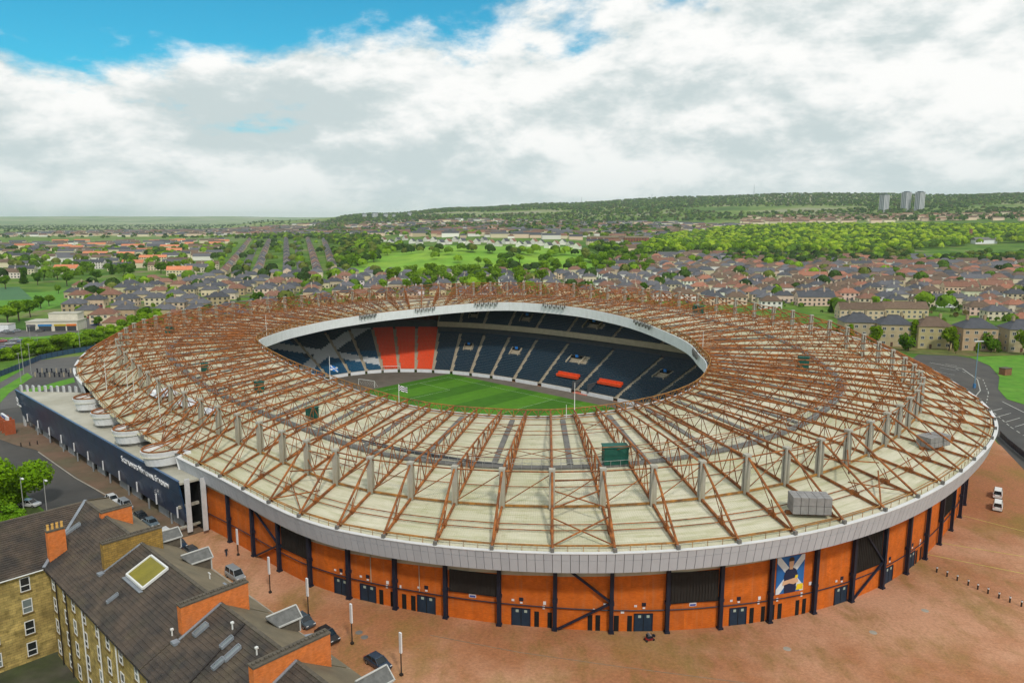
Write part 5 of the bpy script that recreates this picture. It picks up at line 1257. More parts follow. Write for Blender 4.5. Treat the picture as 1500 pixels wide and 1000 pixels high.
def grid_rows(dist, poly, ang, row_sp, along, types, roofs, walls, rs, jitter=1.0, dmin=250, dmax=1500, skip=.08, excl=()):
    """rows of houses laid out on the ground; rows numbered from the nearest"""
    c, s = math.cos(R(ang)), math.sin(R(ang)); P0 = ground_hit(sum(p[0] for p in poly) / len(poly), sum(p[1] for p in poly) / len(poly)); x0, y0 = P0[0], P0[1]
    I, J = np.meshgrid(np.arange(-70, 70), np.arange(-70, 70), indexing='ij'); al = I * along; rw = J * row_sp
    X = x0 + al * c - rw * s + rs.uniform(-1, 1, I.shape) * jitter; Y = y0 + al * s + rw * c + rs.uniform(-1, 1, I.shape) * jitter + 4 * np.sin(I * .3 + J)
    Y = np.maximum(Y, 50); Z = hgt(X, Y); U, V = proj(X, Y, Z); D = np.hypot(X, Y)
    ok = inpoly(U, V, poly) & (D > dmin) & (D < dmax) & (rs.uniform(size=I.shape) > skip)
    for e in excl: ok &= ~inpoly(U, V, e)
    ok &= clear_stadium(np.stack([X.ravel(), Y.ravel()], 1), 22).reshape(I.shape)
    if dist in ('estate left of the stadium', 'houses behind the opening', 'terraces right of the opening'):
        b = MB(); inp = inpoly(U, V, poly) & clear_stadium(np.stack([X.ravel(), Y.ravel()], 1), 22).reshape(I.shape) & (D < dmax)
        for j in range(0, I.shape[1] - 1):
            for i in range(I.shape[0] - 1):
                if not (inp[i, j] and inp[i + 1, j]): continue
                q = []
                for ii in (i, i + 1):
                    a_, r_w = I[ii, j] * along, J[ii, j] * row_sp + row_sp / 2; x_ = x0 + a_ * c - r_w * s; y_ = y0 + a_ * s + r_w * c + 4 * math.sin(I[ii, j] * .3 + J[ii, j]); q.append((x_, y_))
                b.add([(q[0][0] + s * 3.2, q[0][1] - c * 3.2, float(hgt(*q[0])) + .12), (q[1][0] + s * 3.2, q[1][1] - c * 3.2, float(hgt(*q[1])) + .12), (q[1][0] - s * 3.2, q[1][1] + c * 3.2, float(hgt(*q[1])) + .12), (q[0][0] - s * 3.2, q[0][1] + c * 3.2, float(hgt(*q[0])) + .12)], [(0, 1, 2, 3)])
                if rs_c.uniform() < .55: CARPOS.append((*(np.array(q[0]) + np.array([-s, c]) * 2.2 * rs_c.choice([-1, 1])), math.atan2(q[1][1] - q[0][1], q[1][0] - q[0][0]), dist))
        kind(b.build('street', M_asph2), 'structure')
    js = sorted(set(J[ok].tolist()), key=lambda j: D[ok & (J == j)].mean())
    for i, j in zip(*np.where(ok)):
        ty = types[rs.randint(len(types))]; rc = roofs[rs.randint(len(roofs))]; wc = walls[rs.randint(len(walls))]
        HOUSES.append((X[i, j], Y[i, j], Z[i, j], U[i, j], V[i, j], D[i, j], dist, js.index(J[i, j]), R(ang) + rs.normal() * .06, ty, rc, wc))
rs = np.random.RandomState(21); rs_c = np.random.RandomState(77); CARPOS = []
def manual(dist, row, items):
    for u, v, rot, ty, rc, wc in items:
        g = ground_hit(u, v)
        if g: HOUSES.append((g[0], g[1], g[2], u, v, math.hypot(g[0], g[1]), dist, row, R(rot), ty, rc, wc))
manual('sandstone villas beyond the right-hand car park', 0, [(1253, 501, -8, 'villa', 'slate', 'tan'), (1305, 505, -8, 'villa', 'slate', 'tan'), (1361, 508, -8, 'villa', 'brown', 'tan'), (1425, 511, -8, 'villa', 'slate', 'tan'), (1492, 514, -8, 'villa', 'slate', 'tan')])
manual('long brown-roofed flats behind the villas', 0, [(1258, 467, -6, 'longflat', 'brown', 'buff'), (1322, 466, -6, 'longflat', 'brown', 'buff')])
manual('houses just past the far-left rim', 0, [(173, 484, 12, 'semi', 'red-brown', 'buff'), (243, 464, 6, 'semi', 'grey', 'tan'), (289, 463, 6, 'semi', 'grey', 'tan'), (337, 460, 5, 'semi', 'slate', 'buff'), (383, 456, 5, 'semi', 'red-brown', 'buff'), (261, 473, 6, 'semi', 'red-brown', 'tan'), (181, 457, 15, 'semi', 'grey', 'buff'), (470, 441, 0, 'semi', 'grey', 'buff'), (510, 437, 0, 'semi', 'slate', 'cream'), (552, 432, 0, 'semi', 'red-brown', 'buff')])
manual('white gabled houses on the green ridge', 0, [(562 + i * 10.5, 354 + i * .3 + 3 * math.sin(i * 1.7), -32 + 14 * math.sin(i * 2.1), 'wgable', 'slate' if i % 3 else 'red-brown', 'white') for i in range(28)])
grid_rows('estate left of the stadium', [(120, 482), (108, 452), (112, 426), (330, 406), (480, 404), (500, 446), (330, 474), (215, 478)], 8, 31, 20, ['semi', 'semi', 'block'], ['grey', 'grey', 'slate', 'red-brown', 'slate'], ['buff', 'tan', 'cream'], rs, 2.5, 300, 900, .20)
grid_rows('houses behind the opening', [(500, 446), (478, 404), (640, 401), (880, 400), (1000, 398), (1010, 432), (700, 440)], 3, 29, 20, ['semi', 'semi', 'block'], ['grey', 'slate', 'red-brown', 'grey'], ['buff', 'cream', 'white', 'pale pink'], rs, 2.5, 420, 900, .22)
grid_rows('terraces right of the opening', [(890, 440), (885, 386), (1000, 374), (1600, 382), (1600, 500), (1380, 452), (1240, 452), (1100, 452)], -6, 22.5, 17.5, ['block', 'block', 'semi', 'semi', 'longflat'], ['brown', 'brown', 'grey', 'slate', 'red-brown', 'grey', 'brown', 'russet'], ['pale pink', 'buff', 'cream', 'white'], rs, 2.0, 360, 1250, .05)
grid_rows('orange-roofed flats on the far left', [(-60, 425), (-60, 346), (330, 343), (330, 398), (112, 420)], 12, 52, 44, ['flats', 'longflat', 'longflat'], ['orange', 'brown', 'brown', 'slate', 'grey'], ['white', 'cream', 'cream'], rs, 7, 600, 2200, .42)
def street_rows():
    rows_ = [((421, 404), (419, 349)), ((466, 403), (450, 349)), ((326, 405), (366, 352)), ((376, 404), (394, 354)), ((488, 396), (474, 352))]
    for ri, (p, q) in enumerate(rows_):
        g0, g1 = ground_hit(*p), ground_hit(*q); v = np.array(g1[:2]) - np.array(g0[:2]); L_ = np.hypot(*v); n = int(L_ / 9.6); rot = math.degrees(math.atan2(v[1], v[0]))
        blk = 'grey'
        for i in range(n):
            if i % 9 == 8: continue
            if rs.uniform() < .4: blk = ['grey', 'slate', 'red-brown', 'grey'][rs.randint(4)]
            x, y = np.array(g0[:2]) + v * (i + .5) / n; z = float(hgt(x, y)); u, vv = proj(x, y, z)
            HOUSES.append((x, y, z, float(u), float(vv), math.hypot(x, y), 'streets running away behind the estate', ri, R(rot), 'terrace', blk, ['buff', 'pale pink', 'buff'][rs.randint(3)]))
street_rows()
grid_rows('distant roofs', [(-60, 347), (-60, 331), (520, 327), (700, 322), (1000, 328), (1120, 333), (930, 372), (870, 362), (860, 352), (560, 346)], 5, 42, 24, ['semi', 'longflat', 'flats'], ['brown', 'slate', 'red-brown', 'grey'], ['pale pink', 'white', 'cream', 'buff'], rs, 6, 1100, 4300, .45)
grid_rows('pale blocks below the towers', [(1080, 330), (1100, 318), (1600, 313), (1600, 322), (1150, 329)], 0, 60, 46, ['flats', 'flats'], ['brown', 'red-brown'], ['pale pink', 'cream'], rs, 6, 2200, 5200, .35)
# ---- house kit
def obj_col(name, rough=.85, var=.15, scale=.5): return pm(name, (1, 1, 1), rough, var=var, scale=scale, objc=1.0)
M_hw, M_hr = obj_col('house_wall', .9, .16, .45), obj_col('house_roof', .8, .25, .7)
M_hwin = pm('house_window', (.05, .055, .06), .2, spec=.5); M_hwf = pm('house_window_frame', (.55, .55, .53), .6); M_door = pm('house_door', (.10, .05, .03), .6)
DIM = {'semi': (13, 8.5, 5.0, 8.0, 'hip'), 'block': (14, 9.5, 5.6, 8.9, 'hip'), 'villa': (15, 12, 10.6, 14.6, 'hip'), 'terrace': (9, 9, 5.4, 8.4, 'gable'), 'flats': (36, 10, 8.2, 11.4, 'gable'), 'longflat': (26, 10, 6.4, 10.2, 'gable'), 'wgable': (9.5, 9, 4.5, 9.0, 'cross')}
def house_geo(ty):
    w, d, e, r, k = DIM[ty]; x, y = w / 2, d / 2; o = .45
    wb = MB().box((0, 0, e / 2 - .5), (w, d, e + 1.0)); rf = MB()
    if k == 'hip':
        q = x - y * .85; A_ = [(-x - o, -y - o, e - .1), (x + o, -y - o, e - .1), (x + o, y + o, e - .1), (-x - o, y + o, e - .1), (-q, 0, r), (q, 0, r)]
        rf.add(A_, [(0, 1, 5, 4), (1, 2, 5), (2, 3, 4, 5), (3, 0, 4), (3, 2, 1, 0)])
        rf.beam((-q, 0, r + .04), (q, 0, r + .04), .35, .18)
    elif k == 'gable':
        A_ = [(-x - .2, -y - o, e - .2), (x + .2, -y - o, e - .2), (x + .2, y + o, e - .2), (-x - .2, y + o, e - .2), (-x - .2, 0, r), (x + .2, 0, r)]; rf.add(A_, [(0, 1, 5, 4), (2, 3, 4, 5), (3, 2, 1, 0)])
        wb.add([(-x, -y, e), (-x, y, e), (-x, 0, r - .25), (x, -y, e), (x, y, e), (x, 0, r - .25)], [(0, 1, 2), (3, 5, 4)]); rf.beam((-x - .2, 0, r + .02), (x + .2, 0, r + .02), .35, .18)
    else:
        A_ = [(-x - o, -y - .2, e - .2), (x + o, -y - .2, e - .2), (x + o, y + .2, e - .2), (-x - o, y + .2, e - .2), (0, -y - .2, r), (0, y + .2, r)]; rf.add(A_, [(1, 2, 5, 4), (3, 0, 4, 5), (3, 2, 1, 0)])
        wb.add([(-x, -y, e), (x, -y, e), (0, -y, r - .25), (-x, y, e), (x, y, e), (0, y, r - .25)], [(0, 1, 2), (3, 5, 4)])
    wins = []
    nf = max(1, int(e / 2.7)); nc = max(2, int(w / 3.2))
    for f in range(nf):
        for c in range(nc):
            wx = -x + w * (c + .5) / nc; wz = 1.5 + f * 2.75 if ty != 'villa' else 1.8 + f * 3.4
            if f == 0 and c in (nc // 2 - 1,) and nc > 2: wins.append(('door', wx, -y, 1.05, 0)); continue
            wins.append(('window', wx, -y, wz, 0))
        for c in range(max(1, int(d / 4.5))): wins.append(('window', -x, -y + d * (c + .5) / max(1, int(d / 4.5)), 1.5 + f * 2.75, 1)); wins.append(('window', x, -y + d * (c + .5) / max(1, int(d / 4.5)), 1.5 + f * 2.75, 2))
    if ty == 'wgable': wins.append(('window', 0, -y, 5.4, 0))
    ch = MB(); 
    cx = [0] if ty in ('semi', 'block', 'wgable') else ([-x * .5, x * .5] if ty in ('villa', 'longflat') else [x * .8] if ty == 'terrace' else [-x * .6, 0, x * .6])
    for c_ in cx:
        yy = 0 if ty != 'wgable' else y * .5
        ch.box((c_, yy, r + .2), (.9, 1.5, 2.0)).box((c_, yy, r + 1.25), (1.05, 1.65, .14)).tube((c_, yy - .4, r + 1.3), (c_, yy - .4, r + 1.75), .14, 5).tube((c_, yy + .4, r + 1.3), (c_, yy + .4, r + 1.75), .14, 5)
    wm = MB()
    for t_, wx, wy, wz, fc in wins:
        ww, wh = (1.5, 1.35) if t_ == 'window' else (1.0, 2.1)
        if fc == 0: wm.box((wx, wy, wz), (ww, .12, wh))
        else: wm.box((wx, wy, wz), (.12, ww * .8, wh))
    return wb.mesh('wall', M_hw), rf.mesh('roof', M_hr), ch.mesh('chimney', M_hw), wm.mesh('window_panes', M_hwin), wins, wb, rf
HG = {k: house_geo(k) for k in DIM}
def win_mesh(w, h, fr=.12):
    b = MB(); b.box((0, 0, 0), (w - fr, .10, h - fr), m=0)
    for s in (-1, 1): b.box((s * (w / 2 - fr / 2), 0, 0), (fr, .16, h), m=1); b.box((0, 0, s * (h / 2 - fr / 2)), (w - 2 * fr, .16, fr), m=1)
    b.box((0, 0, 0), (fr * .8, .15, h - 2 * fr), m=1); return b.mesh('window', [M_hwin, M_hwf])
WINM = win_mesh(1.6, 1.5); DOORM = MB().box((0, 0, 0), (1.05, .14, 2.1)).mesh('door', M_door)
def house(h, label, detail):
    x, y, z, u, v, d, dist, row, rot, ty, rc, wc = h
    o = empty('house' if ty not in ('flats', 'longflat') else 'apartment_block', (x, y, z), rot); tag(o, label, 'house' if ty not in ('flats', 'longflat') else 'flats', 'houses: ' + dist)
    j = 1 + rng.uniform(-.12, .12); g = HG[ty]; rcol = tuple(c * j for c in roofc[rc]); wcol = tuple(c * (1 + rng.uniform(-.08, .08)) for c in wallc[wc])
    a = link('wall', g[0], o); a.color = (*wcol, 1); b = link('roof', g[1], o); b.color = (*rcol, 1); c = link('chimney', g[2], b); c.color = (*[q * .8 for q in wcol], 1)
    if detail:
        for t_, wx, wy, wz, fc in g[4]:
            w = link(t_, WINM if t_ == 'window' else DOORM, o); w.location = (wx, wy, wz); w.rotation_euler = (0, 0, 0 if fc == 0 else R(90))
    else: kind(link('window_panes', g[3], o), 'stuff')
# drop houses that crowd each other, prefer the hand-placed ones (first in the list)
keep = []; KX = np.zeros((0, 2)); KR = np.zeros(0)
for h in HOUSES:
    rad = DIM[h[9]][0] * (.50 if h[9] in ('terrace', 'wgable') else .56)
    if len(KX):
        dd = np.hypot(KX[:, 0] - h[0], KX[:, 1] - h[1])
        if h[6].startswith('white') is False and (dd < (KR + rad) * .92).any(): continue
    keep.append(h); KX = np.vstack([KX, [[h[0], h[1]]]]); KR = np.append(KR, rad)
HOUSES = keep
inview = lambda h: -25 < h[3] < 1525
big = sorted([h for h in HOUSES if inview(h)], key=lambda h: h[5] / DIM[h[9]][0] ** .5)[:290]
ids = set(map(id, big)); rest = [h for h in HOUSES if id(h) not in ids]
rows = {}
for h in big: rows.setdefault((h[6], h[7]), []).append(h)
ordr = {}
for (dist, row), hs in rows.items():
    hs.sort(key=lambda h: h[3])
    for i, h in enumerate(hs): ordr[id(h)] = i
short = {'sandstone villas beyond the right-hand car park': 'villas past the car park', 'long brown-roofed flats behind the villas': 'row behind the villas', 'houses just past the far-left rim': 'group at the roof rim', 'white gabled houses on the green ridge': 'green ridge row',
         'estate left of the stadium': 'left estate', 'houses behind the opening': 'middle estate', 'terraces right of the opening': 'right-hand terraces', 'orange-roofed flats on the far left': 'far-left flats', 'streets running away behind the estate': 'receding streets', 'distant roofs': 'distant roofs', 'pale blocks below the towers': 'blocks under towers'}
dks = sorted({(d, r) for d, r in rows}); ridx = {}
for dname in {d for d, r in dks}:
    for i, r in enumerate(sorted(r for d, r in dks if d == dname)): ridx[(dname, r)] = i
kindw = {'semi': 'house', 'block': 'broad house', 'villa': 'three-storey villa', 'terrace': 'terraced house', 'flats': 'long flats', 'longflat': 'long flats', 'wgable': 'gabled house'}
for h in big:
    lb = f"{h[11]} {kindw[h[9]]} with {h[10]} roof, {ordr[id(h)] + 1 if ordr[id(h)] >= len(ordn_) else ordn_[ordr[id(h)]]} from left, row {ridx[(h[6], h[7])] + 1}, {short[h[6]]}" if False else f"{h[11]} {kindw[h[9]]}, {h[10]} roof, {['first','second','third','fourth','fifth','sixth','seventh','eighth','ninth','tenth','eleventh','twelfth','thirteenth','fourteenth','fifteenth','sixteenth','seventeenth','eighteenth','nineteenth','twentieth','twenty-first','twenty-second','twenty-third','twenty-fourth','twenty-fifth','twenty-sixth','twenty-seventh','twenty-eighth','twenty-ninth','thirtieth','thirty-first','thirty-second','thirty-third','thirty-fourth','thirty-fifth','thirty-sixth','thirty-seventh','thirty-eighth','thirty-ninth','fortieth'][min(ordr[id(h)], 39)]} from left in {['front','second','third','fourth','fifth','sixth','seventh','eighth','ninth','tenth','eleventh','twelfth','thirteenth','fourteenth','fifteenth','sixteenth','seventeenth','eighteenth','nineteenth','twentieth','last','hindmost'][min(ridx[(h[6], h[7])], 21)]} line, {short[h[6]]}"
    house(h, lb, h[5] < 520)
# all the smaller houses as one mass with a colour per face
def merge_houses(hs):
    VV = []; FF = []; CC = []; o = 0
    for h in hs:
        g = HG[h[9]]; c, s = math.cos(h[8]), math.sin(h[8])
        for mb, colr in ((g[5], wallc[h[11]]), (g[6], roofc[h[10]])):
            V = np.array(mb.V); P = np.stack([h[0] + c * V[:, 0] - s * V[:, 1], h[1] + s * V[:, 0] + c * V[:, 1], h[2] + V[:, 2]], 1); VV.append(P); FF += [tuple(o + i for i in f) for f in mb.F]
            j = rng.uniform(.82, 1.2); CC += [(*[q * j for q in colr], 1.0)] * len(mb.F); o += len(V)
    me = bpy.data.meshes.new('distant_houses'); me.from_pydata(np.vstack(VV).tolist(), [], FF); a = me.attributes.new('tint', 'FLOAT_COLOR', 'FACE'); a.data.foreach_set('color', np.array(CC, np.float32).ravel())
    m = bpy.data.materials.new('far_house'); m.use_nodes = True; n = m.node_tree.nodes.new('ShaderNodeAttribute'); n.attribute_name = 'tint'; m.node_tree.links.new(n.outputs['Color'], m.node_tree.nodes['Principled BSDF'].inputs['Base Color']); m.node_tree.nodes['Principled BSDF'].inputs['Roughness'].default_value = .85; me.materials.append(m); me.update()
    o = link('distant_houses', me); kind(o, 'stuff'); tag(o, 'mass of small far-off houses reaching to the hills', 'houses')
merge_houses(rest)
# ---- single buildings
def tower(u, v, w, h, label, sx=1.0):
    g = ground_hit(u, v); d = math.hypot(g[0], g[1]); pxm = FPX / d; W_ = w / pxm; H_ = h / pxm
    o = empty('tower_block', (g[0], g[1], g[2] - 3), R(25)); tag(o, label, 'tower block', 'tower blocks on the hill')
    MB().box((0, 0, H_ / 2), (W_ * .68, W_ * .62, H_)).build('shaft', pm('tower_white', (.56, .56, .58), .8, var=.08), o)
    MB().box((0, 0, H_ + 2), (W_ * .4, W_ * .4, 4)).box((0, 0, H_ + .3), (W_ * .74, W_ * .68, 1.2)).build('roof_plant', pm('tower_dark', (.12, .14, .17), .8), o)
    n = 12
    for s, (dx, dy) in enumerate(((0, -1), (-1, 0), (1, 0))):
        for k_ in (-1, 0, 1):
            if dx == 0: MB().box((k_ * W_ * .2, -W_ * .315, H_ / 2), (W_ * .09, .6, H_ * .95)).build('window_strip', pm('tower_glass', (.20, .22, .25), .4, var=.3, scale=.4), o)
            else: MB().box((dx * W_ * .345, k_ * W_ * .18, H_ / 2), (.6, W_ * .09, H_ * .95)).build('window_strip', pm('tower_glass', (.20, .22, .25), .4), o)
tower(1294, 311, 13, 23, 'pale tower block, leftmost of the three on the hill'); tower(1326, 309, 12.5, 24, 'pale tower block in the middle of the three on the hill'); tower(1346, 309, 12.5, 24, 'pale tower block, rightmost of the three on the hill')
for i, (u, w, h) in enumerate(((534, 8, 7), (549, 10, 8), (565, 8, 7), (577, 6, 6))): tower(u, 320, w, h, f'grey slab block on the far skyline, {["first", "second", "third", "fourth"][i]} from left')
tower(600, 317, 8, 6, 'small white block standing alone on the far skyline')
for i, (u, v, h) in enumerate(((1104, 288, 18), (955, 291, 8), (852, 296, 9))):
    g = ground_hit(u, v + 2)
    if g: d = math.hypot(g[0], g[1]); b = MB().tube((0, 0, 0), (0, 0, h * d / FPX), 1.6, 5, r2=.8).build('radio_mast', pm('mast_grey', (.25, .27, .3), .8)); b.location = (g[0], g[1], g[2]); tag(b, f'thin radio mast on the skyline, {["tallest, right of the three", "middle of the three", "left of the three"][i]}', 'radio mast', 'radio masts')
# shops on the left
g = ground_hit(78, 485); sp = empty('shop_building', (g[0], g[1], 0), R(8)); tag(sp, 'white flat-roofed shop with blue and orange fronts beside the left road', 'shop')
MB().box((0, 5, 2.6), (26, 12, 5.2)).build('wall', pm('shop_render', (.60, .56, .47), .8), sp); MB().box((0, 5, 5.35), (26.6, 12.6, .35)).build('roof', M_deck, sp); MB().box((4, 8, 7.2), (15, 8, 3.6)).build('upper_storey', pm('shop_render', (.6, .56, .47), .8), sp); MB().box((4, 8, 9.1), (15.5, 8.5, .3)).build('upper_roof', M_deck, sp)
for x0, w_, c_, nm in ((-10.5, 4.5, (.10, .10, .12), 'd'), (-3.5, 7, (.02, .17, .42), 'b'), (4.2, 6, (.45, .33, .02), 'y'), (10, 5.2, (.65, .16, .02), 'o')): MB().box((x0, -1.1, 3.3), (w_, .3, 1.0)).build('shop_sign', pm('shop_sign_' + nm, c_, .5), sp); MB().box((x0, -1.05, 1.4), (w_ * .9, .2, 2.5)).build('shop_window', M_hwin, sp)
g = ground_hit(2, 487); k_ = empty('white_kiosk', (g[0], g[1], 0)); tag(k_, 'low white building cut by the left picture edge by the road', 'building'); MB().box((0, 3, 2), (8, 6, 4)).build('wall', M_white, k_); MB().box((0, 3, 4.1), (8.4, 6.4, .2)).build('roof', M_deck, k_)
g = ground_hit(905, 357); k_ = empty('school_building', (g[0], g[1], g[2]), R(-4)); tag(k_, 'long red brick building with rows of windows beyond the trees', 'building')
for dx, w_ in ((-28, 58), (34, 44)):
    uvbox(MB().box((dx, 0, 5), (w_, 14, 12)).build('wall', brickm('school_brick', (.33, .10, .06), (.27, .09, .05), (.2, .12, .1)), k_)); MB().hexa([(dx - w_ / 2, -7.4, 11), (dx + w_ / 2, -7.4, 11), (dx + w_ / 2, 7.4, 11), (dx - w_ / 2, 7.4, 11)], [(dx - w_ / 2, -1, 14), (dx + w_ / 2, -1, 14), (dx + w_ / 2, 1, 14), (dx - w_ / 2, 1, 14)]).build('roof', M_slate, k_)
    for i in range(int(w_ / 5)):
        for f in range(3): MB().box((dx - w_ / 2 + 2.5 + i * 5, -7.05, 2 + f * 3.3), (2.2, .2, 1.8)).build('window', M_hwin, k_)
g = ground_hit(1441, 357); k_ = empty('mill_building', (g[0], g[1], g[2]), R(3)); tag(k_, 'long white-walled hall with grey roof beside the brick chimney among trees', 'building'); MB().box((0, 0, 3), (42, 14, 8)).build('wall', M_white, k_); MB().hexa([(-21.5, -7.5, 7), (21.5, -7.5, 7), (21.5, 7.5, 7), (-21.5, 7.5, 7)], [(-21.5, -.5, 12), (21.5, -.5, 12), (21.5, .5, 12), (-21.5, .5, 12)]).build('roof', M_gut, k_)
g = ground_hit(1421, 352); c_ = uvbox(MB().box((0, 0, 10), (4.2, 4.2, 22)).box((0, 0, 21.5), (5, 5, 1.2)).build('brick_tower', brickm('tower_brick', (.30, .13, .08), (.25, .11, .07), (.2, .12, .1)))); c_.location = (g[0], g[1], g[2]); tag(c_, 'square brick chimney tower rising above the wood beside the white hall', 'tower')
g = ground_hit(920, 431); k_ = empty('clubhouse', (g[0], g[1], 0), R(-5)); tag(k_, 'low white clubhouse with brown roof beside the small bowling green', 'clubhouse'); MB().box((0, 0, 2), (26, 8, 4)).build('wall', M_white, k_); MB().hexa([(-13.5, -4.6, 4), (13.5, -4.6, 4), (13.5, 4.6, 4), (-13.5, 4.6, 4)], [(-10, -.3, 7), (10, -.3, 7), (10, .3, 7), (-10, .3, 7)]).build('roof', pm('club_roof', (.16, .10, .07), .8), k_)
for i in range(7): MB().box((-10.5 + i * 3.5, -4.05, 2), (2, .15, 1.6)).build('window', M_hwin, k_)
for pts in ([(945, 428), (985, 420), (1005, 424), (1003, 431), (950, 434)], [(985, 437), (1040, 432), (1045, 440), (990, 444)]): sheetg('bowling_green', [un(*p) for p in pts], .08, M_lawn, an=False)
# golf course turf draped on the slope
def drape(name, poly, mat, lift=.5, nx=46, ny=26):
    us = [p[0] for p in poly]; vs = [p[1] for p in poly]; A_ = []
    V = []; idx = {}; F = []
    tt = np.linspace(math.atan((min(us) - 750) / FPX), math.atan((max(us) - 750) / FPX), nx); dd = np.geomspace(650, 1150, ny * 2)
    T_, D_ = np.meshgrid(tt, dd, indexing='ij'); X = D_ * np.sin(T_); Y = D_ * np.cos(T_); Z = hgt(X, Y); U, V_ = proj(X, Y, Z); ok = inpoly(U, V_, poly)
    I = np.arange(X.size).reshape(X.shape); P = np.stack([X.ravel(), Y.ravel(), Z.ravel() + lift], 1)
    for i in range(nx - 1):
        for j in range(ny * 2 - 1):
            if ok[i, j] and ok[i + 1, j] and ok[i, j + 1] and ok[i + 1, j + 1]: F.append((I[i, j], I[i + 1, j], I[i + 1, j + 1], I[i, j + 1]))
    return kind(link(name, mesh_from(name, P.tolist(), [tuple(map(int, f)) for f in F], mat)), 'structure')
drape('golf_course', GOLF, pm('golf_turf', (.14, .30, .018), .95, var=.25, scale=.05, c2=(.22, .36, .03)))
# ---- individual trees
for p, q in (((444, 405), (433, 349)), ((352, 405), (379, 352))):
    g0, g1 = ground_hit(*p), ground_hit(*q); b = MB(); n = 40; v = (np.array(g1[:2]) - np.array(g0[:2])); nn = np.array([-v[1], v[0]]) / np.hypot(*v) * 5.5; V = []
    for i in range(n + 1):
        c_ = np.array(g0[:2]) + v * i / n
        for s_ in (-1, 1): e_ = c_ + nn * s_; V.append((e_[0], e_[1], float(hgt(*e_)) + .6))
    b.add(V, [(2 * i, 2 * i + 1, 2 * i + 3, 2 * i + 2) for i in range(n)]); kind(b.build('street', M_asph2), 'structure')
TREES = []
greens = [(1, 1, 1), (.65, .75, .6), (1.25, 1.2, .9), (.42, .55, .45), (.85, .85, .5), (1.35, 1.3, 1.2)]
def put(A_, hr, vars_, zone, gi=None, wide=(.9, 1.3)):
    for p in A_: TREES.append((*p, rng.uniform(*hr), vars_[rng.randint(len(vars_))], zone, greens[rng.randint(len(greens))] if gi is None else greens[gi[rng.randint(len(gi))]], rng.uniform(*wide)))
hx = KX
def off_houses(A_, m=7.5):
    if not len(A_): return A_
    ok = np.array([not ((np.abs(KX[:, 0] - p[0]) < 40) & (np.hypot(KX[:, 0] - p[0], KX[:, 1] - p[1]) < KR + m * .6)).any() for p in A_]); return A_[ok & clear_stadium(A_)]
rt = np.random.RandomState(4)
put(off_houses(scatter([(120, 486), (108, 426), (330, 402), (500, 402), (505, 446), (330, 474)], 1.2, rt, 300, 950)), (6, 11), [0, 1, 2, 3, 4, 8], 'left estate')
put(off_houses(scatter([(500, 446), (480, 402), (1000, 396), (1010, 432), (700, 440)], 1.2, rt, 420, 950)), (6, 12), [0, 1, 2, 3, 4], 'middle estate')
put(off_houses(scatter([(890, 440), (885, 386), (1000, 374), (1600, 380), (1600, 505), (1240, 462)], 1.1, rt, 320, 1250)), (5, 10), [0, 1, 2, 3, 4, 6], 'right-hand terraces')
put(scatter([(585, 425), (560, 405), (640, 398), (700, 402), (780, 404), (800, 420), (690, 432)], 5, rt, 450, 900)[:60], (10, 16), [0, 1, 2, 3], 'clump behind the roof centre', [0, 4, 0])
put(scatter([(500, 400), (490, 370), (540, 356), (600, 356), (575, 372), (530, 395)], 5, rt, 700, 1250), (9, 14), [0, 1, 2, 3, 4], 'golf course edge', [0, 1, 3, 4])
put(scatter([(600, 398), (640, 376), (760, 372), (850, 366), (880, 392), (800, 402)], .35, rt, 700, 1200), (8, 13), [0, 1, 2, 4], 'golf course slope', [0, 1, 3])
put(scatter([(690, 402), (700, 386), (760, 380), (880, 380), (960, 385), (950, 402), (820, 406)], 2.6, rt, 700, 1200), (9, 15), [0, 1, 2, 3, 4], 'golf course foot', [0, 1, 3, 4, 5])
put(off_houses(scatter([(-40, 425), (-40, 350), (330, 346), (330, 400), (112, 420)], 1.1, rt, 600, 1800)), (9, 15), [0, 1, 2, 3, 4, 6], 'far-left flats', [0, 1, 3])
put(off_houses(scatter([(322, 404), (322, 350), (490, 348), (492, 403)], .7, rt, 700, 1800)), (8, 12), [0, 1, 2, 3], 'receding streets', [0, 1, 3])
put(scatter(WOODR, 5.5, rt, 950, 2300), (12, 19), [0, 1, 2, 3, 4], 'wood', [0, 2, 5, 4, 2])  # brighter tints carry the sunlit look of the wood
put(scatter([(1060, 388), (1060, 374), (1330, 372), (1340, 384), (1420, 376), (1500, 370), (1500, 386), (1200, 390)], 4, rt, 850, 1400), (7, 12), [0, 1, 2, 3, 4], 'wood edge', [0, 1, 4])
put(scatter([(330, 352), (500, 346), (560, 350), (560, 362), (500, 366), (470, 352)], 3, rt, 1000, 2200), (9, 14), [0, 1, 2, 3, 4], 'belt beyond the streets', [0, 1, 3])
put(scatter([(560, 376), (570, 368), (700, 368), (860, 374), (860, 380), (700, 373)], 2, rt, 850, 1300), (4, 7), [0, 1, 2, 3, 4], 'ridge gardens', [0, 1, 3, 4])
put(off_houses(scatter([(860, 362), (940, 350), (1010, 345), (960, 372), (900, 392), (880, 385)], 3.5, rt, 800, 1700)), (9, 14), [0, 1, 2, 3, 4], 'belt by the red building', [0, 1, 3, 4])
put(off_houses(scatter([(-40, 349), (-40, 340), (330, 338), (500, 338), (870, 345), (1000, 340), (1000, 350), (560, 346), (330, 350)], 1.6, rt, 1200, 2600)), (9, 14), [0, 1, 2, 3, 4], 'far town', [0, 1, 3])
inv = [t for t in TREES if -15 < t[3] < 1515]; bigt = sorted(inv, key=lambda t: t[5] / t[6])[:235]; bid = set(map(id, bigt)); restt = [t for t in TREES if id(t) not in bid]
zc = {}; vw = ['round', 'round', 'broad', 'full', 'round', 'slender', 'pointed dark', 'bushy', 'bushy']
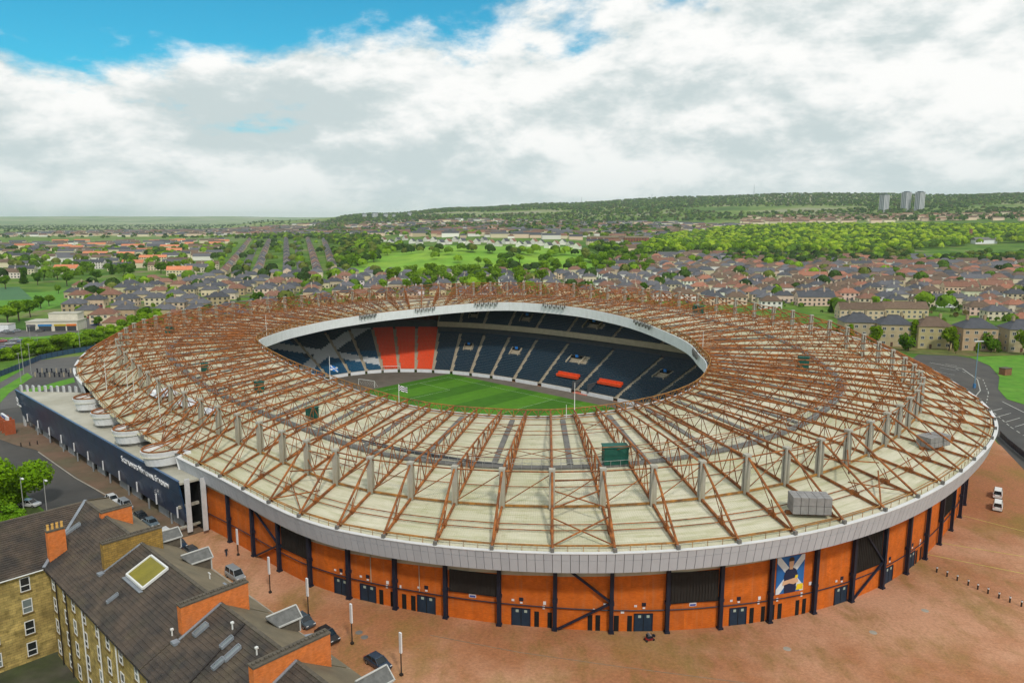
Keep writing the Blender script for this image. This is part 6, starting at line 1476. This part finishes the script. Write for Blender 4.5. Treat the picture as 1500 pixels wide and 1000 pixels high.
rk = ['first', 'second', 'third', 'fourth', 'fifth', 'sixth', 'seventh', 'eighth', 'ninth', 'tenth', 'eleventh', 'twelfth', 'thirteenth', 'fourteenth', 'fifteenth', 'sixteenth', 'seventeenth', 'eighteenth', 'nineteenth', 'twentieth']
def nth(i): return rk[i] if i < 20 else ['twenty', 'thirty', 'forty', 'fifty', 'sixty', 'seventy', 'eighty', 'ninety'][min(i // 10 - 2, 7)] + '-' + rk[i % 10]
gw_ = {greens[0]: 'green', greens[1]: 'dull green', greens[2]: 'bright green', greens[3]: 'dark green', greens[4]: 'olive green', greens[5]: 'pale green'}
for t in sorted(bigt, key=lambda t: t[3]):
    i = zc.get(t[8], 0); zc[t[8]] = i + 1; col_ = t[9] if t[7] != 6 else (.3, .4, .4)
    tree(t[0], t[1], t[2] - .2, t[6], col_, f'{vw[t[7]]} {gw_[t[9]]} tree, {nth(i)} from left among trees of the {t[8]}', t[7], 'tree', 'trees: ' + t[8], t[10])
# hedgerow of tall bushes by the left fence
for i, (u, v, h) in enumerate(((2, 528, 9), (18, 526, 9), (36, 523, 10), (54, 520, 11), (72, 516, 11), (90, 513, 11), (108, 509, 10), (124, 506, 10), (140, 503, 10), (156, 498, 10), (172, 494, 10), (188, 488, 11), (204, 483, 12), (218, 478, 12), (232, 474, 10), (-14, 532, 9))):
    x, y = un(u, v); tree(x, y, 0, h, greens[(0, 2, 5, 0)[i % 4]], f'leafy bush in the tall hedge behind the blue fence, {nth(i)} of sixteen', 0, 'bush', 'bushes of the left hedge', 1.25, BUSHN, 'bush')
for i, (u, v, h) in enumerate(((28, 470, 14), (45, 465, 12), (12, 475, 13), (60, 452, 10), (72, 448, 9), (118, 464, 8), (132, 448, 9), (150, 441, 11), (86, 430, 8), (-5, 470, 12))):
    x, y = un(u, v); tree(x, y, 0, h, greens[i % 4] if i != 5 else greens[5], f'{"pale" if i == 5 else "leafy"} tree around the left sports field, {nth(i)} of ten', i % 5, 'tree', 'trees by the sports field', 1.1)
x, y = un(5, 748); tree(x, y, 0, 19.0, (1.15, 1.2, .7), 'large round bright green tree cut by the left picture edge beside the road', name='tree', wide=1.12, mesh=BIG)
for i, (u, v, h) in enumerate(((30, 770, 4.5), (8, 765, 6), (20, 778, 4))):
    x, y = un(u, v); tree(x, y, 0, h, (1.0, 1.15, .9), f'low green garden shrub under the large tree, {nth(i)} of three', name='shrub', wide=1.2, mesh=BUSHN, group='garden shrubs', cat='shrub')
for i, (u, v, h) in enumerate(((1225, 498, 12), (1244, 508, 11), (1282, 512, 12), (1330, 514, 12), (1338, 508, 13), (1390, 514, 12), (1452, 516, 12), (1400, 518, 6), (1500, 520, 12), (1270, 514, 6), (1432, 520, 6))):
    x, y = un(u, v); tree(x, y, 0, h, ((.6, .7, .6), (1, .95, .5), (.85, .8, .5))[i % 3], f'{"dark" if i % 3 == 0 else "brownish"} tree before the sandstone villas, {nth(i)} of eleven', (7, 5, 1)[i % 3], 'tree', 'trees before the villas', .9)
# ---- the rest of the trees and the wooded hills: masses
def far_trees(name, A_, hr, per, size, label, tints, mat):
    n = len(A_); rs_ = np.random.RandomState(len(name)); h = rs_.uniform(hr[0], hr[1], n); C_ = np.repeat(A_[:, :3], per, axis=0); hh = np.repeat(h, per); m = n * per
    d = rs_.normal(size=(m, 3)); d /= np.linalg.norm(d, axis=1)[:, None]; d[:, 2] = np.abs(d[:, 2]) * .9 - .25
    r = rs_.uniform(.55, 1, m)[:, None]; P = C_ + np.stack([d[:, 0] * hh * .42, d[:, 1] * hh * .42, hh * .52 + d[:, 2] * hh * .45], 1) * np.where(np.array([True, True, True]), 1, 1)
    a = np.cross(d, rs_.normal(size=(m, 3))); a /= np.linalg.norm(a, axis=1)[:, None]; b_ = np.cross(d, a) + d * rs_.uniform(-.4, .4, m)[:, None]; s = (hh * size * rs_.uniform(.7, 1.3, m))[:, None]
    V = np.stack([P - a * s - b_ * s, P + a * s - b_ * s, P + a * s * .8 + b_ * s, P - a * s * .8 + b_ * s], 1).reshape(-1, 3); me = mesh_quads(name, V, mat)
    T_ = np.array(tints)[rs_.randint(len(tints), size=n)] * rs_.uniform(.8, 1.2, n)[:, None]; T_ = np.repeat(T_, per, axis=0); at = me.attributes.new('tint', 'FLOAT_COLOR', 'FACE'); at.data.foreach_set('color', np.concatenate([T_, np.ones((m, 1))], 1).astype(np.float32).ravel())
    o = link(name, me); kind(o, 'stuff'); tag(o, label, 'trees'); return o
M_ft = bpy.data.materials.new('far_leaves'); M_ft.use_nodes = True; _n = M_ft.node_tree.nodes.new('ShaderNodeAttribute'); _n.attribute_name = 'tint'
M_ft.node_tree.nodes['Principled BSDF'].inputs['Roughness'].default_value = .9; M_ft.node_tree.nodes['Principled BSDF'].inputs['Specular IOR Level'].default_value = .1; M_ft.node_tree.links.new(_n.outputs['Color'], M_ft.node_tree.nodes['Principled BSDF'].inputs['Base Color'])
ra = np.array([(t[0], t[1], t[2]) for t in restt if t[8] != 'wood']); rw_ = np.array([(t[0], t[1], t[2]) for t in restt if t[8] == 'wood'])
far_trees('sunny_wood', rw_, (11, 18), 70, .11, 'broad bright green wood between the terraces and the hill', [(.19, .31, .018), (.26, .38, .02), (.10, .19, .018), (.32, .43, .03), (.07, .13, .02)], M_ft)  # sunlight on this wood is put into its lighter leaf tints
lg = [(.11, .20, .014), (.18, .30, .018), (.05, .095, .018), (.035, .07, .016), (.13, .16, .03), (.08, .15, .016)]
far_trees('wood_and_street_trees', ra, (9, 15), 64, .12, 'mass of smaller trees between the houses and in the wood', lg, M_ft)
gs_ = np.vstack([off_houses(scatter(p_, 4.0, np.random.RandomState(31), 300, 1000), 1.0) for p_ in ([(120, 486), (108, 426), (330, 402), (500, 402), (505, 446), (330, 474)], [(500, 446), (480, 402), (1000, 396), (1010, 432), (700, 440)], [(890, 440), (885, 386), (1000, 374), (1600, 380), (1600, 505), (1240, 462)])])
far_trees('garden_hedges', gs_, (1.5, 3.8), 14, .26, 'low garden hedges and shrubs scattered between the estate houses', [(.09, .16, .015), (.13, .22, .02), (.06, .10, .02), (.16, .13, .05)], M_ft)
hill = scatter([(440, 340), (500, 318), (600, 306), (700, 300), (850, 290), (1000, 284), (1250, 280), (1600, 284), (1600, 322), (1150, 326), (1000, 338), (900, 348), (850, 345), (560, 344)], 1.1, np.random.RandomState(8), 1300, 5700, 16000)
nh = np.sin(hill[:, 0] / 210 + 1.3 * np.sin(hill[:, 1] / 330)) + np.sin(hill[:, 1] / 170 + hill[:, 0] / 400) ; hill = hill[(nh > -.55) | (hill[:, 5] > 4200)]
far_trees('hill_woods', hill, (9, 17), 18, .20, 'wooded hills along the skyline', [(.05, .105, .02), (.07, .14, .022), (.04, .08, .02), (.13, .20, .03), (.09, .10, .035)], M_ft)
plain = scatter([(-40, 350), (-40, 327), (300, 325), (560, 322), (560, 348), (330, 352)], .10, np.random.RandomState(9), 1400, 9000, 7000)
far_trees('plain_woods', plain, (9, 15), 24, .17, 'scattered woods across the far plain', [(.045, .09, .018), (.06, .11, .02), (.03, .06, .02)], M_ft)
# ================================================================== STREET FURNITURE, CARS, PEOPLE
M_tyre = pm('tyre', (.012, .012, .012), .9); M_rim = pm('rim', (.3, .3, .31), .4, metal=.6); M_cgl = glassm('car_glass', (.012, .016, .02), .08)
M_lampw = pm('head_lamp', (.7, .72, .74), .2); M_lampr = pm('tail_lamp', (.35, .01, .01), .3)
M_paint = bpy.data.materials.new('car_paint'); M_paint.use_nodes = True
_b = M_paint.node_tree.nodes['Principled BSDF']; _o = M_paint.node_tree.nodes.new('ShaderNodeObjectInfo'); M_paint.node_tree.links.new(_o.outputs['Color'], _b.inputs['Base Color']); _b.inputs['Roughness'].default_value = .3; _b.inputs['Coat Weight'].default_value = .5
def car_meshes(tall=0.0, van=False):
    """body lofted from side profile sections"""
    L_ = 4.4; W_ = 1.78; hb = .86 + tall * .3; ht = 1.48 + tall
    prof = [(-2.2, .35, .62), (-2.14, .28, .78), (-1.35, .25, .90), (-.7, .25, .95), (1.2, .25, .97), (1.95, .28, .95), (2.18, .32, .80), (2.2, .36, .6)]
    V = []; F = []; ws = [.80, .84, .88, .89, .89, .88, .84, .80]
    for (x, z0, z1), w in zip(prof, ws):
        z1 += tall * .3
        for y, z in ((-w * .94, z0), (-w, z0 + .2), (-w, z1 - .12), (-w * .92, z1), (w * .92, z1), (w, z1 - .12), (w, z0 + .2), (w * .94, z0)): V.append((x, y, z))
    n = len(prof)
    for i in range(n - 1):
        for j in range(8): F.append((i * 8 + j, i * 8 + (j + 1) % 8, (i + 1) * 8 + (j + 1) % 8, (i + 1) * 8 + j))
    F += [tuple(range(8))[::-1], tuple((n - 1) * 8 + j for j in range(8))]
    body = mesh_from('body', V, F, M_paint)
    zb = .93 + tall * .3; fx, rx = (-1.15, 1.85) if not van else (-1.35, 2.1); tf, tr = (-.35, 1.25) if not van else (-.75, 2.0)
    g = MB(); g.hexa([(fx, -.80, zb), (rx, -.80, zb), (rx, .80, zb), (fx, .80, zb)], [(tf, -.64, ht - .06), (tr, -.64, ht - .06), (tr, .64, ht - .06), (tf, .64, ht - .06)]); glass = g.mesh('glass', M_cgl)
    r = MB(); r.hexa([(tf - .08, -.67, ht - .07), (tr + .08, -.67, ht - .07), (tr + .08, .67, ht - .07), (tf - .08, .67, ht - .07)], [(tf + .05, -.60, ht), (tr - .05, -.60, ht), (tr - .05, .60, ht), (tf + .05, .60, ht)])
    for s in (-1, 1):
        for (x0, x1) in ((fx, tf), (rx, tr), ((fx + rx) / 2 - .05, (tf + tr) / 2 - .05)): r.beam((x0, s * .805, zb), (x1, s * .655, ht - .05), .09, .07)
    roof = r.mesh('roof', M_paint)
    w = MB(); w.tube((0, -.11, 0), (0, .11, 0), .32, 14, cap=True); tyre = w.mesh('tyre', M_tyre)
    w = MB(); w.tube((0, -.12, 0), (0, .12, 0), .2, 10, cap=True); rim = w.mesh('rim', M_rim)
    l = MB().box((0, 0, 0), (.10, .36, .16)); hl_, tl_ = l.mesh('headlight', M_lampw), l.mesh('tail_light', M_lampr)
    return body, glass, roof, tyre, rim, hl_, tl_, tall
CARS = [car_meshes(), car_meshes(.18), car_meshes(.45, True)]
def car(x, y, rz, color, label, typ=0, name='parked_car', group='cars parked along the street', z=.03, sc_=1.0, detail=True):
    m = CARS[typ]; c = empty(name, (x, y, z), rz); tag(c, label, 'van' if typ == 2 else 'car', group); c.scale = (sc_,) * 3
    for nm, me in (('body', m[0]), ('glass', m[1]), ('roof', m[2])):
        o = link(nm, me, c); o.color = (*color, 1)
    if not detail: return c
    for x_, y_ in ((-1.38, -.78), (-1.38, .78), (1.38, -.78), (1.38, .78)):
        w = link('wheel', m[3], c); w.location = (x_, y_, .32); rr_ = link('rim', m[4], w)
    for s in (-1, 1):
        o = link('headlight', m[5], c); o.location = (-2.14, s * .6, .68 + m[7] * .3); o = link('tail_light', m[6], c); o.location = (2.14, s * .62, .75 + m[7] * .3)
    return c
dk, bl, wh, si = (.012, .013, .016), (.012, .03, .06), (.62, .63, .64), (.24, .26, .28)
P = [(165, 735, wh, 1, 'white car beside the far parked end of the blue building, leftmost of the kerb row'), (184, 744, si, 2, 'silver van behind the white car beside the blue building'), (207, 760, dk, 0, 'black car parked below the blue wall, third in the kerb row'), (222, 769, (.10, .14, .17), 0, 'grey-blue hatchback below the blue wall, next behind the black car'),
     (243, 786, wh, 1, 'white car half hidden by a dormer near the blue building corner'), (262, 800, bl, 0, 'dark blue car behind the white one by the street dormers'), (282, 812, dk, 0, 'black car partly hidden behind the second dormer from the courtyard'),
     (345, 847, si, 2, 'silver van parked by the orange wall behind the first orange chimney stack'), (448, 912, (.05, .07, .09), 0, 'slate grey car parked beyond the dormers near the middle stack'), (483, 934, dk, 1, 'black car behind the lower orange chimney stack'), (557, 973, bl, 0, 'dark navy car alone at the lowest end of the kerb row')]
for u, v, c_, ty, lb in P:
    a, n = una(u, v); w = W(a, n if n < -98.8 else n - .4); car(w[0], w[1], SROT + math.pi, c_, lb, ty)
for u, v, lb in ((1461, 745, 'white van parked on the plaza beside the stadium, the nearer of two'), (1461, 727, 'white van parked on the plaza beside the stadium, the farther of two')):
    w = un(u, v); car(w[0], w[1], R(235), (.66, .67, .66), lb, 2, group='vans on the plaza')
w = un(44, 741); car(w[0], w[1], R(170), wh, 'white car parked under the round green tree', 0)
r_ = random.Random(11); pal = [dk, bl, wh, si, (.3, .02, .02), (.02, .06, .2), (.1, .1, .1)]; pn = {dk: 'black', bl: 'navy', wh: 'white', si: 'silver', pal[4]: 'red', pal[5]: 'blue', pal[6]: 'grey'}
ordn = ['first', 'second', 'third', 'fourth', 'fifth', 'sixth', 'seventh', 'eighth', 'ninth', 'tenth', 'eleventh', 'twelfth', 'thirteenth', 'fourteenth', 'fifteenth', 'sixteenth', 'seventeenth', 'eighteenth', 'nineteenth', 'twentieth']
ordn += ['twenty-' + o for o in ordn[:9]] + ['thirtieth'] + ['thirty-' + o for o in ordn[:9]] + ['fortieth'] + ['forty-' + o for o in ordn[:9]]
for i, (u, v) in enumerate(((8, 487), (15, 489), (24, 486), (57, 486), (64, 485), (70, 484), (87, 484), (101, 483), (106, 484), (140, 477))):
    c_ = r_.choice(pal); w = un(u, v); car(w[0], w[1], R(8 + r_.uniform(-12, 12)), c_, f'{pn[c_]} car on the road by the shops, {ordn[i]} from left', 0, group='cars by the shops', z=.08)
for i, (u, v) in enumerate(((3, 501), (15, 505), (22, 499), (3, 512), (33, 501))):
    c_ = r_.choice(pal); w = un(u, v); car(w[0], w[1], R(30), c_, f'{pn[c_]} car in the car park behind the hedge, {ordn[i]} counted', 0, group='cars in the left car park', z=.07)
for i, (u, v) in enumerate(((132, 466), (137, 460), (142, 455), (146, 450), (140, 470))):
    c_ = r_.choice(pal); w = un(u, v); car(w[0], w[1], R(75), c_, f'{pn[c_]} car in the side street beside the shops, {ordn[i]} along', 0, group='cars in the shop side street', z=.07)
# cars in the estate streets
cs = [(x_, y_, r2_, d_) for x_, y_, r2_, d_ in CARPOS if -5 < proj(x_, y_, 0)[0] < 1505]; cs = sorted(cs, key=lambda c_: math.hypot(c_[0], c_[1]))[:90]; cnt = {}
for x_, y_, r2_, d_ in sorted(cs, key=lambda c_: proj(c_[0], c_[1], 0)[0]):
    c_ = r_.choice(pal); i = cnt.get(d_, 0); cnt[d_] = i + 1; car(x_, y_, r2_, c_, f'small {pn[c_]} car in the streets of the {short[d_]}, {nth(i)} from left', 0, group='cars in estate streets', z=float(hgt(x_, y_)) + .13, detail=False)
# banner posts along the plaza
def banner_post(u, v, label, h=6.2):
    x, y = un(u, v); p = empty('banner_post', (x, y, .03), SROT); tag(p, label, 'post', 'banner posts along the street')
    MB().tube((0, 0, 0), (0, 0, h), .09, 8, r2=.07).box((0, 0, .15), (.4, .4, .3)).build('pole', M_pipe, p)
    MB().box((.0, 0, h - 1.45), (.42, .22, 2.9)).build('light_box', M_sign, p)
for i, (u, v) in enumerate(((349, 813), (396, 868), (452, 902), (516, 943), (588, 989))): banner_post(u, v, f'post with white light box, {ordn[i]} from the blue building along the street', 6.2 if i else 5.0)
for u, v, h, lb in ((37, 757, 9.5, 'street lamp with white camera head beside the garden wall'), (70, 752, 8.5, 'street lamp with a single arm beside the asphalt road')):
    x, y = un(u, v + 8); p = empty('street_lamp', (x, y, 0), SROT); tag(p, lb, 'lamp post', 'street lamps'); MB().tube((0, 0, 0), (0, 0, h), .1, 8, r2=.06).build('pole', M_rail, p)
    MB().beam((0, 0, h - .1), (1.4, 0, h + .1), .1, .1).build('arm', M_rail, p); MB().box((1.6, 0, h + .1), (.9, .35, .16)).build('lamp_head', M_sign, p)
for i, (u, v) in enumerate(((1372, 838), (1387, 844), (1402, 850), (1418, 857), (1432, 863), (1447, 869), (1463, 876), (1479, 882), (1496, 888))):
    x, y = un(u, v); p = empty('bollard', (x, y, .03)); tag(p, f'black bollard with white top band, {ordn[i]} of the row from the stadium wall', 'bollard', 'bollards on the plaza')
    MB().tube((0, 0, 0), (0, 0, 1.0), .13, 10, r2=.12, cap=True).build('post', M_pipe, p); MB().tube((0, 0, .78), (0, 0, .98), .145, 10, cap=True).build('band', M_sign, p)
for i, (u, v) in enumerate(((31, 654), (44, 653), (55, 651))):
    x, y = un(u, v); b = MB().tube((0, 0, 0), (0, 0, 1.0), .14, 10, cap=True).tube((0, 0, 1.0), (0, 0, 1.08), .14, 10, r2=.05, cap=True).build('bollard', M_pipe); b.location = (x, y, .08); tag(b, f'black bollard on the footway before the blue building, {ordn[i]} from left', 'bollard', 'bollards by the blue building')
for i, (u, v, h) in enumerate(((35, 548, 14), (47, 520, 13), (46, 548, 12), (118, 516, 13), (31, 560, 11), (57, 520, 9), (128, 500, 10))):
    x, y = un(u, v); p = empty('light_column', (x, y, 0)); tag(p, f'slim grey lighting column by the left approach, {ordn[i]} counted from the fence', 'light column', 'lighting columns on the left'); MB().tube((0, 0, 0), (0, 0, h), .12, 6, r2=.07).build('pole', M_rail, p); MB().box((0, 0, h), (.9, .35, .2)).build('lamp_head', M_rail, p)
x, y = un(1427, 568); p = empty('floodlight_mast', (x, y, 0), R(10)); tag(p, 'tall blue-grey lamp mast with two-arm head over the car park', 'lamp mast')
MB().tube((0, 0, 0), (0, 0, 17), .2, 8, r2=.12).build('pole', pm('blue_grey_pole', (.16, .25, .33), .5), p); MB().box((0, 0, 17.1), (3.6, .5, .25)).build('lamp_head', M_sign, p); MB().box((0, 0, .8), (.7, .7, 1.6)).build('base_box', pm('blue_box', (.05, .17, .35), .5), p)
x, y = un(1472, 549); p = empty('brick_kiosk', (x, y, .1), R(20)); tag(p, 'tiny square red brick kiosk on the bright lawn', 'kiosk'); uvbox(MB().box((0, 0, 1.3), (3.6, 2.6, 2.6)).build('wall', brickm('kiosk_brick', (.3, .12, .06), (.24, .1, .05), (.2, .14, .1)), p)); MB().box((0, 0, 2.7), (4, 3, .2)).build('roof', M_cope, p)
# dark railing beside the car park
fa = [np.array(una(*q)) for q in ((1464, 640), (1476, 652), (1500, 672), (1540, 705))]
fw = W(*fa[0]); rl = empty('railing', (fw[0], fw[1], 0)); tag(rl, 'dark blue railing between the plaza and the right-hand car park', 'railing')
Q = [W(*q) - fw for q in fa]
for p, q in zip(Q, Q[1:]):
    n = int(np.hypot(*(q - p)) / 1.4)
    for i in range(n):
        s_ = p + (q - p) * i / n; e_ = p + (q - p) * (i + .92) / n
        MB().beam((*s_, .2), (*e_, .2), .06, .08).beam((*s_, 1.9), (*e_, 1.9), .06, .08).beam((*s_, 1.05), (*e_, 1.05), .05, 1.5).build('panel', M_navy, rl)
# blue palisade fence on the left
fl = [un(*q) for q in ((-20, 560), (28, 541), (60, 527), (100, 519), (170, 508))]
pf = empty('palisade_fence', (*fl[0], 0)); tag(pf, 'long dark blue palisade fence along the hedge left of the stadium', 'fence')
for p, q in zip(fl, fl[1:]):
    n = int(np.hypot(*(q - p)) / 2.6)
    for i in range(n):
        s_ = p - fl[0] + (q - p) * i / n; e_ = p - fl[0] + (q - p) * (i + 1) / n
        MB().beam((*s_, 1.2), (*(s_ + (e_ - s_) * .96), 1.2), .06, 2.2).build('panel', pm('fence_blue', (.03, .07, .13), .6), pf); MB().box((*s_, 1.3), (.12, .12, 2.6)).build('post', M_navy, pf)
# turnstile posts at the far-left forecourt
for i in range(16):
    u = 52 + (i % 8) * 7 + (i // 8) * 3; v = 552 - (i // 8) * 6; x, y = un(u, v); b = MB().box((0, 0, .8), (.35, .35, 1.6)).box((0, 0, 1.7), (.5, .5, .2)).build('gate_post', M_navy if i % 3 else M_step); b.location = (x, y, .05); tag(b, f'short dark gate post in the {"front" if i < 8 else "rear"} line of the forecourt, {ordn[i % 8]} from left', 'gate post', 'gate posts on the forecourt')
# manholes
for i, (u, v) in enumerate(((526, 926), (534, 933), (1153, 950), (1279, 926), (1355, 894))):
    x, y = un(u, v); b = MB().tube((0, 0, 0), (0, 0, .012), .55, 14, cap=True).build('manhole_cover', M_gut if i < 2 else M_kerb); b.location = (x, y, .035); tag(b, f'{"dark" if i < 2 else "pale"} round drain cover in the plaza paving, {ordn[i]} from left', 'drain cover', 'drain covers')
# ---- people
M_skin = pm('skin', (.45, .26, .18), .6); M_cl = pm('dark_clothes', (.015, .02, .03), .9); M_jean = pm('jeans', (.02, .035, .07), .9); M_hair = pm('hair', (.03, .02, .015), .8); M_grey = pm('grey_jacket', (.16, .17, .19), .9)
def figure(name, joints, edges, radii, mats, parent):
    me = bpy.data.meshes.new(name); me.from_pydata(joints, edges, []); o = link(name, me, parent)
    for m in mats: me.materials.append(m)
    sk = o.modifiers.new('Skin', 'SKIN'); sv = me.skin_vertices[0].data if me.skin_vertices else None
    if sv is None:
        bpy.context.view_layer.objects.active = o; 
        sv = me.skin_vertices[0].data
    for i, r in enumerate(radii): sv[i].radius = (r, r); sv[i].use_root = (i == 0)
    ss = o.modifiers.new('Subsurf', 'SUBSURF'); ss.levels = 2; ss.render_levels = 2
    dg = bpy.context.evaluated_depsgraph_get(); m2 = bpy.data.meshes.new_from_object(o.evaluated_get(dg)); o.modifiers.clear(); o.data = m2
    zs = sorted(m.co.z for m in m2.vertices)
    return o
def paint(o, fn):
    for p in o.data.polygons: p.material_index = fn(p.center); p.use_smooth = True
def person(x, y, rz, label, sit=False, base=0.03, name='person'):
    e = empty(name, (x, y, base), rz); tag(e, label, 'person')
    if not sit:
        J = [(0, 0, .95), (0, 0, 1.12), (0, 0, 1.32), (0, .0, 1.46), (0, .01, 1.55), (0, .02, 1.66), (.09, 0, .88), (.10, .14, .50), (.10, .06, .10), (.10, .20, .05), (-.09, 0, .88), (-.10, -.08, .48), (-.10, -.26, .12), (-.10, -.14, .05), (.20, 0, 1.40), (.25, -.10, 1.12), (.25, .02, .90), (.25, .06, .80), (-.20, 0, 1.40), (-.25, .08, 1.12), (-.25, .24, .93), (-.25, .29, .84)]
        E_ = [(0, 1), (1, 2), (2, 3), (3, 4), (4, 5), (0, 6), (6, 7), (7, 8), (8, 9), (0, 10), (10, 11), (11, 12), (12, 13), (2, 14), (14, 15), (15, 16), (16, 17), (2, 18), (18, 19), (19, 20), (20, 21)]
        Rr = [.16, .15, .17, .07, .08, .11, .10, .075, .05, .05, .10, .075, .05, .05, .075, .055, .045, .04, .075, .055, .045, .04]
        o = figure('body', J, E_, Rr, [M_jean, M_cl, M_skin, M_hair], e)
        paint(o, lambda c: 3 if c.z > 1.68 or (c.z > 1.56 and c.y < -.01) else (2 if c.z > 1.47 or (abs(c.x) > .2 and c.z < .88) else (1 if c.z > .92 else 0)))
    else:
        J = [(0, 0, .62), (0, -.04, .82), (0, -.05, 1.05), (0, -.03, 1.18), (0, .0, 1.27), (0, .02, 1.37), (.10, .1, .60), (.13, .46, .58), (.13, .52, .22), (.13, .64, .18), (-.10, .1, .60), (-.13, .46, .58), (-.13, .52, .22), (-.13, .64, .18), (.21, -.03, 1.10), (.27, .08, .86), (.18, .34, .84), (.15, .42, .86), (-.21, -.03, 1.10), (-.27, .08, .86), (-.18, .34, .84), (-.15, .42, .86)]
        E_ = [(0, 1), (1, 2), (2, 3), (3, 4), (4, 5), (0, 6), (6, 7), (7, 8), (8, 9), (0, 10), (10, 11), (11, 12), (12, 13), (2, 14), (14, 15), (15, 16), (16, 17), (2, 18), (18, 19), (19, 20), (20, 21)]
        Rr = [.17, .17, .18, .07, .08, .11, .11, .08, .06, .05, .11, .08, .06, .05, .08, .06, .05, .04, .08, .06, .05, .04]
        o = figure('body', J, E_, Rr, [M_cl, M_grey, M_skin, M_hair], e)
        paint(o, lambda c: 3 if c.z > 1.40 else (2 if c.z > 1.2 or (c.y > .38 and c.z > .78) else (1 if c.z > .72 else 0)))
    return e
x, y = un(332, 815); person(x, y, SROT - R(100), 'person in dark jacket and jeans walking along the orange wall')
x, y = un(950, 938); person(x, y, R(-70), 'seated person in grey jacket riding a mobility scooter on the plaza', True, .05)
sco = empty('mobility_scooter', (x, y, .03), R(-70)); tag(sco, 'black and red mobility scooter on the plaza before the orange wall', 'scooter')
MB().box((0, .15, .22), (.55, 1.25, .16)).box((0, -.35, .38), (.5, .35, .22)).build('chassis', pm('scooter_red', (.22, .02, .02), .4), sco); MB().box((0, 0, .5), (.5, .46, .12)).box((0, -.27, .78), (.5, .12, .5)).build('seat', M_cl, sco)
MB().tube((0, .72, .3), (0, .5, .95), .05, 6).tube((-.28, .5, .97), (.28, .5, .97), .03, 6).box((0, .86, .62), (.42, .25, .3)).build('tiller', M_cl, sco)
for sx, sy in ((-.28, -.45), (.28, -.45), (-.26, .7), (.26, .7)):
    MB().tube((sx - .05, sy, .17), (sx + .05, sy, .17), .17, 12, cap=True).build('wheel', M_tyre, sco)
# ------------------------------------------------------------------ air between the camera and the hills
hz = MB().box((0, 10000, 150 - 4), (36000, 34000, 330 + 0)).build('haze', []); hz['kind'] = 'stuff'
m = bpy.data.materials.new('haze'); m.use_nodes = True; nt = m.node_tree; nt.nodes.clear(); v = nt.nodes.new('ShaderNodeVolumePrincipled'); v.inputs['Color'].default_value = (.82, .93, 1.0, 1); v.inputs['Density'].default_value = 4.2e-5; v.inputs['Anisotropy'].default_value = .3
o = nt.nodes.new('ShaderNodeOutputMaterial'); nt.links.new(v.outputs[0], o.inputs['Volume']); hz.data.materials.append(m)
